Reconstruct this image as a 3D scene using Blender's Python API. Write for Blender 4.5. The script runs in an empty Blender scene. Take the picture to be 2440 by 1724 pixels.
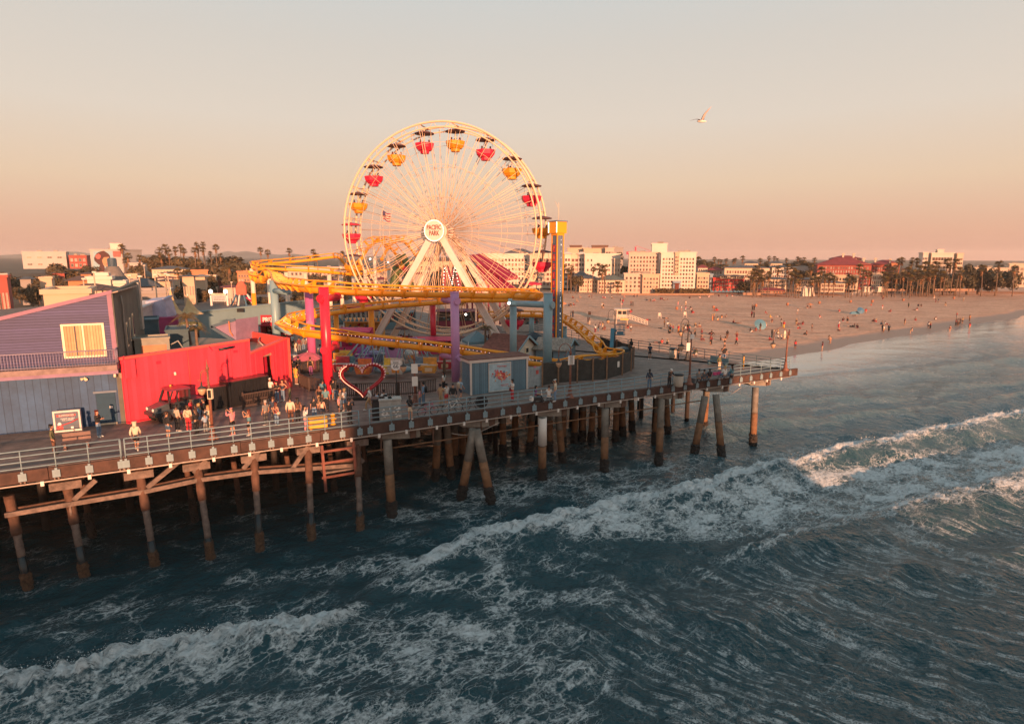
import bpy, bmesh, math, random
import numpy as np
from mathutils import Vector, Matrix, noise as mnoise
random.seed(7)
R = math.radians
scene = bpy.context.scene
COL = scene.collection
# ------------------------------------------------------------------ camera and measuring helpers
FPX = 1456.0                      # focal length in photo pixels (2440 wide)
TH = R(9.63); CAMZ = 18.0
def ray(px, py):
 a = (px-1220)/FPX; b = (862-py)/FPX
 return (a, math.cos(TH)+b*math.sin(TH), -math.sin(TH)+b*math.cos(TH))
def at(px, py, z):
 r = ray(px, py); t = (z-CAMZ)/r[2]
 return Vector((r[0]*t, r[1]*t, z))
def atY(px, py, Y):
 r = ray(px, py); t = Y/r[1]
 return Vector((r[0]*t, Y, CAMZ+r[2]*t))
KD = 1.0627
def D(x, y, z): return at(x*KD, y*KD, z)
def proj(p):
 x, y, z = p; z -= CAMZ
 d = y*math.cos(TH)-z*math.sin(TH); u = y*math.sin(TH)+z*math.cos(TH)
 d = max(d, .1)
 return (1220+FPX*x/d, 862-FPX*u/d)
DZ = 6.7                           # pier deck level above the water
def dk(px, py): return at(px, py, DZ)
cam = bpy.data.cameras.new('camera'); camo = bpy.data.objects.new('camera', cam); COL.objects.link(camo)
camo.location = (0, 0, CAMZ); camo.rotation_euler = (R(90)-TH, 0, 0)
cam.sensor_width = 36; cam.lens = 36*FPX/2440; cam.clip_start = .1; cam.clip_end = 20000
scene.camera = camo
scene.view_settings.view_transform = 'Standard'; scene.view_settings.look = 'None'
scene.view_settings.gamma = 1; EXPO = .82; scene.view_settings.exposure = EXPO
# ------------------------------------------------------------------ materials
MATS = {}
def mat(name, col, rough=.6, var=.12, scale=2.0, bump=0.0, metal=0.0, emit=0.0, spec=.5, bscale=None):
 if name in MATS: return MATS[name]
 m = bpy.data.materials.new(name); m.use_nodes = True; nt = m.node_tree; N = nt.nodes; L = nt.links
 b = N['Principled BSDF']; b.inputs['Roughness'].default_value = rough; b.inputs['Metallic'].default_value = metal
 b.inputs['Specular IOR Level'].default_value = spec
 c = (*col, 1)
 if var > 0 or bump > 0:
  tc = N.new('ShaderNodeTexCoord'); no = N.new('ShaderNodeTexNoise'); no.inputs['Scale'].default_value = scale
  no.inputs['Detail'].default_value = 5; no.inputs['Roughness'].default_value = .65
  L.new(tc.outputs['Object'], no.inputs['Vector'])
  mx = N.new('ShaderNodeMix'); mx.data_type = 'RGBA'
  mr = N.new('ShaderNodeMapRange'); mr.inputs[1].default_value = .3; mr.inputs[2].default_value = .7
  L.new(no.outputs['Fac'], mr.inputs[0]); L.new(mr.outputs[0], mx.inputs[0])
  mx.inputs[6].default_value = (*[max(0, v*(1-var)) for v in col], 1)
  mx.inputs[7].default_value = (*[min(1, v*(1+var)) for v in col], 1)
  L.new(mx.outputs[2], b.inputs['Base Color'])
  if bump > 0:
   n2 = no
   if bscale:
    n2 = N.new('ShaderNodeTexNoise'); n2.inputs['Scale'].default_value = bscale; n2.inputs['Detail'].default_value = 4
    L.new(tc.outputs['Object'], n2.inputs['Vector'])
   bp = N.new('ShaderNodeBump'); bp.inputs['Strength'].default_value = bump; bp.inputs['Distance'].default_value = .05
   L.new(n2.outputs['Fac'], bp.inputs['Height']); L.new(bp.outputs[0], b.inputs['Normal'])
 else:
  b.inputs['Base Color'].default_value = c
 if emit:
  b.inputs['Emission Color'].default_value = c; b.inputs['Emission Strength'].default_value = emit
 MATS[name] = m
 return m
def add_stripes(m, axis, period, amt=.5, width=.12, bumpy=True, rot=0.0):
 """grooves of boards or corrugation in object space along an axis (0,1,2)"""
 nt = m.node_tree; N = nt.nodes; L = nt.links; b = N['Principled BSDF']
 tc = N.new('ShaderNodeTexCoord'); mp = N.new('ShaderNodeMapping'); mp.inputs['Rotation'].default_value = (0, 0, rot)
 L.new(tc.outputs['Object'], mp.inputs[0])
 sx = N.new('ShaderNodeSeparateXYZ'); L.new(mp.outputs[0], sx.inputs[0])
 a = N.new('ShaderNodeMath'); a.operation = 'DIVIDE'; a.inputs[1].default_value = period; L.new(sx.outputs[axis], a.inputs[0])
 f = N.new('ShaderNodeMath'); f.operation = 'FRACT'; L.new(a.outputs[0], f.inputs[0])
 lt = N.new('ShaderNodeMath'); lt.operation = 'LESS_THAN'; lt.inputs[1].default_value = width; L.new(f.outputs[0], lt.inputs[0])
 mx = N.new('ShaderNodeMix'); mx.data_type = 'RGBA'; mx.blend_type = 'MULTIPLY'
 mm = N.new('ShaderNodeMath'); mm.operation = 'MULTIPLY'; mm.inputs[1].default_value = amt; L.new(lt.outputs[0], mm.inputs[0])
 L.new(mm.outputs[0], mx.inputs[0])
 src = b.inputs['Base Color'].links[0].from_socket if b.inputs['Base Color'].is_linked else None
 if src: L.new(src, mx.inputs[6])
 else: mx.inputs[6].default_value = b.inputs['Base Color'].default_value
 mx.inputs[7].default_value = (.12, .1, .1, 1)
 # boards differ a little
 fl = N.new('ShaderNodeMath'); fl.operation = 'FLOOR'; L.new(a.outputs[0], fl.inputs[0])
 wn = N.new('ShaderNodeTexWhiteNoise'); wn.noise_dimensions = '1D'; L.new(fl.outputs[0], wn.inputs['W'])
 hs = N.new('ShaderNodeHueSaturation'); mr = N.new('ShaderNodeMapRange'); mr.inputs[3].default_value = .82; mr.inputs[4].default_value = 1.15
 L.new(wn.outputs['Value'], mr.inputs[0]); L.new(mr.outputs[0], hs.inputs['Value']); L.new(mx.outputs[2], hs.inputs['Color'])
 L.new(hs.outputs[0], b.inputs['Base Color'])
 if bumpy:
  bp = N.new('ShaderNodeBump'); bp.inputs['Strength'].default_value = .6; bp.inputs['Distance'].default_value = .03; bp.invert = True
  L.new(lt.outputs[0], bp.inputs['Height']); L.new(bp.outputs[0], b.inputs['Normal'])
 return m
# ------------------------------------------------------------------ mesh builder
class MB:
 def __init__(s): s.v = []; s.f = []; s.m = []; s.sm = []
 def add(s, vs, fs, m=0, smooth=False):
  o = len(s.v); s.v.extend([tuple(v) for v in vs])
  for f in fs: s.f.append([i+o for i in f]); s.m.append(m); s.sm.append(smooth)
  return s
 def hexa(s, p, m=0):      # p: 4 bottom (ccw from above) + 4 top
  return s.add(p, [(3,2,1,0),(4,5,6,7),(0,1,5,4),(1,2,6,5),(2,3,7,6),(3,0,4,7)], m)
 def box(s, c, d, rz=0.0, m=0):
  x, y, z = d[0]/2, d[1]/2, d[2]/2; ca, sa = math.cos(rz), math.sin(rz)
  P = [(-x,-y,-z),(x,-y,-z),(x,y,-z),(-x,y,-z),(-x,-y,z),(x,-y,z),(x,y,z),(-x,y,z)]
  return s.hexa([(c[0]+a*ca-b*sa, c[1]+a*sa+b*ca, c[2]+e) for a, b, e in P], m)
 def bevbox(s, c, d, r=.03, m=0, rz=0.0):
  x, y = d[0]/2, d[1]/2
  pl = []
  for sx, sy in ((-1,-1),(1,-1),(1,1),(-1,1)):
   a = [(sx*(x-r), sy*y), (sx*x, sy*(y-r))]
   if sx*sy < 0: a = a
   else: a = a[::-1]
   pl += a
  ca, sa = math.cos(rz), math.sin(rz)
  n = len(pl); V = []
  for zz, k in ((-d[2]/2, 1), (d[2]/2-r, 1), (d[2]/2, 1-r/max(x, y))):
   for a, b in pl:
    a *= k; b *= k; V.append((c[0]+a*ca-b*sa, c[1]+a*sa+b*ca, c[2]+zz))
  F = [tuple(range(n))[::-1], tuple(range(2*n, 3*n))]
  for q in range(2):
   for i in range(n): F.append((q*n+i, q*n+(i+1)%n, (q+1)*n+(i+1)%n, (q+1)*n+i))
  return s.add(V, F, m)
 def beam(s, a, b, w, h, m=0, up=(0,0,1)):
  a = Vector(a); b = Vector(b); t = (b-a).normalized(); u = Vector(up)
  x = t.cross(u)
  if x.length < 1e-4: x = t.cross(Vector((1, 0, 0)))
  x.normalize(); u = x.cross(t).normalized(); x *= w/2; u *= h/2
  return s.hexa([a-x-u, a+x-u, b+x-u, b-x-u, a-x+u, a+x+u, b+x+u, b-x+u], m)
 def cyl(s, a, b, r0, r1=None, n=10, m=0, caps=True, smooth=True):
  r1 = r0 if r1 is None else r1
  return s.tube([a, b], [r0, r1], n, m, caps=caps, smooth=smooth)
 def tube(s, pts, r, n=8, m=0, closed=False, caps=True, smooth=True):
  P = [Vector(p) for p in pts]; k = len(P)
  rs = r if isinstance(r, (list, tuple)) else [r]*k
  V = []; prev = None
  for i in range(k):
   if closed: t = P[(i+1) % k]-P[i-1]
   else: t = P[min(i+1, k-1)]-P[max(i-1, 0)]
   t.normalize()
   if prev is None:
    u = Vector((0, 0, 1)) if abs(t.z) < .9 else Vector((1, 0, 0))
   else: u = prev
   x = t.cross(u)
   if x.length < 1e-5: x = t.cross(Vector((0, 1, 0)))
   x.normalize(); u = x.cross(t).normalized(); prev = u
   for j in range(n):
    a = 2*math.pi*j/n; V.append(P[i]+(x*math.cos(a)+u*math.sin(a))*rs[i])
  F = []
  for i in range(k if closed else k-1):
   for j in range(n):
    i2 = (i+1) % k; F.append((i*n+j, i2*n+j, i2*n+(j+1) % n, i*n+(j+1) % n))
  s.add(V, F, m, smooth)
  if caps and not closed:
   o = len(s.v)-len(V)
   s.f.append([o+j for j in range(n)]); s.m.append(m); s.sm.append(False)
   s.f.append([o+(k-1)*n+j for j in range(n)][::-1]); s.m.append(m); s.sm.append(False)
  return s
 def lathe(s, c, prof, n=14, m=0, smooth=True, sy=1.0):
  V = []; F = []
  for r, z in prof:
   for j in range(n):
    a = 2*math.pi*j/n; V.append((c[0]+r*math.cos(a), c[1]+r*sy*math.sin(a), c[2]+z))
  for i in range(len(prof)-1):
   for j in range(n): F.append((i*n+j, i*n+(j+1) % n, (i+1)*n+(j+1) % n, (i+1)*n+j))
  F.append(tuple(range(n))[::-1]); F.append(tuple(range((len(prof)-1)*n, len(prof)*n)))
  return s.add(V, F, m, smooth)
 def prism(s, poly, z0, z1, m=0):
  n = len(poly); V = [(x, y, z0) for x, y in poly]+[(x, y, z1) for x, y in poly]
  F = [tuple(range(n))[::-1], tuple(range(n, 2*n))]+[(i, (i+1) % n, n+(i+1) % n, n+i) for i in range(n)]
  return s.add(V, F, m)
 def plate(s, o, ax, az, n, poly, th, m=0):
  """a flat polygon drawn in the plane (ax,az) at o, given thickness th along -n"""
  o = Vector(o); ax = Vector(ax); az = Vector(az); n = Vector(n)
  f = [o+ax*p[0]+az*p[1] for p in poly]; b = [p-n*th for p in f]; k = len(f)
  return s.add(f+b, [tuple(range(k)), tuple(range(k, 2*k))[::-1]]+[((i+1) % k, i, k+i, k+(i+1) % k) for i in range(k)], m)
 def ball(s, c, r, m=0, n=8, k=6, sq=(1, 1, 1)):
  V = []; F = []
  for i in range(k+1):
   a = math.pi*i/k
   for j in range(n):
    b = 2*math.pi*j/n; V.append((c[0]+r*sq[0]*math.sin(a)*math.cos(b), c[1]+r*sq[1]*math.sin(a)*math.sin(b), c[2]-r*sq[2]*math.cos(a)))
  for i in range(k):
   for j in range(n): F.append((i*n+j, i*n+(j+1) % n, (i+1)*n+(j+1) % n, (i+1)*n+j))
  return s.add(V, F, m, True)
 def mesh(s, name, mats):
  me = bpy.data.meshes.new(name); me.from_pydata(s.v, [], s.f)
  for k in mats: me.materials.append(k)
  if len(me.polygons) == len(s.m):
   me.polygons.foreach_set('material_index', s.m); me.polygons.foreach_set('use_smooth', s.sm)
  me.update(); return me
 def build(s, name, mats, parent=None, world=False, **kw):
  if not isinstance(mats, (list, tuple)): mats = [mats]
  if world and parent is not None:
   inv = pmat(parent).inverted(); s.v = [tuple(inv @ Vector(v)) for v in s.v]
  o = bpy.data.objects.new(name, s.mesh(name, mats)); COL.objects.link(o)
  if parent is not None: o.parent = parent
  if kw: tag(o, **kw)
  return o
def pmat(o):
 m = Matrix.Translation(o.location) @ o.rotation_euler.to_matrix().to_4x4()
 return pmat(o.parent) @ m if o.parent else m
def tag(o, label=None, cat=None, group=None, kind=None):
 if label: o['label'] = label
 if cat: o['category'] = cat
 if group: o['group'] = group
 if kind: o['kind'] = kind
 return o
def thing(name, label, cat, loc=(0, 0, 0), rz=0.0, group=None):
 o = bpy.data.objects.new(name, None); COL.objects.link(o); o.empty_display_size = .2
 o.location = loc; o.rotation_euler = (0, 0, rz)
 return tag(o, label, cat, group)
def copy_tree(o, parent=None):
 c = o.copy(); COL.objects.link(c); c.parent = parent
 for ch in list(o.children): copy_tree(ch, c)
 return c
def link(me, name, parent=None, loc=(0, 0, 0), rz=0.0, sc=1.0, mats=None):
 o = bpy.data.objects.new(name, me); COL.objects.link(o); o.location = loc; o.rotation_euler = (0, 0, rz)
 o.scale = (sc,)*3 if not isinstance(sc, (tuple, list)) else sc
 if parent is not None: o.parent = parent
 if mats:
  for i, k in enumerate(mats):
   if i < len(o.material_slots): o.material_slots[i].link = 'OBJECT'; o.material_slots[i].material = k
 return o
def lettering(txt, size, m, parent, loc, facing, name='lettering', depth=.02, sx=1.0, world=False, rot=0.0, spacing=1.0, bold=0.0):
 """text whose front looks along the horizontal angle `facing` (world radians of the outward normal)"""
 cu = bpy.data.curves.new(name, 'FONT'); cu.body = txt; cu.size = size; cu.align_x = 'CENTER'; cu.align_y = 'CENTER'; cu.extrude = depth
 cu.space_line = .85; cu.space_character = spacing; cu.offset = bold; cu.resolution_u = 3
 t = bpy.data.objects.new('tmp', cu); COL.objects.link(t)
 dg = bpy.context.evaluated_depsgraph_get(); me = bpy.data.meshes.new_from_object(t.evaluated_get(dg))
 COL.objects.unlink(t); bpy.data.objects.remove(t)
 me.materials.clear(); me.materials.append(m)
 M = Matrix.Translation(loc) @ Matrix.Rotation(facing+math.pi/2, 4, 'Z') @ Matrix.Rotation(math.pi/2, 4, 'X') @ Matrix.Rotation(rot, 4, 'Z') @ Matrix.Diagonal((sx, 1, 1, 1))
 if world and parent is not None: M = pmat(parent).inverted() @ M
 me.transform(M); me.name = name
 o = bpy.data.objects.new(name, me); COL.objects.link(o)
 if parent is not None: o.parent = parent
 return o
def catmull(P, n=8, closed=False):
 P = [Vector(p) for p in P]; k = len(P); out = []
 for i in range(k if closed else k-1):
  if closed: a, b, c, d = P[i-1], P[i], P[(i+1) % k], P[(i+2) % k]
  else: a, b, c, d = P[max(i-1, 0)], P[i], P[i+1], P[min(i+2, k-1)]
  for j in range(n):
   t = j/n
   out.append(.5*((2*b)+(c-a)*t+(2*a-5*b+4*c-d)*t*t+(3*b-a-3*c+d)*t**3))
 if not closed: out.append(P[-1])
 return out
# pier frame: s along the near edge, t into the pier
PA = R(29.0); PU = Vector((math.cos(PA), math.sin(PA), 0)); PN = Vector((-math.sin(PA), math.cos(PA), 0)); E0 = Vector((-25.5, 32.6, 0))
def P(s, t, z=0.0): return E0+PU*s+PN*t+Vector((0, 0, z))
def onplane(px, py, t):            # photo ray met with the upright plane t metres in from the deck edge line
 r = Vector(ray(px, py)); o = Vector((0, 0, CAMZ)); q = E0+PN*t; k = (q-o).dot(PN)/r.dot(PN); return o+r*k
def st(p): d = Vector((p[0], p[1], 0))-E0; return d.dot(PU), d.dot(PN)
# beach frame
SO = Vector((44, 109.7, 0)); SU = Vector((.81, .586, 0)); SN = Vector((-.586, .81, 0))
def along(x, y): return (x-SO.x)*SU.x+(y-SO.y)*SU.y
def inland(x, y): return (x-SO.x)*SN.x+(y-SO.y)*SN.y-.55*max(0, -along(x, y)-8)   # the shore bends away under the pier
def sst(a, b, x): t = min(1, max(0, (x-a)/(b-a))); return t*t*(3-2*t)
def sand_z(x, y):
 w = inland(x, y)+1.6*math.sin(along(x, y)*.11)+.8*math.sin(along(x, y)*.29+1)
 z = .027*w if w < 125 else 3.375+.003*(w-125)
 z += 5.5*sst(150, 200, w)*sst(60, -10, x)
 return max(z, -2.5)
def onsand(px, py):
 z = 1.5
 for _ in range(12):
  p = at(px, py, z); z = .5*z+.5*sand_z(p.x, p.y)
 p = at(px, py, z); p.z = sand_z(p.x, p.y); return p
DBG = 0
HAZE = 0.00013
# ================================================================== sky, sun, haze
SUN_EL = R(6.5); SUN_DIR = Vector((.32, -.95, 0)).normalized()
world = bpy.data.worlds.new('World'); scene.world = world; world.use_nodes = True
nt = world.node_tree; N = nt.nodes; L = nt.links; bg = N['Background']
sky = N.new('ShaderNodeTexSky'); sky.sky_type = 'NISHITA'; sky.sun_disc = False
sky.sun_elevation = SUN_EL; sky.sun_rotation = math.atan2(SUN_DIR.x, SUN_DIR.y); sky.air_density = 1.5; sky.dust_density = 3; sky.ozone_density = 1
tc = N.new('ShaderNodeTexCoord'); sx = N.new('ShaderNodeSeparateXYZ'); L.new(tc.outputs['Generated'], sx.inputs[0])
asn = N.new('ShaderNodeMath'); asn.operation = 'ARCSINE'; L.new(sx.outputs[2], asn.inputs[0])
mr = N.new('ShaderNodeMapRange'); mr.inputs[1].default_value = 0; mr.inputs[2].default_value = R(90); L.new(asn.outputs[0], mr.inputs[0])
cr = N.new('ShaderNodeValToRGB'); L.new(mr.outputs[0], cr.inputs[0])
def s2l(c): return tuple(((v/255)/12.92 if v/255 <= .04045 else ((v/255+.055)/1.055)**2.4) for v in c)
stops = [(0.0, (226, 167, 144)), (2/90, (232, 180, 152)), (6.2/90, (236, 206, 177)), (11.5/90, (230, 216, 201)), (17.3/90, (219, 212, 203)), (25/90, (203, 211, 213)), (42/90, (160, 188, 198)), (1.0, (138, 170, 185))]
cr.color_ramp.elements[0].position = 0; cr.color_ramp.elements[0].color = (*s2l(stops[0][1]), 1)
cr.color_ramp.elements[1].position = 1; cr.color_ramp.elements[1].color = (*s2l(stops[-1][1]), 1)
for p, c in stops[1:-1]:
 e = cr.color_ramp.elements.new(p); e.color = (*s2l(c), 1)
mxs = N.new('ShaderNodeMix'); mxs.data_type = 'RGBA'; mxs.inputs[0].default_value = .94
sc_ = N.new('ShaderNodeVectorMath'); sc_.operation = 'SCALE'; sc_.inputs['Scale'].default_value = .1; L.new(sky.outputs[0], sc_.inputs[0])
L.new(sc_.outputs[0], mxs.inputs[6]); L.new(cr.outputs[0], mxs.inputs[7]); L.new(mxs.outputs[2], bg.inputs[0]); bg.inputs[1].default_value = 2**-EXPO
sl = bpy.data.lights.new('sun', 'SUN'); sl.energy = 5.0; sl.angle = R(.6); sl.color = (1.0, .49, .26)
so = bpy.data.objects.new('sun', sl); COL.objects.link(so)
sd = Vector((SUN_DIR.x*math.cos(SUN_EL), SUN_DIR.y*math.cos(SUN_EL), math.sin(SUN_EL)))
so.rotation_euler = sd.to_track_quat('Z', 'Y').to_euler(); so.location = (0, -60, 80)
# ================================================================== the sea
def pl_dist(X, Y, poly):
 """signed distance to a polyline (positive shoreward) and the position along it 0..1"""
 best = np.full(X.shape, 1e9); sg = np.zeros(X.shape); tt = np.zeros(X.shape)
 n = len(poly)-1
 for i in range(n):
  ax, ay = poly[i]; bx, by = poly[i+1]; dx, dy = bx-ax, by-ay; l2 = dx*dx+dy*dy
  t = np.clip(((X-ax)*dx+(Y-ay)*dy)/l2, 0, 1); ex = X-ax-t*dx; ey = Y-ay-t*dy
  d = np.hypot(ex, ey); s = np.sign(dx*ey-dy*ex); k = d < best
  best = np.where(k, d, best); sg = np.where(k, s, sg); tt = np.where(k, (i+t)/n, tt)
 return best*sg, tt
W1 = [(-9, 31.2), (-1.4, 37.2), (4.8, 40.7), (11.9, 44.1), (21, 49.3), (31.5, 55.3), (49.2, 64), (90, 84)]
W2 = [(10.5, 34.0), (19.7, 37.8), (27.3, 41.5), (35.3, 45), (62, 58)]
W0 = [(-34, 18.5), (-24, 22.6), (-20.1, 24.3), (-17.4, 25.5), (-14.8, 26.5), (-11.8, 27.1)]+[tuple(D(x, y, .35)[:2]) for x, y in ((720, 1376), (850, 1328))]
W3 = [(14, 60), (27, 65.3), (57.5, 75.2), (95, 92)]
W4 = [(34, 87), (43.2, 90.5), (79, 104.3), (120, 121)]
W5 = [(8, 27.5), (15, 30.5), (24, 33), (40, 38)]
ny, nx = 560, 640
ys = np.geomspace(13, 260, ny); us = np.linspace(-1.25, 1.25, nx)
YY, UU = np.meshgrid(ys, us, indexing='ij'); XX = UU*YY
rng = np.random.RandomState(3)
Z = np.zeros(XX.shape)
for lam, amp, k in ((16, .05, 3), (8, .06, 5), (4, .045, 7), (2.2, .03, 9), (1.2, .018, 10), (.7, .010, 10)):
 for _ in range(k):
  a = math.atan2(.81, -.586)+rng.normal(0, .55); w = 2*math.pi/(lam*rng.uniform(.8, 1.25)); ph = rng.uniform(0, 6.28)
  q = (XX*math.cos(a)+YY*math.sin(a))*w+ph+.6*np.sin(XX*.21+ph)+.5*np.sin(YY*.17-ph)
  fade = np.clip(1.5-YY*.012/lam*3, 0, 1)
  Z += amp/math.sqrt(k)*1.6*(1-2*np.abs(np.sin(q/2))**1.3)*fade
inl = (XX-SO.x)*SN.x+(YY-SO.y)*SN.y-.55*np.maximum(0, -((XX-SO.x)*SU.x+(YY-SO.y)*SU.y)-8)
calm = np.clip((-inl-3)/26, .03, 1); Z *= calm
wob = .5*np.sin(XX*.55)+.35*np.sin(XX*1.23+1)+.2*np.sin(XX*2.9)
foam = np.full(XX.shape, .125); cf = np.zeros(XX.shape)
def crest(poly, h, front, back, f0=.06, f1=.9, lump=.0, famp=0, fw=.5):
 global Z, cf
 d, t = pl_dist(XX, YY, poly); d = d+wob*.5
 en = np.clip(t/f0, 0, 1)*np.clip((1-t)/(1-f1+1e-6), 0, 1); en = en*en*(3-2*en)
 prof = np.where(d > 0, np.exp(-(d/front)**2), np.exp(-(np.abs(d)/back)**1.5))
 trough = -.35*np.exp(-((d-front*2.2)/(front*1.6))**2)-.25*np.exp(-((d+back*1.6)/(back*.9))**2)
 Z += h*en*(prof+trough)
 if lump:
  lm = np.zeros(XX.shape)
  for lam in (1.1, .6, .35, .22):
   for _ in range(5):
    a = rng.uniform(0, 6.28); w = 6.28/lam; lm += lam*.2*np.sin((XX*math.cos(a)+YY*math.sin(a))*w+rng.uniform(0, 6.28)+1.3*np.sin(XX*w*.23+a))
  Z += lump*lm*en*np.exp(-((d+.25)/(fw*1.6))**2)
 if famp: cf = np.maximum(cf, famp*en*np.exp(-((d+fw*.4)/fw)**2))
crest(W1, 1.0, .8, 3.0, .12, .97, .22, 1.15, .8)
crest(W2, .75, 1.0, 3.6, .15, .97, .10, .62, .4)
crest(W0, .75, .6, 2.0, .02, .85, .22, 1.15, .7)
crest(W3, .42, 1.2, 3.5, .1, .95); crest(W4, .32, 1.1, 3.0, .08, .95); crest(W5, .35, 1.2, 3.5, .1, .9)
def blob(x1, y1, x2, y2, hw, amp):
 global foam
 a = D(x1, y1, 0); b = D(x2, y2, 0); d, _ = pl_dist(XX, YY, [(a.x, a.y), (b.x, b.y)])
 foam = np.maximum(foam, amp*np.exp(-(d/hw)**2))
for q in ((1330,1165,2296,1000,2.0,1.12),(1300,1190,1560,1180,1.3,.95),(1560,1170,2296,1050,1.9,1.02),(1900,1080,2296,1020,3,.9),(1000,1105,1480,1085,2.4,.50),(1150,1080,1560,1040,2.4,.40),
          (900,1145,1110,1150,1.5,.40),(1900,1150,2296,1095,1.7,.86),(60,1520,620,1432,1.1,.80),(200,1520,650,1470,1.0,.62),(640,1455,1280,1490,1.9,.64),
          (860,1385,1270,1420,1.4,.50),(1090,1300,1200,1500,.9,.60),(830,1268,1120,1235,.9,.66),(860,1300,1330,1335,1.3,.46),(1095,1225,1120,1300,.6,.6),
          (150,1375,700,1335,1.3,.27),(540,1290,800,1262,1.0,.34),(1330,1300,2200,1420,5.5,.13),(1240,1560,2250,1560,2.5,.14),(1560,1260,1700,1340,.5,.5),(1700,1340,1900,1430,.5,.45),
          (1960,1150,2200,1260,1.5,.40),(560,1000,1500,985,9,.16),(0,1590,1250,1605,1.7,.58),(1120,1235,1400,1300,1.1,.26),(1240,1225,1420,1260,.5,.34),(150,1420,560,1400,.7,.3),(1100,1040,1640,1020,2.5,.24),(1640,1030,2200,960,3,.34)):
 blob(*q)
foam = foam*np.clip(.75+.5*np.sin(XX*.9+np.sin(YY*.7)*1.5)*np.sin(YY*1.1+XX*.3), .45, 1.15)
foam = np.maximum(foam, cf)
streak = np.clip((XX-1)/5, 0, 1)*np.clip((37.5+.42*(XX-20)-YY)/2.5, 0, 1)
s_d = .43*XX-.9*YY; s_c = .9*XX+.43*YY-.027*np.maximum(0, s_d+26)**2
Z -= .12*np.clip((inl+4)/6, 0, 1)
V = np.stack([XX.ravel(), YY.ravel(), Z.ravel()], 1)
idx = np.arange(ny*nx).reshape(ny, nx)
F = np.stack([idx[:-1, :-1], idx[:-1, 1:], idx[1:, 1:], idx[1:, :-1]], -1).reshape(-1, 4)
sea = bpy.data.meshes.new('sea'); sea.vertices.add(len(V)); sea.vertices.foreach_set('co', V.ravel())
sea.loops.add(F.size); sea.loops.foreach_set('vertex_index', F.ravel().astype(np.int32))
sea.polygons.add(len(F)); sea.polygons.foreach_set('loop_start', np.arange(0, F.size, 4, dtype=np.int32))
sea.update(calc_edges=True)
sea.polygons.foreach_set('use_smooth', np.ones(len(F), bool))
for nm, arr in (('foam', foam), ('streak', streak), ('run', s_d), ('lane', s_c)):
 at_ = sea.attributes.new(nm, 'FLOAT', 'POINT'); at_.data.foreach_set('value', arr.ravel().astype(np.float32))
m = bpy.data.materials.new('sea_water'); m.use_nodes = True; nt = m.node_tree; N = nt.nodes; L = nt.links
def nd(t, **kw):
 n = N.new(t)
 for k, v in kw.items(): setattr(n, k, v)
 return n
def mth(op, a, b=None, c=None, clamp=False):
 n = N.new('ShaderNodeMath'); n.operation = op; n.use_clamp = clamp
 for i, v in enumerate((a, b, c)):
  if v is None: continue
  if isinstance(v, (int, float)): n.inputs[i].default_value = v
  else: L.new(v, n.inputs[i])
 return n.outputs[0]
def mrange(v, a, b, c=0.0, d=1.0):
 n = N.new('ShaderNodeMapRange'); n.interpolation_type = 'SMOOTHSTEP'
 for i, k in enumerate((v, a, b, c, d)):
  if isinstance(k, (int, float)): n.inputs[i].default_value = k
  else: L.new(k, n.inputs[i])
 return n.outputs[0]
def noi(vec, sc, det=5, rough=.6, dist=0.0):
 n = N.new('ShaderNodeTexNoise'); n.inputs['Scale'].default_value = sc; n.inputs['Detail'].default_value = det
 n.inputs['Roughness'].default_value = rough; n.inputs['Distortion'].default_value = dist; L.new(vec, n.inputs['Vector']); return n
tc = nd('ShaderNodeTexCoord'); co = tc.outputs['Object']
fa = nd('ShaderNodeAttribute', attribute_name='foam').outputs['Fac']; sa = nd('ShaderNodeAttribute', attribute_name='streak').outputs['Fac']
def warp(vec, sc, amt):
 n = noi(vec, sc, 4, .6); s_ = nd('ShaderNodeVectorMath', operation='SUBTRACT'); L.new(n.outputs['Color'], s_.inputs[0]); s_.inputs[1].default_value = (.5, .5, .5)
 k = nd('ShaderNodeVectorMath', operation='SCALE'); L.new(s_.outputs[0], k.inputs[0]); k.inputs['Scale'].default_value = amt
 a = nd('ShaderNodeVectorMath', operation='ADD'); L.new(vec, a.inputs[0]); L.new(k.outputs[0], a.inputs[1]); return a.outputs[0]
flat = nd('ShaderNodeMapping'); flat.inputs['Scale'].default_value = (1, 1, .2); flat.inputs['Rotation'].default_value = (0, 0, R(-40)); L.new(co, flat.inputs[0])
sq = nd('ShaderNodeMapping'); sq.inputs['Scale'].default_value = (.62, 1.15, .2); L.new(flat.outputs[0], sq.inputs[0])
w1 = warp(sq.outputs[0], .8, 1.5); w2 = warp(sq.outputs[0], 2.2, .7)
def vor(vec, sc):
 v = nd('ShaderNodeTexVoronoi', feature='DISTANCE_TO_EDGE'); v.inputs['Scale'].default_value = sc; L.new(vec, v.inputs['Vector']); return v.outputs['Distance']
e1 = vor(w1, .85); e2 = vor(w2, 2.3); e3 = vor(w2, 6.0)
n1 = noi(w1, .55, 9, .66).outputs['Fac']; n2 = noi(co, 5.0, 6, .7).outputs['Fac']; n3 = noi(co, 1.6, 5, .6).outputs['Fac']
den = mth('MULTIPLY', fa, mrange(n1, .25, .72, .45, 1.45))
def lace(e, wid):
 w = mth('MULTIPLY', den, wid); return mrange(e, mth('MULTIPLY', w, .15), w, 1.0, 0.0)
l1 = mth('MULTIPLY', lace(e1, .30), mrange(n2, .36, .56)); l2 = mth('MULTIPLY', lace(e2, .24), mrange(n3, .40, .58)); l3 = mth('MULTIPLY', lace(e3, .20), mrange(n1, .45, .6))
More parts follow.
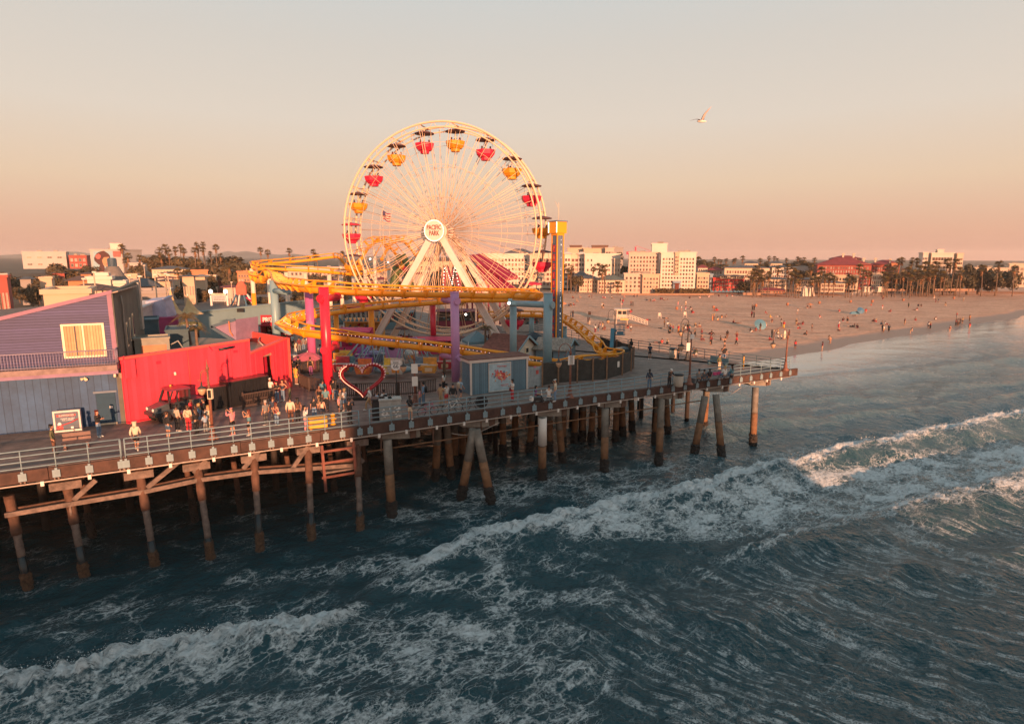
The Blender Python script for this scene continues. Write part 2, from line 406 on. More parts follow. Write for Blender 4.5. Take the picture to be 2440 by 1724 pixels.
pt = mrange(mth('ADD', n1, mth('MULTIPLY', n2, .35)), mth('SUBTRACT', 1.12, mth('MULTIPLY', den, .72)), mth('SUBTRACT', 1.24, mth('MULTIPLY', den, .72)))
gate = mrange(den, .06, .26)
# streaks drawn out along the run of the backwash
cx = nd('ShaderNodeCombineXYZ'); L.new(mth('MULTIPLY', nd('ShaderNodeAttribute', attribute_name='run').outputs['Fac'], .11), cx.inputs[0]); L.new(nd('ShaderNodeAttribute', attribute_name='lane').outputs['Fac'], cx.inputs[1])
wz = warp(warp(cx.outputs[0], .35, 1.0), 2.5, .34)
ns = noi(wz, .62, 7, .6).outputs['Fac']; ns2 = noi(wz, 1.9, 5, .6).outputs['Fac']; ng = noi(co, 9.0, 4, .7).outputs['Fac']
sline = mth('MAXIMUM', mth('MULTIPLY', mrange(mth('ABSOLUTE', mth('SUBTRACT', ns, .52)), .004, .042, 1.0, 0.0), mrange(n3, .40, .56)), mth('MULTIPLY', mrange(mth('ABSOLUTE', mth('SUBTRACT', ns2, .5)), .0, .022, .55, 0.0), mrange(n3, .52, .66)))
sline = mth('MULTIPLY', mth('MULTIPLY', sline, sa), mrange(ng, .38, .52))
nf = noi(w2, 1.5, 7, .7).outputs['Fac']; field = mth('MULTIPLY', mrange(nf, mth('SUBTRACT', 1.02, mth('MULTIPLY', fa, .55)), mth('SUBTRACT', 1.14, mth('MULTIPLY', fa, .55))), .9)
fm = mth('MAXIMUM', mth('MULTIPLY', mth('MAXIMUM', mth('MAXIMUM', l1, l2), l3), gate), mth('MAXIMUM', mth('MAXIMUM', pt, field), mth('MULTIPLY', sline, .9)))
nh = noi(w2, 3.4, 7, .72).outputs['Fac']; fm = mth('MULTIPLY', fm, mth('MULTIPLY', mrange(nh, .34, .52, .5, 1.0), mrange(n2, .3, .6, .85, 1.0)), clamp=True)
wb = N['Principled BSDF']; out = N['Material Output']
wb.inputs['Base Color'].default_value = (.008, .040, .050, 1); wb.inputs['Roughness'].default_value = .09; wb.inputs['IOR'].default_value = 1.333; wb.inputs['Specular Tint'].default_value = (.70, .92, 1.0, 1)
nb1 = noi(co, 1.3, 3, .55).outputs['Fac']; nb2 = noi(co, 4.2, 4, .6).outputs['Fac']
cm = nd('ShaderNodeMapping'); cm.inputs['Location'].default_value = (0, 0, 0); L.new(co, cm.inputs[0])
hgt = mth('ADD', mth('MULTIPLY', nb1, .36), mth('MULTIPLY', nb2, .12))
# calm water film near the shoreline
sp = nd('ShaderNodeSeparateXYZ'); L.new(co, sp.inputs[0])
inn = mth('ADD', mth('MULTIPLY', mth('SUBTRACT', sp.outputs[0], SO.x), SN.x), mth('MULTIPLY', mth('SUBTRACT', sp.outputs[1], SO.y), SN.y))
alg = mth('ADD', mth('MULTIPLY', mth('SUBTRACT', sp.outputs[0], SO.x), SU.x), mth('MULTIPLY', mth('SUBTRACT', sp.outputs[1], SO.y), SU.y))
inn = mth('SUBTRACT', inn, mth('MULTIPLY', mth('MAXIMUM', mth('SUBTRACT', mth('MULTIPLY', alg, -1.0), 8.0), 0.0), .55))
calm_ = mrange(inn, -30.0, -9.0, 1.0, .06)
sh0 = nd('ShaderNodeMix', data_type='RGBA'); L.new(mrange(inn, -75.0, -30.0), sh0.inputs[0]); sh0.inputs[6].default_value = (.010, .044, .054, 1); sh0.inputs[7].default_value = (.075, .135, .155, 1)
shal = nd('ShaderNodeMix', data_type='RGBA'); L.new(mrange(inn, -30.0, -2.0), shal.inputs[0]); L.new(sh0.outputs[2], shal.inputs[6]); shal.inputs[7].default_value = (.42, .41, .39, 1); L.new(shal.outputs[2], wb.inputs['Base Color'])
hgt = mth('MULTIPLY', hgt, calm_)
bp = nd('ShaderNodeBump'); bp.inputs['Strength'].default_value = 1.0; bp.inputs['Distance'].default_value = 1.0; L.new(hgt, bp.inputs['Height']); L.new(bp.outputs[0], wb.inputs['Normal'])
fb = nd('ShaderNodeBsdfPrincipled'); fb.inputs['Roughness'].default_value = .85; fb.inputs['Specular IOR Level'].default_value = .2
fb.inputs['Base Color'].default_value = (.86, .88, .88, 1)
bf = nd('ShaderNodeBump'); bf.inputs['Strength'].default_value = 1.0; bf.inputs['Distance'].default_value = .3
L.new(mth('ADD', mth('MULTIPLY', fm, .5), mth('ADD', mth('MULTIPLY', n2, .5), nh)), bf.inputs['Height']); L.new(bf.outputs[0], fb.inputs['Normal'])
ms = nd('ShaderNodeMixShader'); L.new(fm, ms.inputs[0]); L.new(wb.outputs[0], ms.inputs[1]); L.new(fb.outputs[0], ms.inputs[2]); L.new(ms.outputs[0], out.inputs[0])
sea.materials.append(m)
rs = np.random.RandomState(5); mb = MB()
for poly, n_, h_ in ((W1, 5200, .42), (W0, 2600, .26), (W2, 700, .25)):
 P_ = np.array(poly); seg = np.hypot(*(P_[1:]-P_[:-1]).T); cum = np.concatenate([[0], np.cumsum(seg)])
 for u in rs.uniform(.14, .90, n_)*cum[-1]:
  x, y = np.interp(u, cum, P_[:, 0]), np.interp(u, cum, P_[:, 1]); wv = .5*math.sin(x*.55)+.35*math.sin(x*1.23+1)+.2*math.sin(x*2.9)
  x += -.5*.25*wv+rs.normal(0, .25); y += -.42*wv+rs.normal(-.2, .3); z = .75*(1 if poly is W1 else .75)+abs(rs.normal(0, h_*.5)); s_ = rs.uniform(.005, .018)
  a_ = Vector(rs.normal(0, s_, 3)); b_ = Vector(rs.normal(0, s_, 3)); c_ = Vector((x, y, z)); mb.add([c_-a_, c_+b_, c_+a_, c_-b_], [(0, 1, 2, 3)])
tag(mb.build('sea_spray', mat('spray', (.86, .87, .87), .8, 0)), kind='stuff')
o = bpy.data.objects.new('sea_water', sea); COL.objects.link(o); tag(o, kind='structure')
# ================================================================== the beach and the land behind
def grid_obj(name, aa, ww, zf, m, kind='structure'):
 V = []; F = []; n = len(ww)
 for a in aa:
  for w in ww:
   p = SO+SU*a+SN*w; V.append((p.x, p.y, zf(p.x, p.y, a, w)))
 for i in range(len(aa)-1):
  for j in range(n-1): F.append((i*n+j, (i+1)*n+j, (i+1)*n+j+1, i*n+j+1))
 me = bpy.data.meshes.new(name); me.from_pydata(V, [], F); me.materials.append(m); me.update()
 me.polygons.foreach_set('use_smooth', [True]*len(F))
 o = bpy.data.objects.new(name, me); COL.objects.link(o); return tag(o, kind=kind)
ms_ = bpy.data.materials.new('sand'); ms_.use_nodes = True; nt = ms_.node_tree; N = nt.nodes; L = nt.links; b = N['Principled BSDF']
tc = nd('ShaderNodeTexCoord'); co = tc.outputs['Object']; sp = nd('ShaderNodeSeparateXYZ'); L.new(co, sp.inputs[0])
inn = mth('ADD', mth('MULTIPLY', mth('SUBTRACT', sp.outputs[0], SO.x), SN.x), mth('MULTIPLY', mth('SUBTRACT', sp.outputs[1], SO.y), SN.y))
alg = mth('ADD', mth('MULTIPLY', mth('SUBTRACT', sp.outputs[0], SO.x), SU.x), mth('MULTIPLY', mth('SUBTRACT', sp.outputs[1], SO.y), SU.y))
inn = mth('SUBTRACT', inn, mth('MULTIPLY', mth('MAXIMUM', mth('SUBTRACT', mth('MULTIPLY', alg, -1.0), 8.0), 0.0), .55))
big = noi(co, .06, 5, .6).outputs['Fac']; sml = noi(co, 1.2, 6, .7).outputs['Fac']
stx = nd('ShaderNodeMapping'); stx.inputs['Rotation'].default_value = (0, 0, R(-36)); stx.inputs['Scale'].default_value = (.25, 1, 1); L.new(co, stx.inputs[0])
trk = noi(stx.outputs[0], .35, 6, .7).outputs['Fac']
dry = mrange(mth('ADD', inn, mth('MULTIPLY', big, 10)), 9.0, 12.5)
m1 = nd('ShaderNodeMix', data_type='RGBA'); L.new(mrange(mth('ADD', mth('MULTIPLY', sml, .5), mth('MULTIPLY', trk, .5)), .36, .64), m1.inputs[0])
m1.inputs[6].default_value = (.43, .225, .145, 1); m1.inputs[7].default_value = (.72, .44, .30, 1)
m2 = nd('ShaderNodeMix', data_type='RGBA'); L.new(dry, m2.inputs[0]); m2.inputs[6].default_value = (.31, .195, .14, 1); L.new(m1.outputs[2], m2.inputs[7])
L.new(m2.outputs[2], b.inputs['Base Color']); L.new(mrange(dry, 0, 1, .5, .9), b.inputs['Roughness']); b.inputs['Specular IOR Level'].default_value = .3
bp = nd('ShaderNodeBump'); bp.inputs['Strength'].default_value = .9; bp.inputs['Distance'].default_value = .6
L.new(mth('MULTIPLY', mth('ADD', mth('MULTIPLY', sml, .35), trk), dry), bp.inputs['Height']); L.new(bp.outputs[0], b.inputs['Normal'])
aa = list(np.arange(-330, 520, 4.0)); ww = list(np.concatenate([np.arange(-30, 30, 1.5), np.arange(30, 151, 5)]))
def zs(x, y, a, w):
 z = sand_z(x, y)
 return z+(.10*math.sin(a*.5+math.sin(w*.4)*2)*math.sin(w*.33) if w > 18 else 0)
grid_obj('beach_sand', aa, ww, zs, ms_)
ml = mat('park_ground', (.10, .075, .05), .95, .35, .05, .3)
aa = list(np.linspace(-3500, 3500, 90)); ww = [148, 160, 175, 190, 205, 240, 300, 500, 900, 1600, 3000, 6000]
grid_obj('ground', aa, ww, lambda x, y, a, w: sand_z(x, y)-(.35 if w < 170 else 0), ml)
mw = mat('promenade_paving', (.34, .26, .2), .8, .15, .3)
grid_obj('promenade_path', list(np.arange(-40, 420, 10.0)), [142, 148.5], lambda x, y, a, w: sand_z(x, y)+.12, mw)
# far mountains
mm = mat('mountain_scrub', (.13, .12, .10), .95, .3, .004)
def ridge(name, pts, Y, seed, m):
 V = []; F = []; n = 120
 xs = np.linspace(pts[0][0], pts[-1][0], n); ps = np.interp(xs, [p[0] for p in pts], [p[1] for p in pts])
 for i in range(n):
  top = atY(xs[i], ps[i], Y); h = top.z+mnoise.fractal(Vector((i*.23, seed, 0)), 1, 2, 4)*top.z*.10
  for dy, k in ((-700, 0), (-420, .35), (-200, .72), (0, 1), (400, .5), (900, 0)):
   V.append((top.x*(1+dy/Y)+mnoise.noise(Vector((i*.4, dy*.01, seed)))*20, Y+dy, h*k*(1+.12*mnoise.noise(Vector((i*.5, dy*.02, seed+4))))))
 for i in range(n-1):
  for j in range(5): F.append((i*6+j, (i+1)*6+j, (i+1)*6+j+1, i*6+j+1))
 me = bpy.data.meshes.new(name); me.from_pydata(V, [], F); me.materials.append(m); me.polygons.foreach_set('use_smooth', [True]*len(F))
 o = bpy.data.objects.new(name, me); COL.objects.link(o); tag(o, kind='structure')
ridge('mountain', [(-500,612),(0,608),(140,600),(180,599),(215,604),(300,609),(360,607),(375,607),(480,612),(540,598),(562,601),(585,597),(612,605),(660,605),(720,607),(780,612),(900,610),(1100,612),(1300,611)], 3600, 1, mm)
# ================================================================== the pier
M_deck = mat('deck_planks', (.205, .140, .112), .75, .35, 1.2, .2); add_stripes(M_deck, 1, .21, .75, .08, True, -PA)
M_fas = mat('fascia_timber', (.070, .033, .023), .8, .4, 1.5, .5, bscale=6)
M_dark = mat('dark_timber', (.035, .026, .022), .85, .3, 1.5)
M_rail = mat('rail_paint', (.20, .28, .31), .55, .2, 3)
M_raild = mat('rail_paint_dark', (.045, .085, .11), .5, .2, 3)
M_bolt = mat('bolt_rust', (.30, .20, .15), .6, .2)
M_conc = mat('weathered_concrete', (.20, .17, .14), .85, .45, 1.3, .5)
M_alg = mat('algae_concrete', (.22, .105, .05), .85, .45, 2.0, .5)
M_mus = mat('mussel_crust', (.028, .02, .016), .8, .6, 6, 1.0, bscale=9)
M_wood = mat('weathered_wood', (.155, .11, .09), .85, .5, 2.5, .8, bscale=7)
M_woodr = mat('rusty_wood', (.10, .048, .03), .85, .5, 2.5, .8, bscale=7)
M_red = mat('red_oxide_timber', (.17, .052, .034), .7, .35, 2)
M_slv = mat('black_sleeve', (.012, .02, .024), .35, .2, 1)
M_barn = mat('barnacles', (.085, .042, .022), .9, .7, 7, 1.0, bscale=14)
M_white = mat('white_paint', (.72, .66, .60), .55, .08)
M_pipe = mat('conduit', (.42, .33, .27), .5, .15)
deck = MB()
poly = [P(-40, -.35), P(61.9, -.35), Vector((28.1, 61.6, 0)), Vector((24.3, 66.5, 0)), Vector((15.1, 77.6, 0)), Vector((2, 97, 0)), Vector((-14, 122, 0)), Vector((-60, 190, 0)), Vector((-78, 196, 0)), Vector((-112, 150, 0)), Vector((-118, 118, 0)), Vector((-75, 45, 0))]
deck.prism([(p.x, p.y) for p in poly][::1], DZ-.14, DZ)
tag(deck.build('pier_deck', M_deck), kind='structure')
# the timber fascia along the near edge with its conduit
t = thing('pier_fascia', 'long brown timber beam along the seaward edge of the pier deck', 'beam', P(20, -.45, DZ-.6), PA)
for i in range(21):
 s0 = -39+i*4.85
 MB().beam(P(s0, -.46, DZ-.35), P(s0+4.82, -.46-.02*(i % 3), DZ-.35+.02*(i % 2)), .2, .69+.05*math.sin(i*2.3), 0).build('plank', M_fas, t, True)
MB().tube([P(-39, -.62, DZ-.76), P(61.6, -.62, DZ-.76)], .045, 6).build('conduit_pipe', M_pipe, t, True)
for i in range(34):
 MB().box(P(-9+i*2.1+.15*math.sin(i*1.7), -.62, DZ-.83), (.16, .12, .26), PA).build('pipe_bracket', M_white, t, True)
# near railing: posts on bracket plates, four rails, an opening part way
post = MB(); post.tube([(0, 0, -.30), (0, 0, 1.10)], .032, 6)
me_post = post.mesh('post', [M_rail])
br = MB(); br.box((0, -.13, -.36), (.36, .06, .42)); br.box((0, -.06, -.1), (.12, .16, .1)); br.ball((-.09, -.16, -.64), .05, 1); br.ball((.09, -.16, -.64), .05, 1)
me_br = br.mesh('bracket', [M_rail, M_bolt])
def railing(label, a, b, n, name='pier_railing', side=-.5, brackets=True, heights=(1.1, .80, .48, .14), ends=True, m=None):
 m = m or M_rail
 a = Vector(a); b = Vector(b); d = b-a; ang = math.atan2(d.y, d.x); ln = d.length
 t = thing(name, label, 'railing', a, ang)
 for i in range(n+1):
  p = link(me_post, 'post', t, (ln*i/n+random.uniform(-.05, .05), 0, random.uniform(-.015, .015)), random.uniform(-.06, .06), mats=[m]); p.rotation_euler.x = random.uniform(-.02, .02)
  if brackets: link(me_br, 'bracket', p, (0, 0, 0))
 for h in heights:
  MB().tube([(0, 0, h), (ln, 0, h)], .036, 6).build('rail', m, t)
 if ends:
  for x in (0, ln): MB().tube([(x, 0, .14), (x, 0, 1.1)], .03, 6).build('end_bar', m, t)
 return t
g0, _ = st(at(868, 1020, 6.9)); g1, _ = st(at(893, 1014, 6.9))
sg, _ = st(at(297, 1075, 6.8))
railing('blue-grey pier railing left of the yellow box, from the near corner to the open gap', P(sg+.1, -.5, DZ), P(g0, -.5, DZ), 12)
railing('blue-grey pier railing in the lower left corner beyond the small step', P(-9, -.5, DZ), P(sg-.1, -.5, DZ), 8)
railing('longest blue-grey pier railing, running from the open gap to the far deck corner', P(g1, -.5, DZ), P(61.6, -.5, DZ), 30)
c1 = Vector((28.0, 61.8, DZ)); c2 = Vector((14.9, 77.2, DZ)); c3 = Vector((2.2, 96.5, DZ))
railing('dark blue railing along the beach side of the pier deck', c1, c2, 13, brackets=False, m=M_raild)
railing('dark blue railing behind the dark screen fence facing the beach', c2+Vector((-.1, .15, 0)), c3, 14, brackets=False, m=M_raild)
# deck beams below
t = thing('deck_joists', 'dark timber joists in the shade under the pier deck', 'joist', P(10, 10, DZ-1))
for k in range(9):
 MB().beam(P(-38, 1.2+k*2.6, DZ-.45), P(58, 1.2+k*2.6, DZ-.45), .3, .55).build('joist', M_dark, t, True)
# concrete pile caps running in under the deck
caps = [(870, 975), (1060, 950), (1216, 920), (1357, 902), (1483, 882), (1592, 868), (1693, 855)]
for i, (x, y) in enumerate(caps):
 s, _ = st(at(x*KD, y*KD, 5.9))
 t = thing('pile_cap', 'grey concrete beam end under the deck edge on concrete piles', 'pile cap', P(s+.8, 0, 5.2), PA, 'concrete beam ends under the deck')
 mb = MB(); mb.plate((0, -.3, 0), (1, 0, 0), (0, 0, 1), (0, -1, 0), [(-2.6, 1.12), (-2.6, .72), (-1.6, .55), (-1.2, .3), (1.0, .05), (1.75, .05), (1.75, 1.12)], 1.0)
 mb.build('beam', M_conc, t); MB().box((.2, 7.5, .6), (1.0, 14, .9)).build('crosshead', M_conc, t)
 MB().box((1.2, -.36, .55), (.45, .1, .9)).build('steel_plate', M_woodr, t)
def blend(a, b, k): return Vector(a).lerp(Vector(b), k)
def jit(pts, r, n=10, seed=0, amp=.12):
 return [r[i]*(1+amp*mnoise.noise(Vector((i*1.7, seed, 0)))) for i in range(len(pts))]
def crust(a, b, r, m, seed, n=9):
 """lumpy ring of shells round the foot of a pile"""
 mb = MB(); rnd = random.Random(seed); k = 16; n = 15; V = []; F = []
 for i in range(k+1):
  p = blend(a, b, i/k)
  for j in range(n):
   an = 2*math.pi*j/n; rr = r*(.92+.42*rnd.random())*(1 if 0 < i < k else .85)
   V.append((p.x+rr*math.cos(an), p.y+rr*math.sin(an), p.z+rnd.uniform(-.06, .06)))
 for i in range(k):
  for j in range(n): F.append((i*n+j, (i+1)*n+j, (i+1)*n+(j+1) % n, i*n+(j+1) % n))
 mb.add(V, F); return mb
wood = [((150, 1085), (190, 1290)), ((312, 1052), (347, 1265)), ((440, 1030), (472, 1243)), ((568, 1010), (583, 1222)), ((690, 995), (699, 1203)), ((800, 985), (808, 1183)), ((20, 1110), (62, 1312))]
wd = ['second', 'third', 'fourth', 'fifth', 'sixth', 'seventh', 'first']
wp = []
for i, ((tx, ty), (bx, by)) in enumerate(wood):
 a = onplane(tx*KD, ty*KD, .15); b = D(bx, by, 0); b = b+(b-a)*.25; wp.append((a, b))
 t = thing('wooden_pile', f'weathered wooden pile with black sleeve, {wd[i]} from the left in the front row', 'pile', (b.x, b.y, -1.4), 0, 'wooden piles of the near pier')
 k1, k2, k3 = .42+.06*(i % 3), .66, .80
 MB().tube([blend(a, b, q/8*.34) for q in range(9)], [.25+.015*math.sin(q*2+i) for q in range(9)], 9).build('upper_shaft', M_woodr, t, True)
 MB().tube([blend(a, b, .335+q/8*(k1+.12-.335)) for q in range(9)], [.195+.012*math.sin(q*2.3+i) for q in range(9)], 9).build('shaft', M_wood, t, True)
 MB().tube([blend(a, b, k1+.115), blend(a, b, .80)], [.205, .20], 10).build('sleeve', M_slv, t, True)
 MB().tube([blend(a, b, .79), b], [.19, .19], 8).build('foot', M_mus, t, True)
 crust(blend(a, b, .68), blend(a, b, .95), .24, M_barn, i).build('barnacle_crust', M_barn, t, True)
# second wooden row in the shade behind, with braces
for i, ((tx, ty), (bx, by)) in enumerate([((205, 1080), (207, 1200)), ((437, 1040), (437, 1165)), ((540, 1035), (541, 1150)), ((650, 1030), (657, 1125)), ((745, 1010), (750, 1095)), ((823, 985), (823, 1075))]):
 b = D(bx, by, 0); a = Vector((b.x-.5, b.y+.2, 5.8))
 t = thing('wooden_pile', 'dark wooden pile in the shade behind the front row of wooden piles', 'pile', (b.x, b.y, -1), 0, 'shaded wooden piles behind the front row')
 MB().tube([a, blend(a, b, .75)], [.18, .19], 8).build('shaft', M_woodr, t, True)
 MB().tube([blend(a, b, .74), b+Vector((0, 0, -1))], [.18, .18], 8).build('foot', M_mus, t, True)
 crust(blend(a, b, .72), blend(a, b, 1.02), .22, M_barn, i+30).build('barnacle_crust', M_mus, t, True)
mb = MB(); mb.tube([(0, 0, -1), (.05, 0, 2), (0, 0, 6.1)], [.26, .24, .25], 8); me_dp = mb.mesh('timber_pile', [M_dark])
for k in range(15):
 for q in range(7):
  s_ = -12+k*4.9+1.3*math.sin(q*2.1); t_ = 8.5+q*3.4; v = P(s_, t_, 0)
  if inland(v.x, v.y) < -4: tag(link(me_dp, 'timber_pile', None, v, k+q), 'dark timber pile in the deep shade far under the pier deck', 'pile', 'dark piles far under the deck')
# framing of the wooden section
wl = thing('wooden_bracing', 'weathered horizontal waler beams and slanting braces between the wooden piles', 'bracing', (wp[1][0].x, wp[1][0].y, 3))
wz = [onplane(x*KD, y*KD, 0) for x, y in ((20, 1150), (165, 1125), (328, 1098), (450, 1072), (575, 1055), (693, 1047), (812, 1038))]
for i in range(6):
 MB().beam(wz[i]+Vector((0, -.28, 0)), wz[i+1]+Vector((0, -.28, 0)), .14, .26).build('waler', M_wood, wl, True)
 MB().beam(wz[i]+Vector((0, .3, .06)), wz[i+1]+Vector((0, .3, .06)), .14, .26).build('waler', M_woodr, wl, True)
for (x0, y0, x1, y1, z0, z1) in ((330, 1092, 412, 1025, 3.3, 5.6), (165, 1120, 215, 1075, 3.6, 5.4), (655, 1050, 690, 1000, 3.8, 5.5), (545, 1050, 580, 1010, 4, 5.5), (815, 1035, 775, 1000, 3.6, 5.5), (435, 1060, 462, 1030, 4, 5.5)):
 a = onplane(x0*KD, y0*KD, -.1); b = onplane(x1*KD, y1*KD, -.1); MB().beam(a, b, .2, .26).build('brace', M_wood, wl, True)
for i in range(6):
 a = wp[i][0]; MB().box((a.x, a.y-.05, 5.42), (1.5, .6, .45), PA).build('corbel', M_wood, wl, True)
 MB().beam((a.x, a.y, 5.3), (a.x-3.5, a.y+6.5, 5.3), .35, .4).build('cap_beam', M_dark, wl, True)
 b = wz[min(i+1, 6)]; MB().box((b.x, b.y-.3, b.z-.35), (.1, .1, .6), PA).build('hanger', M_wood, wl, True)
# red access frame with a platform
sa_, _ = st(D(705, 1000, 5)); sb_, _ = st(D(772, 990, 5)); tA = thing('access_ladder', 'red-brown timber ladder frame with a small platform under the deck', 'ladder', P((sa_+sb_)/2, -.5, 3))
for s in (sa_, sb_): MB().beam(P(s, -.55, 5.75), P(s+.12, -.55, 2.5), .17, .17).build('stile', M_red, tA, True)
for z in (5.3, 4.5, 3.5): MB().beam(P(sa_-.1, -.56, z), P(sb_+.1, -.56, z), .1, .16).build('rung', M_red, tA, True)
MB().box(P((sa_+sb_)/2, .2, 3.75), (sb_-sa_, 1.3, .12), PA).build('platform', M_wood, tA, True)
# concrete piles
def cpile(tx, ty, bx, by, label, group, r=.30, ztop=5.5, white=0, seed=0, dark=False):
 b = D(bx, by, 0); a = D(tx, ty, ztop) if ty else Vector((b.x, b.y+.1, ztop))
 if ty and abs(a.y-b.y) > 3: a.y = b.y+.4; a.x = atY(tx*KD, ty*KD, a.y).x
 b2 = b+(b-a).normalized()*1.2
 t = thing('concrete_pile', label, 'pile', (b.x, b.y, -1.2), 0, group)
 k = (a.z-.95)/(a.z-b2.z); km = (a.z-2.9)/(a.z-b2.z)
 MB().tube([a, blend(a, b2, km*.5), blend(a, b2, km)], r, 12).build('shaft', M_conc, t, True)
 MB().tube([blend(a, b2, km-.005), blend(a, b2, k+.03)], [r*1.02, r*1.03], 12).build('algae_band', M_alg, t, True)
 MB().tube([blend(a, b2, k), b2], r*.95, 10).build('foot', M_mus, t, True)
 crust(blend(a, b2, k-.01), blend(a, b2, k+.17), r*1.08, M_mus, seed).build('mussel_crust', M_mus, t, True)
 if white: MB().tube([blend(a, b2, .0), blend(a, b2, .36)], r*1.15, 14).build('sleeve', M_white, t, True)
front = [(868, 985, 879, 1152, 'leftmost front concrete pile, tall and upright with white surf at its foot'),
 (1062, 962, 1035, 1112, 'front concrete pile leaning left, one leg of the left slanting pair'), (1068, 962, 1100, 1118, 'front concrete pile leaning right, one leg of the left slanting pair'),
 (1216, 935, 1216, 1072, 'upright front concrete pile with a pale sleeve round its top'), (1357, 915, 1355, 1052, 'upright front concrete pile between the pale-sleeved pile and the right slanting pair'),
 (1483, 895, 1477, 1036, 'upright pale concrete pile just left of the right slanting pair'), (1581, 888, 1556, 1018, 'front concrete pile leaning left, one leg of the right slanting pair'),
 (1605, 884, 1618, 1020, 'front concrete pile leaning right, one leg of the right slanting pair'), (1694, 868, 1688, 994, 'rightmost concrete pile under the deck corner')]
for i, (a, b, c, d, lab) in enumerate(front): cpile(a, b, c, d, lab, None, .32, 5.4, 1 if i == 3 else 0, i)
back = [(985, 985, 976, 1075), (1000, 980, 1012, 1070), (1021, 980, 1020, 1045), (1037, 975, 1037, 1040), (1052, 975, 1055, 1052), (1127, 960, 1128, 1018), (1197, 948, 1187, 1012), (1232, 945, 1232, 1010), (1247, 943, 1262, 1035),
  (1293, 938, 1287, 990), (1262, 940, 1262, 1000), (1330, 935, 1325, 988), (1342, 930, 1348, 980), (1382, 925, 1380, 985), (1392, 922, 1397, 975), (1412, 918, 1417, 962), (1475, 900, 1468, 990), (1490, 900, 1498, 975), (1585, 890, 1578, 965), (1308, 935, 1306, 985), (1155, 955, 1155, 1000), (1075, 965, 1075, 1010)]
for i, (a, b, c, d) in enumerate(back):
 cpile(a, b, c, d, 'brownish concrete pile in the rows behind the front piles', 'concrete piles behind the front row', .30, 5.6, 0, i+50)
# hanging cables under the deck
for i, (x0, x1, y0, y1) in enumerate(((975, 1075, 1010, 985), (1645, 1705, 948, 935))):
 a = P(st(at(x0*KD*.9995, y0, 5.2))[0], -.7, 5.3); b = P(st(at(x1*KD, y1, 5.5))[0], -.7, 5.6)
 pts = [a.lerp(b, k/10)+Vector((0, 0, -.55*math.sin(math.pi*k/10)*(1-k/20))) for k in range(11)]
 tag(MB().tube(pts, .025, 5).build('sagging_cable', M_pipe), ('sagging grey cable hanging under the deck by the left slanting piles', 'sagging grey cable hanging under the deck by the right slanting piles')[i], 'cable')
t = thing('walkway_pipe', 'thin rusty pipe hung on rods below the deck edge', 'pipe', P(30, -.3, 4.6))
MB().tube([P(17.5, -.3, 4.75), P(50, -.3, 4.75)], .05, 6).build('pipe', M_alg, t, True)
for k in range(9): MB().beam(P(18.5+k*3.9, -.3, 4.6), P(18.5+k*3.9, -.3, 5.8), .09, .09).build('hanger', M_woodr, t, True)
# ================================================================== purple building and red building at the left
M_purp = add_stripes(mat('purple_siding', (.054, .053, .145), .6, .08, 2), 2, .18, .6, .16)
M_pink = mat('pink_trim', (.25, .12, .19), .6, .1)
M_blueb = mat('blue_boards', (.028, .08, .175), .65, .22, 1.2)
M_grey = mat('grey_stucco', (.12, .115, .095), .9, .25, .8)
M_grav = mat('gravel_roof', (.40, .30, .24), .95, .3, 2, .4)
M_curt = add_stripes(mat('curtain_cloth', (.58, .36, .19), .9, .1, 3), 0, .16, .45, .25)
M_cream = mat('cream_frame', (.80, .62, .42), .5, .08)
M_blk = mat('black_metal', (.012, .012, .014), .5, .2)
M_red = mat('red_paint', (.80, .042, .075), .6, .13, .55, .1)
M_redt = mat('red_parapet_cap', (.80, .09, .07), .5, .08)
M_roof = mat('beige_roofing', (.36, .26, .19), .95, .22, .9, .2)
M_glass = mat('dark_glass', (.03, .035, .04), .08, 0)
M_oxide = MATS['red_oxide_timber']
C0 = Vector((-26.9, 41.2, 0)); WV = Vector((-.91, -.414, 0)).normalized(); WN = Vector((.414, -.91, 0)).normalized()
SD = Vector((-.414, .91, 0)).normalized()
def wp_(k, z, out=0.0): return C0+WV*k+WN*out+Vector((0, 0, z))
ang_w = math.atan2(WN.y, WN.x)
t = thing('purple_building', 'purple two storey building with lit curtained window above a blue boarded ground floor', 'building', (C0.x-4, C0.y+3, DZ), ang_w+math.pi/2)
def plate_w(name, poly, th, m, out=0.0, k0=0.0, par=None):
 return MB().plate(wp_(k0, 0, out), WV, (0, 0, 1), WN, poly, th).build(name, m, par or t, True)
plate_w('upper_wall', [(.02, 11.05), (16, 11.05), (16, 11.7), (.02, 15.72)], 9, M_purp)
plate_w('lower_wall', [(.02, DZ), (16, DZ), (16, 11.04), (.02, 11.04)], 9, add_stripes(M_blueb, 0, .42, .6, .06), -.01)
plate_w('corner_trim', [(0, 11.2), (.27, 11.2), (.27, 15.6), (0, 15.7)], .3, M_pink, .05)
plate_w('roof_trim', [(-.05, 15.66), (16, 11.6), (16, 11.84), (-.05, 15.9)], .4, M_pink, .12)
MB().plate(wp_(-.3, 0, .02), WV, (0, 0, 1), WN, [(-.1, 15.76), (16.3, 11.70), (16.3, 11.78), (-.1, 15.84)], 9.5).build('roof', M_grav, t, True)
mb = MB(); a = wp_(0, 0); mb.plate(a+Vector((.06, .03, 0)), SD, (0, 0, 1), Vector((SD.y, -SD.x, 0)), [(0, DZ), (14, DZ), (14, 16.1), (0, 15.75)], .3); mb.build('side_wall', M_grey, t, True)
sn = Vector((SD.y, -SD.x, 0))
def sidept(k, z, o=.05): return wp_(0, z)+SD*k+sn*o
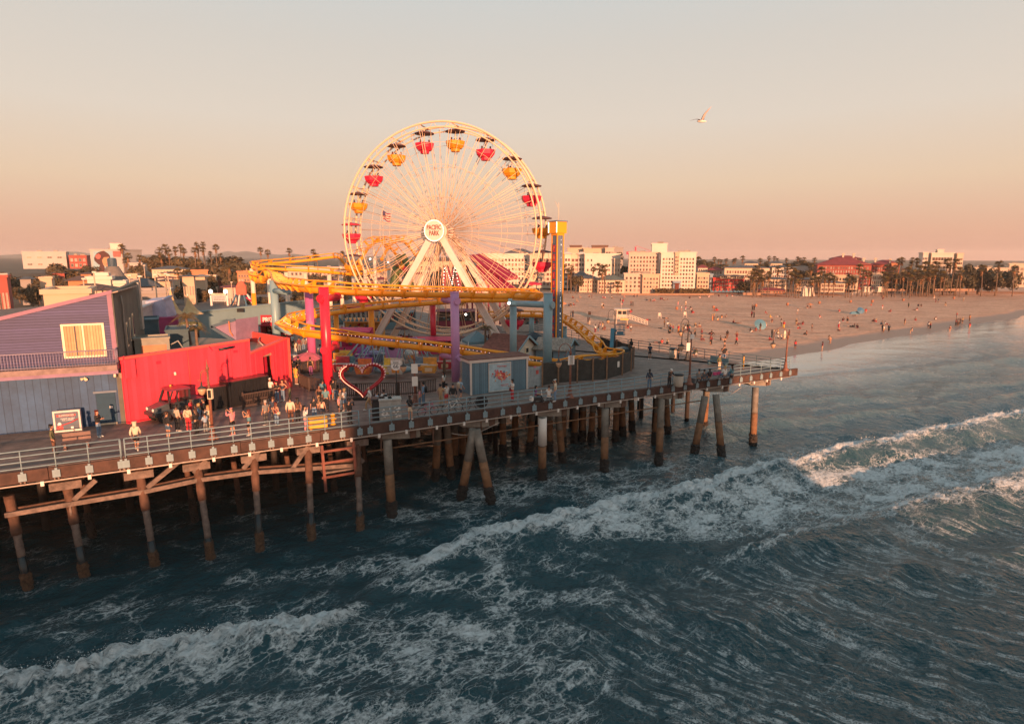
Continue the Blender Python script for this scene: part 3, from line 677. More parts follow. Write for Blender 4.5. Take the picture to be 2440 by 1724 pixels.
for k, z in ((4.5, 12.4), (6.2, 12.6), (7.8, 12.8)):
 w = MB().plate(sidept(k, z, .08), SD, (0, 0, 1), sn, [(-.35, -.9), (.35, -.9), (.35, .9), (-.35, .9)], .1).build('window', M_cream, t, True)
 MB().plate(sidept(k, z, .10), SD, (0, 0, 1), sn, [(-.22, -.75), (.22, -.75), (.22, .75), (-.22, .75)], .04).build('pane', M_glass, w, True)
MB().tube([sidept(2.2, 15.4, .2), sidept(2.6, 14.6, .2), sidept(2.8, 13.5, .15), sidept(2.8, 9, .15)], .07, 8).build('drainpipe', mat('galvanised', (.26, .25, .22), .5, .2), t, True)
MB().plate(sidept(11.5, 0, .25), SD, (0, 0, 1), sn, [(0, 12), (1.2, 12), (1.2, 16), (0, 16)], .5).build('vent_duct', mat('duct_metal', (.30, .29, .26), .5, .2), t, True)
# sliding window with curtains
w = plate_w('window', [(.62, 11.45), (3.02, 11.45), (3.02, 13.72), (.62, 13.72)], .12, M_cream, .06)
for x0, x1 in ((.76, 1.76), (1.88, 2.88)):
 plate_w('curtain', [(x0, 11.58), (x1, 11.58), (x1, 13.6), (x0, 13.6)], .03, M_curt, .075, 0, w)
plate_w('gap', [(1.78, 11.58), (1.87, 11.58), (1.87, 13.6), (1.78, 13.6)], .03, M_cream, .10, 0, w)
plate_w('blind_edge', [(2.22, 11.6), (2.30, 11.6), (2.30, 13.58), (2.22, 13.58)], .02, M_blk, .085, 0, w)
# balcony
bal = MB().hexa([wp_(-.05, 10.62, 0), wp_(13, 10.62, 0), wp_(13, 10.62, 1.15), wp_(-.05, 10.62, 1.15), wp_(-.05, 10.98, 0), wp_(13, 10.98, 0), wp_(13, 10.98, 1.15), wp_(-.05, 10.98, 1.15)]).build('balcony', mat('balcony_slab', (.24, .17, .16), .8, .3, 2), t, True)
mr_ = mat('balcony_rail_paint', (.30, .25, .33), .5, .1)
rl = MB(); rl.tube([wp_(-.02, 12.02, 1.1), wp_(13, 12.02, 1.1)], .035, 6); rl.tube([wp_(-.02, 11.1, 1.1), wp_(13, 11.1, 1.1)], .025, 6); rl.tube([wp_(0, 12.02, 1.1), wp_(0, 12.02, .05)], .035, 6)
for k in range(82): p = wp_(.0+k*.16, 0, 1.1); rl.cyl(p+Vector((0, 0, 11)), p+Vector((0, 0, 12.02)), .014, None, 4)
for k in range(6): p = wp_(0, 0, .1+k*.17); rl.cyl(p+Vector((0, 0, 11)), p+Vector((0, 0, 12.02)), .014, None, 4)
rl.build('railing', mr_, bal, True)
plate_w('fascia', [(-.05, 10.36), (13, 10.36), (13, 10.62), (-.05, 10.62)], .12, mat('fascia_purple', (.24, .15, .25), .6, .15), .9)
d_ = plate_w('door', [(.42, DZ+.02), (1.52, DZ+.02), (1.52, 8.95), (.42, 8.95)], .1, mat('blue_door', (.018, .055, .095), .8, .1), .05)
plate_w('door_frame', [(.30, 8.95), (1.66, 8.95), (1.66, 9.08), (.30, 9.08)], .12, mat('blue_frame', (.10, .14, .20), .5, .1), .08)
plate_w('notice', [(.62, 7.85), (.80, 7.85), (.80, 8.02), (.62, 8.02)], .02, M_white, .065, 0, d_)
plate_w('kick_plate', [(.45, DZ+.03), (1.48, DZ+.03), (1.48, DZ+.14), (.45, DZ+.14)], .03, M_cream, .07, 0, d_)
def camera_dome(label, p, n):
 t = thing('security_camera', label, 'camera', p); MB().cyl((0, 0, .12), (0, 0, .0), .07, .09).build('mount', M_white, t)
 MB().ball((n[0]*.02, n[1]*.02, -.05), .085).build('dome', M_cream, t)
camera_dome('pale dome camera under the balcony of the purple building, by its right corner', wp_(.25, 10.15, .35), WN)
t2 = thing('flood_light', 'small twin floodlight on the blue boarded wall under the balcony', 'lamp', wp_(2.0, 10.05, .08))
MB().box((0, 0, 0), (.14, .1, .14), ang_w).build('box', M_cream, t2)
for s in (-1, 1): MB().cyl((s*.05, -.02, 0), (s*.17, -.18, -.05), .05, .10).build('lamp_head', M_cream, t2)
# menu display case leaning by the wall
p = dk(163, 1028); t = thing('display_case', 'white framed glass display case with a red and blue poster on the deck', 'display case', p, ang_w+math.pi/2)
MB().box((0, .18, .72), (1.5, .34, 1.42)).build('case', mat('case_white', (.62, .55, .50), .5, .1), t)
pb = MB().box((0, -.005, .74), (1.28, .03, 1.16)).build('poster', mat('poster_blue', (.05, .075, .12), .4, .3, 4), t)
M_pr = mat('poster_red', (.50, .03, .035), .5, .1); M_lw = mat('lettering_white', (.75, .70, .66), .5, .05)
MB().box((-.02, -.024, 1.12), (1.05, .012, .14), 0, 0).build('banner', M_pr, pb)
MB().tube([(-.55, -.026, .42), (-.2, -.026, .50), (.2, -.026, .62), (.6, -.026, .82)], .035, 5).build('swoosh', M_pr, pb)
lettering('SUPERSAVER', .15, M_lw, pb, (0, -.034, 1.12), -math.pi/2, depth=.003)
lettering('GIANT SLUSH\nICE CREAM', .125, M_lw, pb, (.05, -.024, .85), -math.pi/2, depth=.003)
MB().ball((-.42, -.02, .52), .12, 0, 8, 6, (1, .15, 1.3)).build('cone', M_lw, pb); MB().box((-.42, -.024, .30), (.35, .012, .2)).build('cup', M_pr, pb)
MB().box((.25, -.024, .27), (.14, .012, .14)).build('badge', M_lw, pb)
# ---- red building
RA = Vector((-26.55, 40.95, 0)); RB = Vector((-20.95, 48.35, 0)); RC = Vector((-19.75, 53.2, 0)); RD = Vector((-26.0, 58.4, 0))
w1v = (RB-RA).normalized(); w1n = Vector((w1v.y, -w1v.x, 0)); w2v = (RC-RB).normalized(); w2n = Vector((w2v.y, -w2v.x, 0)); L1 = (RB-RA).length; L2 = (RC-RB).length
t = thing('red_building', 'long bright red building with a beige flat roof beside the purple building', 'building', (-24.5, 46, DZ), math.atan2(w1v.y, w1v.x))
def wallplate(name, o, ax, n, poly, th, m, out=0.0, par=None):
 return MB().plate(Vector(o)+Vector(n)*out, ax, (0, 0, 1), n, poly, th).build(name, m, par or t, True)
fw = wallplate('front_wall', RA, w1v, w1n, [(0, DZ), (L1, DZ), (L1, 11.55), (0, 11.25)], .3, add_stripes(M_red, 0, .3, .10, .06))
wallplate('parapet_cap', RA, w1v, w1n, [(-.1, 11.2), (L1, 11.5), (L1, 11.66), (-.1, 11.36)], .45, M_redt, .06)
for k in (.08, L1-.35, L1-.9, L1-1.6): wallplate('pilaster', RA, w1v, w1n, [(k, DZ), (k+.10, DZ), (k+.10, 11.45), (k, 11.4)], .06, M_red, .06)
wallplate('side_wall', RB, w2v, w2n, [(0, DZ), (1.55, DZ), (1.55, 10.0), (2.95, 10.2), (2.95, DZ), (L2, DZ), (L2, 11.05), (0, 10.45)], .3, M_red)
wallplate('doorway', RB, w2v, w2n, [(1.5, DZ), (3.0, DZ), (3.0, 10.3), (1.5, 10.1)], .05, mat('dark_red_recess', (.42, .012, .04), .6, .1), -.7)
for k in (.5, 3.2, 4.4): wallplate('pilaster', RB, w2v, w2n, [(k, DZ), (k+.14, DZ), (k+.14, 10.5+.1*k), (k, 10.48+.1*k)], .07, M_red, .07)
wallplate('parapet_cap', RB, w2v, w2n, [(0, 10.42), (L2+.1, 11.02), (L2+.1, 11.16), (0, 10.56)], .4, M_redt, .05)
w3v = (RD-RC).normalized(); w3n = Vector((w3v.y, -w3v.x, 0)); L3 = (RD-RC).length
wallplate('rear_parapet', RC, w3v, -w3n, [(0, DZ), (L3, DZ), (L3, 11.2), (0, 11.1)], .25, M_redt)
mb = MB(); mb.prism([(q.x, q.y) for q in (RA+w1n*-.2, RB+w2n*-.2, RC-w2n*.2, RD, Vector((-36, 62, 0)), Vector((-41, 53, 0)), Vector((-33, 44, 0)))], 9.9, 10.25); mb.build('roof', M_roof, t, True)
wallplate('wall_box', RA, w1v, w1n, [(.05, 9.9), (.75, 9.9), (.75, 11.2), (.05, 11.2)], .15, M_red, .22)
for k_, z_ in ((2.2, 10.6), (7.9, 10.7), (5.2, 8.6)): wallplate('vent', RA, w1v, w1n, [(k_, z_), (k_+.3, z_), (k_+.3, z_+.2), (k_, z_+.2)], .05, MATS['dark_red_recess'] if 'dark_red_recess' in MATS else M_red, .04)
MB().tube([RA+w1v*4.4+w1n*.06+Vector((0, 0, 11.3)), RA+w1v*4.4+w1n*.06+Vector((0, 0, 8.3))], .02, 5).build('cable', M_redt, t, True)
MB().tube([RA+w1v*6.0+Vector((0, 0, 11.45))+w1n*.1, RA+w1v*5.9+Vector((0, 0, 11.1))+w1n*.6, RA+w1v*6.4+Vector((0, 0, 11.25))+w1n*.9], .03, 6).build('lamp_arm', M_red, t, True)
MB().tube([RA+w1v*6.3+Vector((0, 0, 11.22))+w1n*.9, RA+w1v*7.4+Vector((0, 0, 11.3))+w1n*.9], .10, 8).build('lamp_head', M_blk, t, True)
MB().tube([RC+w3v*2+Vector((-.6, -1.2, 10.4)), RC+w3v*3+Vector((-.6, -1.0, 10.7)), RC+w3v*3.6+Vector((-.4, -.4, 10.9))], .06, 6).build('roof_pipe', M_pipe, t, True)
camera_dome('round white dome camera on the bright red wall above the utility cart', RA+w1v*3.35+w1n*.12+Vector((0, 0, 9.75)), w1n)
# black containers, barrier, cart in front of it
def ccont(label, a, b, dep, h):
 a = dk(*a); b = dk(*b); dd = b-a; rz = math.atan2(dd.y, dd.x); d = (dd.length, dep); p = (a+b)/2+Vector((-math.sin(rz), math.cos(rz), 0))*dep/2; t = thing('storage_container', label, 'container', p, rz)
 mb = MB(); n = int(d[0]/.16)
 for i in range(n): mb.box((-d[0]/2+(i+.5)*d[0]/n, -.02 if i % 2 else .03, h/2), (d[0]/n, d[1], h-.1))
 mb.build('shell', M_blk, t)
 for x in (-d[0]/2, d[0]/2):
  for y in (-d[1]/2, d[1]/2): MB().box((x, y, h/2), (.14, .14, h)).build('corner_post', M_blk, t)
 MB().box((0, 0, h), (d[0]+.1, d[1]+.1, .07)).build('lid', mat('container_roof', (.10, .03, .035), .35, .2), t)
aw = math.atan2(w1v.y, w1v.x)
ccont('left black corrugated container against the red wall', (506, 978), (545, 970), .9, 1.75)
ccont('right black corrugated container against the red wall, longer and taller', (549, 972), (641, 952), 1.5, 2.0)
p0 = dk(580, 975); p1 = dk(654, 962); d = p1-p0; t = thing('fence_panel', 'loose dark brown slatted fence panel standing in front of the black containers', 'fence panel', p0, math.atan2(d.y, d.x)); ln = d.length
M_br = mat('brown_fence', (.058, .034, .026), .7, .25, 2)
for z in (.15, .55, 1.05): MB().box((ln/2, 0, z+.1), (ln, .06, .1)).build('rail', M_br, t)
for x in (0, ln): MB().box((x, 0, .66), (.1, .1, 1.32)).build('post', M_br, t)
mb = MB(); [mb.box((.12+i*.13, .02, .62), (.05, .03, 1.0)) for i in range(int(ln/.13)-1)]; mb.build('slats', M_br, t)
# utility cart
p = (dk(395, 1006)+dk(520, 985))/2
t = thing('utility_cart', 'dark utility cart with a roofed cab parked along the red wall', 'utility cart', (-24.1, 42.45, DZ), aw+math.pi)
M_car = mat('cart_paint', (.03, .035, .04), .35, .2); M_hood = mat('cart_hood', (.06, .07, .08), .3, .15)
mb = MB(); mb.bevbox((0, 0, .62), (2.9, 1.35, .35), .1); mb.bevbox((-.2, 0, .95), (.9, 1.4, .4), .08); mb.build('body', M_car, t)
mb = MB(); mb.hexa([(.55, -.62, .75), (1.5, -.55, .72), (1.5, .55, .72), (.55, .62, .75), (.55, -.6, 1.22), (1.42, -.5, 1.0), (1.42, .5, 1.0), (.55, .6, 1.22)]); mb.build('hood', M_hood, t)
mb = MB()
for y in (-.66, .66):
 mb.beam((.62, y, 1.15), (.28, y, 2.0), .08, .08); mb.beam((-.72, y, 1.1), (-.72, y, 2.0), .09, .09); mb.beam((.28, y, 1.98), (-.74, y, 1.98), .08, .08); mb.beam((.05, y, 1.1), (.05, y, 2.0), .05, .06)
mb.build('cab_frame', M_car, t); MB().bevbox((-.2, 0, 2.0), (1.35, 1.5, .1), .08).build('roof', mat('cart_roof', (.20, .035, .05), .3, .1), t)
MB().bevbox((-.2, .66, .95), (.85, .06, .55), .02).build('door', M_car, t); MB().box((-.68, 0, 1.5), (.03, 1.25, .8)).build('rear_window', M_glass, t)
MB().hexa([(-1.55, -.66, .85), (-.8, -.66, .85), (-.8, .66, .85), (-1.55, .66, .85), (-1.6, -.7, 1.2), (-.8, -.7, 1.2), (-.8, .7, 1.2), (-1.6, .7, 1.2)]).build('cargo_bed', M_hood, t)
for x in (.95, -1.05):
 for y in (-.66, .66):
  wh = MB().cyl((x, y-.14, .36), (x, y+.14, .36), .36, None, 18).build('wheel', mat('tyre', (.015, .015, .015), .8, .1), t)
  MB().cyl((x, y-.15, .36), (x, y+.15, .36), .18, None, 12).build('rim', M_hood, wh)
for y in (-.42, .42): MB().ball((1.47, y, .88), .11, 0, 8, 6, (.5, 1, 1)).build('headlight', M_white, t)
MB().beam((1.56, -.6, .62), (1.56, .6, .62), .08, .22).build('bumper', M_car, t); t.scale = (1.1, 1.1, 1.1); MB().ball((-.1, -.5, 2.1), .07).build('beacon', mat('amber', (.9, .4, .05), .3, 0), t)
# ================================================================== roofs and small buildings behind them
def pxbox(name, label, cat, x0, y0, x1, y1, Y, dep, m, zb=None, cap=None, rz=0.0, group=None, capm=None, parapet=.15):
 a = atY(x0, y1, Y); b = atY(x1, y0, Y); w = b.x-a.x; zb = a.z if zb is None else zb; h = b.z-zb
 rz -= .95*math.atan2((a.x+b.x)/2, Y); c = Vector(((a.x+b.x)/2-math.sin(rz)*dep/2, Y+math.cos(rz)*dep/2, zb)); w *= math.cos(rz); t = thing(name, label, cat, c, rz, group)
 MB().box((0, 0, h/2), (w, dep, h)).build('wall', m, t)
 mb = MB()
 for sx_, sy_, ww, dd in ((0, -1, w+.12, .14), (0, 1, w+.12, .14), (-1, 0, .14, dep+.1), (1, 0, .14, dep+.1)):
  mb.box((sx_*w/2, sy_*dep/2, h+parapet/2-.02), (ww+.004*sy_, dd, parapet))
 mb.build('parapet', capm or m, t); return t, w, h
def mt(n, c, r=.7, v=.15): return mat(n, c, r, v)
pxbox('roof_cabin', 'teal boarded rooftop cabin behind the red building, nearest the small palms', 'cabin', 398, 788, 448, 826, 53, 4, mt('teal_dark', (.045, .085, .105)), 9.9)
pxbox('roof_cabin', 'teal boarded rooftop cabin touching the grey side of the purple building', 'cabin', 345, 764, 376, 820, 56, 4, mt('teal_dark', (.045, .085, .105)), 9.9)
pxbox('roof_cabin', 'dark magenta rooftop cabin behind the red building', 'cabin', 368, 759, 424, 788, 62, 4, mt('magenta', (.32, .03, .11)), 9.9)
t, w, h = pxbox('roof_unit', 'low grey rooftop unit with an orange front panel on the red building', 'roof unit', 322, 808, 403, 828, 47.5, 2.2, mt('unit_grey', (.25, .24, .2)), 10.2)
MB().box((.1, -1.13, h*.45), (w*.72, .05, h*.5)).build('panel', mt('orange_panel', (.55, .20, .10)), t)
MB().tube([(w/2, -.5, h*.6), (w/2+.6, -.5, h*.8), (w/2+1.0, -.5, h*.3)], .06, 6).build('duct', mt('duct_metal', (.3, .29, .26)), t)
def pxwall(name, label, cat, pts, Y0, Y1, th, m, group=None):
 """a wall or sloping slab through four photo points, left pair at depth Y0 and right pair at Y1"""
 q = [atY(*pts[0], Y0), atY(*pts[1], Y1), atY(*pts[2], Y1), atY(*pts[3], Y0)]
 n = (q[1]-q[0]).cross(q[3]-q[0]).normalized(); n = n if n.y > 0 else -n
 o = thing(name, label, cat, (q[0]+q[1])/2, 0, group); mb = MB(); mb.hexa(q+[p+n*th for p in q]); mb.build('wall', m, o, True)
 MB().beam(q[3]+Vector((0, -.05, .05)), q[2]+Vector((0, -.05, .05)), .3, .18).build('coping', m, o, True); return o
# note: point order bottom-left, bottom-right, top-right, top-left
pxwall('pavilion', 'white sloping pavilion wall behind the grey side of the purple building', 'pavilion', [(334, 762), (395, 752), (392, 712), (330, 738)], 62, 66, 2.5, mt('pale_pink_wall', (.60, .50, .46)))
pxwall('pavilion', 'lavender sloping pavilion gable behind the magenta rooftop cabin', 'pavilion', [(400, 764), (424, 756), (408, 706), (391, 714)], 64, 66, 2, mt('lavender', (.42, .40, .52)))
o = pxwall('game_hall', 'long blue-grey hall wall with a flat top behind the red building', 'hall', [(470, 850), (735, 850), (733, 716), (470, 744)], 80, 97, .5, mat('teal_hall', (.20, .29, .31), .7, .08, .5))
MB().box(atY(577, 738, 86)-Vector((0, .5, 0)), (.9, .3, .5)).build('wall_lamp', M_blk, o, True)
# triangular purple gable on the roof
q = [atY(504, 778, 55), atY(563, 814, 55), atY(561, 761, 55)]
t = thing('roof_gable', 'purple triangular rooftop gable with blue edges behind the red wall', 'gable', (q[0]+q[1])/2)
MB().add([*q, *[v+Vector((.8, 3, 0)) for v in q]], [(0, 1, 2), (5, 4, 3), (0, 3, 4, 1), (1, 4, 5, 2), (2, 5, 3, 0)]).build('panel', mt('gable_purple', (.26, .17, .26)), t, True)
for a, b in ((0, 1), (2, 0)): MB().beam(q[a]+Vector((0, -.06, 0)), q[b]+Vector((0, -.06, 0)), .2, .25).build('edge', mt('edge_blue', (.07, .11, .15)), t, True)
MB().tube([atY(545, 765, 54.7), atY(548, 790, 54.7), atY(555, 800, 54.7)], .06, 6).build('pipe', mt('orange_pipe', (.6, .2, .08)), t, True)
# GAMES sign and WIN sign, PRIZES booth
def sign_plate(name, label, x0, y0, x1, y1, Y, m, txt, tm, size, shape='rect', par=None, posts=True):
 a = atY(x0, y1, Y); b = atY(x1, y0, Y); w = b.x-a.x; h = b.z-a.z; c = (a+b)/2; t = thing(name, label, 'sign', (c.x, c.y, a.z))
 if shape == 'oval': pl = [(w/2*math.copysign(abs(math.cos(k))**.6, math.cos(k)), h/2*math.copysign(abs(math.sin(k))**.6, math.sin(k))) for k in [i*math.pi/12 for i in range(24)]]
 else: pl = [(-w/2, -h/2), (w/2, -h/2), (w/2, h/2), (-w/2, h/2)]
 MB().plate((0, 0, h/2), (1, 0, 0), (0, 0, 1), (0, -1, 0), pl, .2).build('board', m, t)
 lettering(txt, size*h, tm, t, (0, -.03, h/2), -math.pi/2, depth=.02, bold=.01)
 if posts:
  for x in (-w*.3, w*.3): MB().box((x, .2, h*.2-1.0), (.12, .12, 2.4)).build('post', M_blk, t)
 return t
sign_plate('games_sign', 'olive green oval sign reading GAMES behind the small palm', 427, 766, 479, 789, 60, mt('olive', (.10, .105, .045)), 'GAMES', M_lw, .55, 'oval')
sign_plate('win_sign', 'small dark sign reading WIN on the blue-grey hall wall', 563, 770, 580, 786, 80, mt('navy_sign', (.03, .035, .045)), 'WIN', M_lw, .5, 'oval')
a = atY(626, 850, 78); b = atY(682, 776, 78); w = b.x-a.x; h = b.z-DZ; t = thing('prize_booth', 'dark red prize booth with shelves in front of the blue-grey hall', 'booth', ((a.x+b.x)/2, 79, DZ))
MB().box((0, .9, h/2), (w, .15, h)).build('rear_wall', mt('booth_dark', (.03, .012, .015)), t)
for x in (-w/2, w/2): MB().box((x, 0, h/2), (.15, 1.9, h)).build('side_wall', mt('booth_red', (.40, .02, .035)), t)
MB().box((0, -.1, h+.06), (w+.3, 2.2, .14)).build('roof', mt('booth_red', (.40, .02, .035)), t); MB().box((0, -.8, .5), (w, .5, 1.0)).build('counter', mt('booth_red', (.40, .02, .035)), t)
mb = MB(); rnd = random.Random(4)
for k in range(26): mb.ball((rnd.uniform(-w*.45, w*.45), .6, rnd.uniform(1.2, h-.3)), rnd.uniform(.1, .2), rnd.randrange(3), 6, 5)
mb.build('prizes', [mt('toy_red', (.6, .03, .05)), mt('toy_brown', (.25, .12, .05)), mt('toy_pale', (.5, .4, .35))], t)
sb = MB().box((-w*.12, -.9, h+.75), (w*.72, .2, 1.25)).build('sign_board', mt('booth_red', (.40, .02, .035)), t)
lettering('PRIZES', .85, M_lw, sb, (-w*.10, -1.02, h+.75), -math.pi/2, depth=.02, bold=.02, sx=.8)
# tent peaks, sign frame with floodlights, striped slide tower
def tent(label, px, pyt, x0, x1, yb, Y, m, cat='tent', name='tent', grp=None, n=8):
 a = atY(x0, yb, Y); b = atY(x1, yb, Y); tp = atY(px, pyt, Y); rr = (b.x-a.x)/2; t = thing(name, label, cat, ((a.x+b.x)/2, Y, a.z), 0, grp); ox = tp.x-(a.x+b.x)/2; h = tp.z-a.z
 V = []; prof = [(1, 0), (.62, .18), (.34, .44), (.14, .75), (.02, 1)]
 for r, z in prof:
  for j in range(n*2): an = math.pi*j/n; k = 1-(.06 if j % 2 else 0)*(1-z); V.append((ox*z+rr*r*k*math.cos(an), rr*r*k*math.sin(an), h*z))
 F = [(i*2*n+j, i*2*n+(j+1) % (2*n), (i+1)*2*n+(j+1) % (2*n), (i+1)*2*n+j) for i in range(4) for j in range(2*n)]
 MB().add(V, F).build('canopy', m, t); MB().tube([(ox, 0, h*.9), (ox, 0, h*1.08)], .05, 6).build('finial', M_white, t); return t
mtan = mt('tan_canvas', (.62, .40, .19)); tent('left tan peaked canvas tent behind the lavender gable', 406, 688, 384, 436, 748, 72, mtan); tent('right tan peaked canvas tent beside the blue-grey hall', 447, 704, 428, 484, 748, 74, mtan)
t = thing('lit_sign_frame', 'white sign frame with two bright floodlights behind the hall roof', 'sign', atY(524, 728, 112)); A0 = atY(506, 728, 112); B0 = atY(542, 694, 112); w = B0.x-A0.x; h = B0.z-A0.z
for x in (-w/2, w/2): MB().box((x, 0, h*.45), (.3, .3, h*.9)).build('post', M_white, t)
MB().box((0, 0, h*.50), (w*.82, .12, h*.42)).build('board', mt('board_pale', (.5, .5, .5)), t); MB().box((0, -.05, h*.80), (w*1.05, .2, h*.14)).build('header', mt('header_warm', (.62, .42, .30)), t)
mb = MB(); [mb.box((-w*.3+k*w*.1, -.09, h*.5+q*h*.1), (w*.08, .02, h*.04)) for k in range(7) for q in (-1, 0, 1)]; mb.build('lettering', mt('ink', (.06, .06, .07)), t)
mb = MB(); [mb.box((-w*.3+k*w*.12, 0, h*.18), (w*.09, .1, h*.1)) for k in range(6)]; mb.build('lower_strip', mt('ink', (.06, .06, .07)), t)
M_lit = mat('lit_lamp', (1, .93, .8), .4, 0, emit=3)
for x in (-w*.46, w*.46): MB().ball((x, -.3, h*1.0), .36).build('lamp', M_lit, t)
t = thing('striped_slide_tower', 'small red topped fairground tower with blue and white striped legs behind the hall', 'ride', atY(578, 728, 118))
for x in (-1.9, -.7, .7, 1.9): MB().beam((x*1.15, 0, 0), (x*.55, 0, 2.2), .35, .2).build('leg', mt('stripe_blue', (.07, .16, .24)) if x in (-1.9, .7) else M_white, t)
MB().plate((0, -.2, 2.1), (1, 0, 0), (0, 0, 1), (0, -1, 0), [(-.9, 0), (.9, 0), (.9, 1.6), (.5, 2.3), (0, 2.6), (-.5, 2.3), (-.9, 1.6)], .5).build('head_board', mt('red_orange', (.62, .12, .07)), t)
MB().beam((.9, 0, 1.6), (2.4, -.5, .6), .5, .15).build('slide', mt('slide_red', (.55, .03, .08)), t)
# ================================================================== ferris wheel
M_yel = mat('coaster_yellow', (.86, .315, .008), .42, .07, 1.2)
M_yeld = mat('coaster_rail_orange', (.70, .22, .015), .4, .12)
M_whl = mat('wheel_white', (.80, .54, .35), .45, .06)
M_leg = mat('wheel_leg_white', (.74, .60, .52), .5, .07)
M_gred = mat('gondola_red', (.62, .018, .06), .4, .08); M_gyel = mat('gondola_yellow', (.74, .29, .012), .4, .06)
M_can = mat('canopy_dark', (.10, .035, .035), .6, .1); M_bulb = mat('bulb', (1, .88, .7), .4, 0, emit=1.4)
WC = atY(1056, 552, 78.0); WR = 12.8
wn_ = Vector((-math.sin(R(14)), -math.cos(R(14)), 0)); wpv = Vector((-wn_.y, wn_.x, 0)); wz_ = Vector((0, 0, 1))
def wpt(r, a, o): return WC+wpv*(r*math.sin(a))+wz_*(r*math.cos(a))+wn_*o
wheel = thing('ferris_wheel', 'tall cream ferris wheel with a round hub sign above the yellow coaster', 'ferris wheel', (WC.x, WC.y, DZ), math.atan2(wpv.y, wpv.x))
HW = 1.5
for o in (HW, -HW):
 MB().tube([wpt(WR, 2*math.pi*i/96, o) for i in range(96)], .125, 8, 0, True).build('rim', M_whl, wheel, True)
 MB().tube([wpt(WR-.62, 2*math.pi*i/96, o*1.0) for i in range(96)], .09, 6, 0, True).build('inner_rim', M_whl, wheel, True)
 mb = MB()
 for i in range(80):
  a = 2*math.pi*i/80; mb.cyl(wpt(WR-.62, a, o), wpt(WR, a+.04*(1 if i % 2 else -1), o), .03, None, 4)
 mb.build('rim_lacing', M_whl, wheel, True)
 mb = MB(); A0_ = R(8)
 for i in range(20):
  for s in (-1, 1):
   a = A0_+2*math.pi*i/20
   mb.cyl(wpt(.75, a+s*.12, o*.85), wpt(WR, a+s*.012, o), .045, .035, 5)
   mb.cyl(wpt(.75, a+math.pi/20+s*.12, o*.85), wpt(WR-.6, a+math.pi/20+s*.05, o), .03, .025, 4)
 mb.build('spokes', M_whl, wheel, True)
 for rr in (.33, .62, .82):
  MB().tube([wpt(WR*rr, A0_+math.pi/20*i, o*.93) for i in range(40)], .02, 4, 0, True, smooth=False).build('brace_ring', M_whl, wheel, True)
mb = MB()
for i in range(20):
 a = A0_+2*math.pi*i/20
 mb.cyl(wpt(WR, a, HW), wpt(WR, a, -HW), .05, None, 5); mb.cyl(wpt(WR*.6, a, HW*.93), wpt(WR*.62, a+.02, -HW*.93), .02, None, 4); mb.cyl(wpt(WR*.33, a, HW*.9), wpt(WR*.33, a+.1, -HW*.9), .02, None, 4)
mb.build('cross_bars', M_whl, wheel, True)
MB().tube([WC+wn_*2.9, WC-wn_*2.9], .42, 14).build('axle', M_leg, wheel, True)
for o in (HW*.85, -HW*.85): MB().tube([WC+wn_*(o-.15), WC+wn_*(o+.15)], .95, 20).build('hub_flange', M_leg, wheel, True)
sg = MB().tube([WC+wn_*2.9, WC+wn_*3.15], 1.3, 40).build('hub_sign', mat('sign_cream', (.80, .60, .50), .5, .03), wheel, True)
mb = MB(); [mb.ball(WC+wn_*3.18+wpv*(1.22*math.sin(k*math.pi/24))+wz_*(1.22*math.cos(k*math.pi/24)), .04, 0, 6, 4) for k in range(48)]; mb.build('bulbs', M_bulb, sg, True)
lettering('PACIFIC\nPARK', .80, mat('sign_brown', (.16, .045, .04), .6, 0), sg, WC+wn_*3.17+wz_*.02, math.atan2(wn_.y, wn_.x), depth=.02, sx=.66, world=True, bold=.014)
for sd_, o in ((-1, 2.35), (1, 2.35), (-1, -2.35), (1, -2.35)):
 top = WC+wn_*o+wz_*-.2+wpv*(sd_*.35); ft = Vector((WC.x, WC.y, DZ))+wn_*(o*1.25)+wpv*(sd_*9.0)
 lg = MB(); lg.beam(top, ft, .34, .78, 0, tuple(wn_.cross(wz_))); lg = lg.build('leg', M_leg, wheel, True)
 nn = wn_*(.14 if o > 0 else -.14); dd = (ft-top).normalized(); side = dd.cross(wn_).normalized()
 mb = MB()
 for s in (-.33, .33): mb.beam(top+dd*5+side*s+wn_*.22*(1), ft+side*s+wn_*.22, .14, .10, 0, tuple(wn_))
 mb.build('flange', M_leg, lg, True)
for sd_ in (-1, 1): MB().box(Vector((WC.x, WC.y, DZ+.25))+wpv*(sd_*9.0), (1.6, 7.5, .5), math.atan2(wpv.y, wpv.x)).build('footing', M_leg, wheel, True)
MB().beam(Vector((WC.x, WC.y, DZ+1.0))+wpv*-8.4+wn_*2.8, Vector((WC.x, WC.y, DZ+1.0))+wpv*8.4+wn_*2.8, .25, .3).build('tie_beam', M_leg, wheel, True)
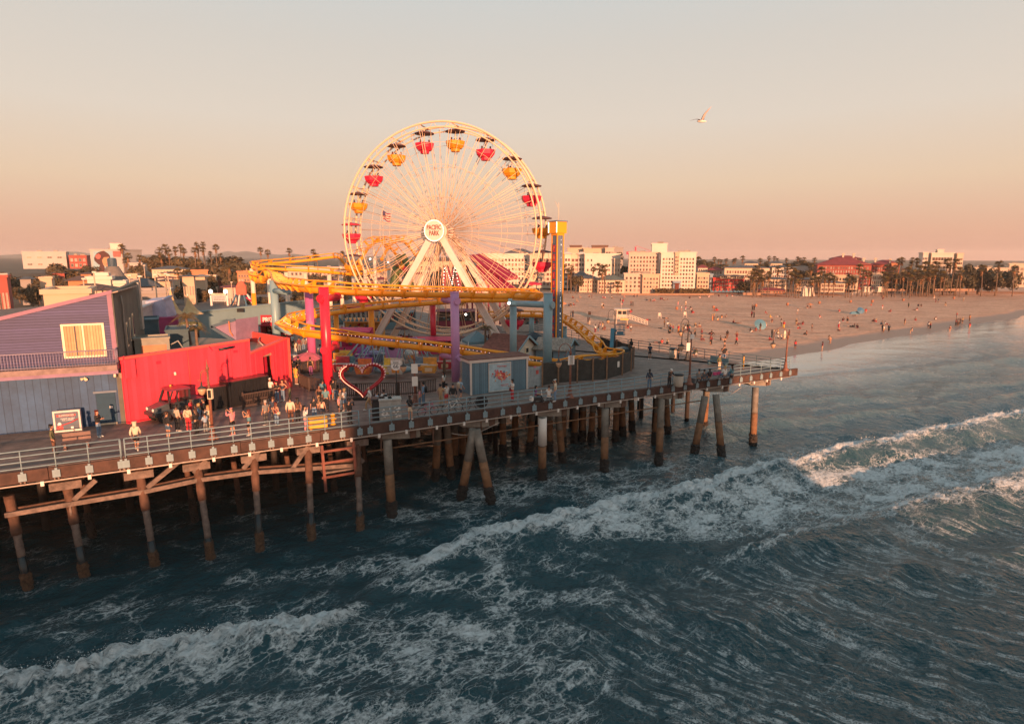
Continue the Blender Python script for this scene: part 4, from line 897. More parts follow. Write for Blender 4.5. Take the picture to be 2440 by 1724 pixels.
# gondolas
def gond_mesh():
 out = []
 mb = MB(); mb.lathe((0, 0, -2.95), [(.5, -.2), (.56, -.16), (.62, .12), (.82, .16), (1.12, .5), (1.24, 1.0), (1.14, 1.02), (1.0, .45)], 8, 0, False)
 for k in range(3): mb.tube([(1.0*math.cos(k*2.1)*.6, .6*math.sin(k*2.1), -2.3), (.6*math.cos(k*2.1), .6*math.sin(k*2.1), -1.75)], .14, 6, 1); mb.ball((.6*math.cos(k*2.1), .6*math.sin(k*2.1), -1.62), .12, 1, 6, 5)
 out.append(mb.mesh('tub', [M_gred, M_can]))
 mb = MB(); mb.lathe((0, 0, -.72), [(1.22, -.12), (1.24, -.04), (.9, .08), (.35, .2), (.05, .24)], 10, 0, False); out.append(mb.mesh('canopy', [M_can]))
 mb = MB()
 mb.cyl((0, 0, -3.0), (0, 0, -.55), .05, None, 6)
 for k in range(4): a = k*math.pi/2+.4; mb.cyl((.95*math.cos(a), .95*math.sin(a), -2.0), (.7*math.cos(a), .7*math.sin(a), -.72), .022, None, 4)
 mb.cyl((0, -HW, 0), (0, HW, 0), .06, None, 6); mb.beam((0, 0, 0), (0, 0, -.6), .12, .12)
 out.append(mb.mesh('hanger', [M_whl])); return out
g_tub, g_can, g_han = gond_mesh()
posn = ['at the top of the wheel, right of centre', 'high on the wheel, second right of the top', 'upper right of the wheel, third right of the top', 'right side of the wheel above hub height', 'right side just above hub height', 'at the right edge beside the blue tower top', 'right edge below hub height beside the blue tower', 'low on the right behind the coaster track end', 'low right behind the teal track supports', 'bottom right of the wheel in the shade', 'bottom of the wheel in the shade', 'bottom left of the wheel in the shade', 'low left behind the upper coaster track', 'lower left behind the upper track, above the stairs', 'left edge of the wheel by the yellow track hump', 'left edge of the wheel at hub height', 'left side just above hub height', 'upper left of the wheel, third left of the top', 'upper left of the wheel, second left of the top', 'at the top of the wheel, left of centre']
for i in range(20):
 a = A0_+2*math.pi*i/20; p = wpt(WR-.05, a, 0); red = i % 2 == 1
 t = thing('gondola', f"{'red' if red else 'yellow'} gondola with round canopy, {posn[i]}", 'gondola', p, math.atan2(wpv.y, wpv.x), 'gondolas hanging from the ferris wheel')
 link(g_tub, 'tub', t, mats=[M_gred if red else M_gyel, M_can]); link(g_can, 'canopy', t, mats=[M_can if i not in (16, 17, 15, 6, 7, 13) else (MATS['slide_red'] if i in (15, 6) else M_can)]); link(g_han, 'hanger', t)
# ================================================================== roller coaster
cst = thing('roller_coaster', 'yellow steel roller coaster looping round the ferris wheel on coloured columns', 'roller coaster', (-5, 70, DZ))
M_cols = {'red': mat('column_red', (.62, .018, .045), .32, .05), 'pink': mat('column_magenta', (.50, .10, .25), .35, .08), 'purple': mat('column_lilac', (.52, .25, .46), .4, .07), 'blue': mat('column_blue', (.22, .34, .38), .38, .07), 'white': mat('column_white', (.74, .60, .48), .5, .08), 'yellow': M_yel}
nties = 0
def track(pts, up=.62, gauge=.62, rs=.275, rr=.085, bank=None, ties=True, n=8, tstep=1.9, bulbs=False, closed=False):
 global nties
 C = catmull(pts, n); k = len(C); Lf = []; Rg = []; FR = []
 for i in range(k):
  t = (C[min(i+1, k-1)]-C[max(i-1, 0)]).normalized(); x = t.cross(Vector((0, 0, 1))).normalized()
  bk = 0
  if bank: bk = np.interp(i/(k-1), *bank)
  x2 = x*math.cos(bk)+Vector((0, 0, 1))*math.sin(bk); u = x2.cross(t).normalized()
  FR.append((t, x2, u)); Lf.append(C[i]+u*up-x2*gauge); Rg.append(C[i]+u*up+x2*gauge)
 MB().tube(C, rs, 10).build('spine_tube', M_yel, cst, True)
 MB().tube(Lf, rr, 6).build('rail', M_yel, cst, True); MB().tube(Rg, rr, 6).build('rail', M_yel, cst, True)
 if not ties: return C, FR
 acc = 0
 for i in range(1, k-1):
  acc += (C[i]-C[i-1]).length
  if acc > tstep:
   acc = 0; t, x, u = FR[i]; c = C[i]
   mb = MB(); h = t*.06
   for s in (-1, 1):
    q = [c+x*s*rs*1.02-u*rs*.9, c+x*s*(gauge+.10)+u*(up+.06), c+x*s*(gauge-.16)+u*(up+.06), c+u*rs*.9]
    mb.hexa([q[0]-h, q[0]+h, q[1]+h, q[1]-h, q[3]-h, q[3]+h, q[2]+h, q[2]-h])
   mb.beam(c-x*(gauge-.1)+u*(up-.05), c+x*(gauge-.1)+u*(up-.05), .1, .1); mb.tube([c-h*1.6, c+h*1.6], rs*1.12, 10)
   mb.build('cross_tie', M_yel, cst, True); nties += 1
 return C, FR
Y_ = atY
upper = [Y_(600,650,84), Y_(603,664,80), Y_(624,671,77), Y_(641,657,74.5), Y_(657,664,70), Y_(663,672,66), Y_(676,681,60), Y_(700,685,56), Y_(735,690,53.3), Y_(791,693,52.4), Y_(846,697,53), Y_(920,700,54.3), Y_(1000,702,55.8), Y_(1084,703,57.3), Y_(1160,705,59.2), Y_(1225,706,61.5), Y_(1268,707,64.5), Y_(1282,708,68), Y_(1262,712,71), Y_(1200,715,72), Y_(1111,716,73), Y_(1031,722,74), Y_(939,729,74), Y_(865,737,72.5), Y_(800,745,70), Y_(745,754,67), Y_(700,764,63), Y_(679,772,59.5), Y_(687,781,56), Y_(717,793,53.8), Y_(754,799,52.8), Y_(810,806,52.6), Y_(865,813,53), Y_(920,819,53.8), Y_(1000,828,55), Y_(1069,836,56.2), Y_(1115,842,57), Y_(1171,851,58), Y_(1227,859,58.8), Y_(1273,867,59.4), Y_(1338,874,60)]
up_b = ([0, .08, .16, .26, .36, .44, .55, .62, .66, .72, .80, 1], [0, .35, -.35, -.25, -.1, -.55, -.15, -.45, -.7, -.3, .0, 0])
upC, _ = track(upper, bank=up_b, n=6)
low = [Y_(1338,874,60), Vector((8.0, 61.0, 7.9)), Vector((10.6, 62.6, 7.8)), Vector((11.6, 65.2, 7.9)), Y_(1446,850,62.5), Y_(1430,834,66), Y_(1411,817,69), Y_(1383,792,73.5), Y_(1361,776,77), Y_(1337,762,81), Y_(1305,754,84), Y_(1262,752,86), Y_(1210,752,87), Y_(1140,754,88)]
low = [low[0], Vector((7.4, 60.6, 7.75)), Vector((10.0, 60.9, 7.75)), Vector((11.2, 62.6, 7.8)), Y_(1440,846,65.5), Y_(1428,832,67.5)]+low[6:]
track(low, bank=([0, .2, .35, .5, .8, 1], [0, .3, .4, .15, 0, 0]), n=6)
backA = [Y_(930,640,112), Y_(862,652,110), Y_(828,634,108), Y_(810,616,108), Y_(795,612,108), Y_(740,619,106), Y_(680,625,104), Y_(625,630,101), Y_(604,635,98), Y_(610,641,94), Y_(640,640,93), Y_(680,642,94), Y_(735,645,95), Y_(791,649,97), Y_(850,655,100)]
track(backA, rs=.24, n=5, tstep=3.2, bank=([0, .5, .6, .7, 1], [0, 0, .3, 0, 0]))
crestp = [Y_(838,660,104), Y_(858,622,105), Y_(872,598,107), Y_(888,581,110), Y_(905,575,113), Y_(922,582,116), Y_(942,604,119), Y_(962,630,122)]
track(crestp, rs=.26, n=5, tstep=2.4, gauge=.9, up=.9)
track([v+Vector((3.2, 2.0, .2)) for v in crestp[1:]], rs=.26, n=5, tstep=3.0, gauge=.9, up=.9)
cols_n = 0
def column(px, pyt, Y, r, key, arms=(), zbot=DZ, twist=0, lab=None):
 tp = Y_(px, pyt, Y); b = Vector((tp.x, tp.y, zbot)); mb = MB(); mb.tube([b, tp], r, 18); mb.tube([tp, tp+Vector((0, 0, .05))], r*1.04, 18)
 o = mb.build('column', M_cols[key], cst, True, label=lab)
 for (ax, ay, aY, dz) in arms:
  e = Y_(ax, ay, aY); s0 = Vector((tp.x, tp.y, e.z)); d = (e-s0).normalized()
  m2 = MB(); m2.tube([s0-d*(r+.12), e], r*.72, 14); m2.tube([s0-d*(r+.16), s0-d*(r+.02)], r*.82, 14); m2.hexa([e+Vector((-.3, -.25, -.1)), e+Vector((.3, -.25, -.1)), e+Vector((.3, .25, -.1)), e+Vector((-.3, .25, -.1)), e+Vector((-.2, -.2, dz)), e+Vector((.2, -.2, dz)), e+Vector((.2, .2, dz)), e+Vector((-.2, .2, dz))])
  m2.build('arm', M_cols[key], o, True)
column(771, 685, 50.6, .41, 'red', ((805, 708, 52.3, .4), (800, 825, 52.5, .45)), lab='thick bright red coaster column beside the heart sign')
column(1083, 696, 55.9, .40, 'purple', ((1058, 714, 57.5, .35), (1055, 846, 57, .3)), lab='thick lilac coaster column beside the blue shed')
column(1306, 699, 57.6, .43, 'blue', ((1216, 722, 60.0, .45),), lab='thick grey-blue coaster column behind the screen fence')
column(651, 669, 69.0, .43, 'blue', ((688, 696, 66, .4), (690, 791, 64, .4)), lab='grey-blue coaster column in front of the prize booth')
column(735, 690, 62.0, .42, 'pink', ((745, 765, 64, .3),), lab='magenta coaster column behind the bright red column')
column(884, 737, 74.0, .36, 'yellow', lab='yellow coaster column under the middle track')
column(1031, 722, 75.0, .35, 'red', lab='thinner red coaster column in front of the wheel')
column(1223, 728, 61.5, .36, 'blue', lab='short grey-blue coaster column under the right track end')
column(1267, 757, 85.5, .36, 'blue'); column(1345, 778, 79, .34, 'blue', zbot=DZ); column(800, 745, 70.6, .3, 'yellow')
for px, py, Y in ((600, 637, 98), (640, 643, 94), (682, 646, 95), (727, 649, 96), (784, 652, 98), (811, 620, 108.5), (842, 655, 104), (870, 640, 108), (892, 592, 111), (925, 600, 116)):
 column(px, py+3, Y, .34, 'white', zbot=DZ+3 if px == 600 else DZ)
tpb = Y_(605, 700, 97.7);
MB().tube([Y_(604, 698, 97.95), Vector((Y_(604, 698, 97.95).x, 97.95, DZ))], .37, 16).build('column_base', M_yel, cst, True)
# little lamps strung along the lower rail
mb = MB()
for i in range(150, len(upC)-2):
 if i % 1 == 0: mb.ball(upC[i]+Vector((.2, -.7, .48)), .035, 0, 5, 3)
mb.build('bulbs', mat('pink_bulb', (1, .55, .5), .4, 0, emit=1.0), cst, True)
mb = MB(); mb.ball(Y_(1213, 722, 59.2), .14); mb.ball(Y_(1110, 749, 77), .14); mb.ball(Y_(882, 617, 106), .15); mb.ball(Y_(925, 625, 109), .15)
mb.build('floodlights', M_lit, cst, True)
# ================================================================== drop tower with letters
a = atY(1326, 806, 72); tw = thing('drop_tower', 'slim blue tower with a yellow cap and PACIFIC in red letters down its side', 'tower', (a.x, 72, DZ), R(-54))
M_tb = mat('tower_blue', (.10, .15, .22), .45, .08); ztop = atY(1326, 560, 72).z-DZ
MB().box((0, 0, ztop/2), (.92, .92, ztop)).build('shaft', M_tb, tw)
for x, y in ((-.46, -.46), (.46, -.46), (.46, .46), (-.46, .46)): MB().box((x, y, ztop/2), (.12, .12, ztop)).build('edge', M_yel, tw)
hb = MB(); hb.bevbox((0, 0, ztop+.85), (1.5, 1.5, 1.3), .05); hb.box((0, 0, ztop+.1), (1.1, 1.1, .3)); hb = hb.build('cap', M_yel, tw)
MB().box((0, 0, ztop+1.54), (1.62, 1.62, .12)).build('cap_lid', M_tb, hb)
for s in (-.72, .72): MB().box((s, -.79, ztop+.85), (.07, .06, 1.2)).build('light_strip', M_bulb, hb)
for s in (-1, 1): MB().beam((.0, s*.0+.0, ztop+.8), (.0, .0, ztop+.81), .1, .1)
ra = MB(); ra.cyl((.1, 0, ztop+1.6), (.1, 0, ztop+3.6), .03, None, 5); ra.cyl((.1, 0, ztop+3.0), (-.6, 0, ztop+3.9), .02, None, 5); ra.build('mast', M_whl, tw)
sb = MB().box((0, -.50, ztop*.50), (.62, .05, ztop*.86)).build('letter_strip', mat('strip_blue', (.06, .09, .16), .5, .05), tw)
for k, ch in enumerate('PACIFIC PARK'):
 if ch != ' ':
  z = ztop*.93-.55-k*1.02; lr = MB().box((0, -.535, z), (.40, .04, .80)).build('letter_panel', mat('letter_red', (.42, .012, .04), .45, .05), sb)
  lettering(ch, .62, mat('letter_gold', (.7, .22, .08), .5, 0), sb, (0, -.558, z), -math.pi/2, depth=.01, sx=.7)
mb = MB(); rnd = random.Random(2); [mb.ball((.52, .1, rnd.uniform(1, ztop-.5)), .03, 0, 5, 3) for _ in range(30)]; mb.build('track_lights', M_bulb, tw)
mb = MB(); [mb.box((.49, x, ztop/2), (.08, .07, ztop-.4)) for x in (-.12, .22)]; mb.build('guide_rails', mat('guide_grey', (.2, .24, .3), .4), tw)
# ---- maroon ramp ride and green ride beyond the wheel
M_mar = mat('maroon', (.25, .012, .04), .5, .15)
t = thing('maroon_ramp_ride', 'dark maroon sloping ramp structure on trestles seen through the wheel', 'ride', atY(1170, 690, 108))
q0 = atY(1113, 615, 112); q1 = atY(1150, 610, 112); q2 = atY(1234, 664, 106); q3 = atY(1205, 670, 106)
mb = MB(); up_ = Vector((0, 0, .5)); mb.hexa([q0, q1, q2, q3, q0+up_, q1+up_, q2+up_, q3+up_]); mb.hexa([v+Vector((0, -1.5, -2.0)) for v in (q0, q1, q2, q3)]+[v+Vector((0, -1.5, -1.6)) for v in (q0, q1, q2, q3)]); mb.build('ramp', M_mar, t, True)
for k in range(8):
 p = q0.lerp(q3, k/7); r_ = q0.lerp(q3, min(1, (k+1)/7))
 MB().beam(p, p+Vector((0, -1.5, -1.9)), .3, .3).build('strut', M_mar, t, True); MB().beam(p+Vector((0, -1.5, -1.9)), Vector((p.x, p.y-1.5, DZ)), .3, .3).build('trestle', M_mar, t, True)
 if k < 7: MB().beam(p+Vector((0, -1.5, -1.9)), r_, .22, .22).build('brace', M_mar, t, True)
t = thing('maroon_zigzag_ride', 'dark maroon zigzag lattice with small lamps behind the wheel legs', 'ride', atY(1075, 700, 100))
zz = [atY(1056, 700, 100), atY(1060, 632, 100), atY(1078, 676, 100), atY(1084, 632, 100), atY(1098, 700, 100)]
for i in range(4): MB().beam(zz[i], zz[i+1], .8, .8).build('lattice_arm', M_mar, t, True)
mb = MB(); [mb.ball(zz[i].lerp(zz[i+1], k/9)+Vector((0, -.5, 0)), .09, 0, 5, 4) for i in range(4) for k in range(10)]; mb.build('lamps', M_bulb, t, True)
t = thing('green_swing_ride', 'green curved ride frame with orange and yellow trim beyond the left of the wheel', 'ride', atY(955, 690, 104))
M_grn = mat('ride_green', (.17, .20, .06), .5, .2)
for s, xo in ((-1, 0), (1, 0)):
 pts = [atY(957+s*18, 690, 104), atY(957+s*16, 660, 104), atY(957+s*10, 625, 104), atY(957+s*3, 606, 104)]; MB().tube(catmull(pts, 5), [.9-.03*i for i in range(16)], 8).build('curved_leg', M_grn, t, True)
MB().beam(atY(940, 640, 104), atY(974, 640, 104), 1.0, 1.6).build('crossbeam', M_grn, t, True)
for k, c in enumerate(('orange_panel', 'coaster_yellow', 'slide_red')):
 MB().ball(atY(948+k*9, 628+k*7, 102.6), .55).build('trim', MATS[c], t, True)
# ================================================================== things on the deck
M_pf = mat('palm_frond', (.125, .088, .032), .6, .4, 1.5); M_pd = mat('dead_frond', (.24, .11, .045), .8, .35, 2); M_tr = mat('palm_trunk', (.17, .105, .07), .9, .3, 3, .4)
def fan_crown(seed, n=52, L=1.25, skirt=22):
 rnd = random.Random(seed); mb = MB()
 for i in range(n):
  az = rnd.uniform(0, 6.28); el = math.asin(rnd.uniform(-.55, 1.0)); d = Vector((math.cos(az)*math.cos(el), math.sin(az)*math.cos(el), math.sin(el)))
  l = L*rnd.uniform(.8, 1.1); p = d*l*.55; s = d.cross(Vector((0, 0, 1))); s = s.normalized() if s.length > .01 else Vector((1, 0, 0)); u = s.cross(d)
  mb.add([s*.02, p+s*.02, p-s*.02, -s*.02], [(0, 1, 2, 3)], 0)
  for k in range(8):
   a = (k-3.5)*.33; q = p+(d*math.cos(a)+s*math.sin(a))*l*.55*rnd.uniform(.8, 1.05)+Vector((0, 0, -.10*l*rnd.random())); w = (s*math.cos(a)-d*math.sin(a))*.055*l
   mb.add([p, p+(q-p)*.55+w+u*.02, q, p+(q-p)*.55-w], [(0, 1, 2, 3)], 0)
 for i in range(skirt):
  az = rnd.uniform(0, 6.28); z = rnd.uniform(-1.3, -.1); d = Vector((math.cos(az), math.sin(az), 0)); p = d*.12+Vector((0, 0, z)); q = d*rnd.uniform(.3, .5)+Vector((0, 0, z-.6)); s = d.cross(Vector((0, 0, 1)))*.14
  mb.add([p-s*.3, p+s*.3, q+s, q-s], [(0, 1, 2, 3)], 1)
 return mb.mesh('crown', [M_pf, M_pd])
def feather_crown(seed, n=15, L=1.7):
 rnd = random.Random(seed); mb = MB()
 for i in range(n):
  az = i*2.4+rnd.uniform(-.2, .2); e0 = rnd.uniform(.2, 1.25); h = Vector((math.cos(az), math.sin(az), 0)); s = h.cross(Vector((0, 0, 1))); pts = []
  for k in range(9):
   t = k/8; pts.append(h*(L*t*math.cos(e0)*(1-.1*t)+.25*t*t*L*.5)+Vector((0, 0, L*(math.sin(e0)*t-1.0*t*t*(.55+.3*math.cos(e0))))))
  mb.tube(pts, [.03*(1-k/10) for k in range(9)], 3, 0, False, False)
  for k in range(1, 9):
   for sd in (-1, 1):
    for f in (.0, .5):
     p = pts[k-1].lerp(pts[k], f); l = .42*(1-abs(k-4)/7); q = p+s*sd*l*.8+Vector((0, 0, -l*rnd.uniform(.3, .7)))+(pts[k]-pts[k-1])*.6
     w = (pts[k]-pts[k-1]).normalized()*.03; mb.add([p-w, p+w, q], [(0, 1, 2)], 0)
 return mb.mesh('crown', [M_pf])
FAN = [fan_crown(s) for s in range(4)]; FEA = [feather_crown(s) for s in range(3)]
def trunk_mesh(h, r0, r1, seed, lean=.0):
 rnd = random.Random(seed); mb = MB(); mb.tube([(lean*h*(k/6)**2, .03*h*math.sin(k+seed)*.3, h*k/6) for k in range(7)], [r0+(r1-r0)*k/6+(.12*r0 if k == 0 else 0) for k in range(7)], 7)
 return mb.mesh('trunk', [M_tr])
def palm(label, base, h, cr, kind=0, seed=0, group=None, tr=.14):
 t = thing('palm_tree', label, 'palm tree', base, seed*1.3, group); lean = (seed % 7-3)*.018
 link(trunk_mesh(h, tr*1.2, tr*.8, seed, lean), 'trunk', t)
 link((FAN if kind == 0 else FEA)[seed % (4 if kind == 0 else 3)], 'crown', t, (lean*h, 0, h), seed*.7, cr); return t
def deckpalm(label, px, pyc, Y, seed, cr=1.0): p = atY(px, pyc, Y); return palm(label, (p.x, Y, DZ), p.z-DZ, cr, 1, seed)
deckpalm('small feather palm on the deck before the lilac column', 1058, 826, 58.5, 1, .75)
deckpalm('dark green feather palm beside the brown roofed cottage', 1156, 782, 68, 2, .8)
deckpalm('drooping feather palm before the GAMES sign, taller of the two', 452, 757, 55, 0, .95)
deckpalm('drooping feather palm before the GAMES sign, shorter of the two', 466, 783, 54, 2, .7)
# fences
def picket(label, pts, h=1.15, m=None, cap=None):
 m = m or M_br; t = thing('picket_fence', label, 'fence', pts[0]);
 for a, b in zip(pts[:-1], pts[1:]):
  a = Vector(a); b = Vector(b); d = b-a; ln = d.length; mb = MB(); n = int(ln/.16)
  for i in range(n): q = a+d*(i+.5)/n; mb.box((q.x, q.y, DZ+h*.5), (.07, .04, h*.9), math.atan2(d.y, d.x))
  mb.beam(a+Vector((0, 0, .18)), b+Vector((0, 0, .18)), .05, .08); mb.build('panel', m, t, True)
  MB().beam(a+Vector((0, 0, h)), b+Vector((0, 0, h)), .12, .07).build('top_rail', cap or m, t, True); MB().box((a.x, a.y, DZ+h/2), (.13, .13, h+.1)).build('post', m, t, True)
fp = [dk(722, 905), dk(716, 925), dk(740, 937), dk(800, 945)]
picket('brown picket fence curving from the snack stand to the bright red column', [dk(760, 885), dk(720, 892), dk(714, 905), dk(716, 922), dk(738, 932), dk(766, 936)], 1.2)
picket('brown picket fence behind the heart sign in front of the spinning ride', [dk(806, 945), dk(850, 946), dk(900, 945), dk(950, 943), dk(1000, 940), dk(1040, 934)], 1.15)
picket('brown picket fence behind the pink umbrella', [dk(712, 868), dk(745, 866), dk(775, 866), dk(806, 867)], 1.2)
# heart sign
hp = dk(866, 951); t = thing('heart_sign', 'big red heart shaped sign rimmed with pale bulbs on the deck', 'heart sign', hp, R(8))
M_hr = mat('heart_red', (.42, .012, .022), .4, .1)
def hx(a, k=1.0):
 x = 16*math.sin(a)**3; y = 13*math.cos(a)-5*math.cos(2*a)-2*math.cos(3*a)-math.cos(4*a); return (x/16*1.75*k, (y+17)/29*2.75*k+(1-k)*1.5)
for nm, k, y, r in (('rim', 1.0, -.12, .09), ('rim', .9, .12, .08)):
 MB().tube([(hx(2*math.pi*i/60, k)[0], y, hx(2*math.pi*i/60, k)[1]+.15) for i in range(60)], r, 7, 0, True).build(nm, M_hr, t)
mb = MB(); n = 60
for i in range(n):
 a, b = 2*math.pi*i/n, 2*math.pi*(i+1)/n; p, q = hx(a), hx(b); mb.add([(p[0], -.1, p[1]+.15), (q[0], -.1, q[1]+.15), (q[0]*.95, .14, q[1]+.15), (p[0]*.95, .14, p[1]+.15)], [(0, 1, 2, 3)])
mb.build('band', M_hr, t)
mb = MB(); [mb.ball((hx(a, 1.03)[0], y, hx(a, 1.03)[1]+.15), .075, 0, 6, 4) for a in [(-1.75+i*3.5/30) for i in range(31)] for y in (-.16, .05)]; mb.build('bulbs', mat('heart_bulb', (.72, .42, .38), .3, 0, emit=.08), t)
MB().tube([(hx(math.pi+.15+i*.1, .97)[0], -.24, hx(math.pi+.15+i*.1, .97)[1]+.15) for i in range(20)], .025, 5).build('neon_tube', mat('neon', (1, .38, .22), .4, 0, emit=1.5), t)
MB().box((0, .05, .12), (1.6, .9, .24)).build('base', M_blk, t)
# route sign
p = dk(946, 951); t = thing('route_sign', 'white shield sign with the number 66 on a black pole', 'sign', p)
MB().tube([(0, 0, 0), (0, 0, 2.55)], .05, 8).build('pole', M_blk, t); MB().cyl((0, 0, 0), (0, 0, .12), .2, .14).build('base', M_blk, t)
shp = [(0, -.42), (.25, -.34), (.40, -.12), (.34, .12), (.42, .30), (.28, .42), (.14, .38), (0, .44), (-.14, .38), (-.28, .42), (-.42, .30), (-.34, .12), (-.40, -.12), (-.25, -.34)]
o = MB().plate((0, -.06, 2.8), (1, 0, 0), (0, 0, 1), (0, -1, 0), shp, .06).build('shield', M_lw, t); M_ink = MATS['ink']
lettering('66', .44, M_ink, o, (0, -.07, 2.72), -math.pi/2, depth=.005); lettering('ROUTE', .13, M_ink, o, (0, -.07, 3.0), -math.pi/2, depth=.005); lettering('SANTA MONICA', .07, M_ink, o, (0, -.07, 3.11), -math.pi/2, depth=.005)
MB().box((0, -.067, 2.93), (.66, .01, .02)).build('line', M_ink, o)
# lamp posts
M_lp = mat('lamp_post_rust', (.20, .075, .045), .6, .3, 4); M_lpd = mat('lamp_post_dark', (.045, .04, .038), .5, .2); M_lan = mat('lantern_glass', (.50, .30, .18), .3, .1)
def lamp_post(label, px, py, pyt, m, arms=((-1, 0),), signs=(), rz=0.0, arc=1.25):
 b = dk(px, py); h = atY(px, pyt, b.y).z-DZ; t = thing('lamp_post', label, 'lamp post', b, rz)
 MB().lathe((0, 0, 0), [(.36, 0), (.36, .08), (.2, .25), (.15, .7), (.10, .9)], 12).build('base', M_lpd if m is M_lpd else m, t)
 MB().tube([(0, 0, .3), (0, 0, h)], [.10, .07], 10).build('post', m, t); MB().lathe((0, 0, h), [(.1, -.25), (.11, -.1), (.07, 0), (.03, .25), (.015, .45)], 8).build('finial', m, t)
 for sd, dz in arms:
  pts = [(0, 0, h-.35+dz)]+[(sd*(arc*.5-arc*.5*math.cos(a)), 0, h+dz+arc*.62*math.sin(a)) for a in [math.pi*k/10 for k in range(11)]]+[(sd*arc, 0, h-.45+dz)]
  ar = MB().tube(pts, .035, 6); ar.tube([(sd*(.1+.5*k/8), 0, h-.1+dz+.28*math.sin(k*.7)) for k in range(9)], .02, 5); ar = ar.build('arm', m, t)
  MB().lathe((sd*arc, 0, h-.45+dz), [(.04, 0), (.07, -.25), (.24, -.36), (.26, -.42)], 10).build('lantern_cap', M_lpd, ar); MB().lathe((sd*arc, 0, h-.87+dz), [(.24, 0), (.25, -.12), (.16, -.33), (.04, -.45)], 10).build('lantern', M_lan, ar)
 for z, w, hh in signs: MB().box((0, -.13, z), (w, .04, hh)).build('sign_plate', MATS['white_paint'], t)
 return t
lamp_post('rusty lamp post with pale lantern and notice box beside the utility cart', 508, 1046, 872, M_lp, ((-1, -.5),), (), R(30), .4)
MB().box((.0, 0, 0), (.01, .01, .01))
p = atY(501, 938, 36.7); t = thing('notice_box', 'small yellowish notice box fixed to the left rusty lamp post', 'notice box', p); MB().box((0, 0, 0), (.28, .2, .62)).build('box', M_cream, t); MB().box((0, -.11, 0), (.2, .02, .5)).build('window', M_blk, t)
lamp_post('rusty lamp post with white notices in front of the spinning ride', 990, 964, 850, M_lp, ((-1, .15),), ((2.9, .5, .75), (1.9, .45, .75)), R(10), .85)
lamp_post('rusty lamp post with two white notices beside the metal gate', 1358, 947, 836, M_lp, ((-1, 0),), ((3.15, .55, .75), (3.15, .3, .7)), R(20), 1.05)
lamp_post('tall rusty lamp post rising from the deck among people at the right', 1642, 916, 800, M_lp, ((-1, 0),), ((4.4, .4, .4),), R(15), .95)
lamp_post('dark lamp post on the beach side of the deck with a curled arm', 1637, 857, 772, M_lpd, ((-1, 0),), ((1.5, .5, .9),), R(20), 1.0)
lamp_post('rusty lamp post at the far right deck corner against the wet sand', 1871, 882, 800, M_lp, ((-1, 0),), (), R(-10), 1.35)
lamp_post('dark lamp post with a hooked arm behind the blue lift basket', 1464, 810, 748, M_lpd, ((-1, 0),), (), R(10), 1.0)
# blue shed with poster
sa = dk(1121, 941); sb = dk(1257, 926); d = sb-sa; ang = math.atan2(d.y, d.x); t = thing('blue_shed', 'blue boarded shed with white corner trim and a bright poster on its front', 'shed', sa, ang); ln = d.length
M_sh = add_stripes(mat('shed_blue', (.115, .195, .245), .65, .1, 1), 0, .2, .5, .12); hs = atY(1121, 862, sa.y).z-DZ
MB().hexa([(0, 0, 0), (ln, 0, 0), (ln, 1.7, 0), (0, 1.7, 0), (0, 0, hs), (ln, 0, hs), (ln, 1.7, hs-.1), (0, 1.7, hs-.1)]).build('wall', M_sh, t)
M_tw = mat('trim_pale', (.62, .52, .46), .6, .08)
for x in (.06, ln-.06): MB().box((x, -.01, hs/2-.05), (.16, .09, hs-.1)).build('corner_trim', M_tw, t)
MB().beam((-.1, -.02, hs), (ln+.1, -.02, hs), .12, .24).build('fascia', M_tw, t); MB().beam((-.03, -.1, hs-.02), (-.03, 1.9, hs-.02), .1, .24).build('fascia', M_tw, t)
MB().hexa([(-.15, -.1, hs+.12), (ln+.15, -.1, hs+.12), (ln+.15, 2, hs+.14), (-.15, 2, hs+.14), (-.15, -.1, hs+.18), (ln+.15, -.1, hs+.18), (ln+.15, 2, hs+.24), (-.15, 2, hs+.24)]).build('roof', mat('shingle_brown', (.15, .06, .045), .9, .35, 3, .4), t)
x0, x1 = ln*.31, ln*.69
po = MB().box(((x0+x1)/2, -.03, hs*.47), (x1-x0, .06, hs*.86)).build('poster', mat('poster_pale', (.36, .47, .52), .5, .25, 2), t)
mb = MB(); pw = x1-x0
for a, b, w, h in ((0, -.06, pw+.1, .05),): pass
for xx in (x0, x1): mb.box((xx, -.05, hs*.47), (.06, .06, hs*.88))
for zz_ in (.04, .90): mb.box(((x0+x1)/2, -.05, hs*zz_), (pw, .06, .06))
mb.build('frame', M_tw, po)
rnd = random.Random(9); pm = [mat('art_red', (.55, .05, .03), .5, 0), mat('art_orange', (.75, .28, .05), .5, 0), mat('art_cream', (.75, .55, .35), .5, 0), mat('art_blue', (.14, .22, .3), .5, 0), mat('art_pink', (.65, .15, .16), .5, 0)]
mb = MB()
for k in range(90):
 u = rnd.gauss(.52, .18); v = .56+.32*(.5-u)*.35+rnd.gauss(0, .085)
 if .08 < u < .95: s = rnd.uniform(.05, .12); an = rnd.uniform(0, 3); mb.plate((x0+u*pw, -.063-.0006*k, hs*(.04+.86*v)), (math.cos(an), 0, math.sin(an)), (-math.sin(an), 0, math.cos(an)), (0, -1, 0), [(-s, -s*.6), (s, -s*.7), (s*.8, s*.6), (0, s), (-s*.9, s*.5)], .004, rnd.choice((0, 0, 1, 1, 2, 4, 4, 3)))
mb.build('artwork', pm, po)
lettering('Heritage', .26, pm[0], po, ((x0+x1)/2+.2, -.068, hs*.80), -math.pi/2, depth=.004)
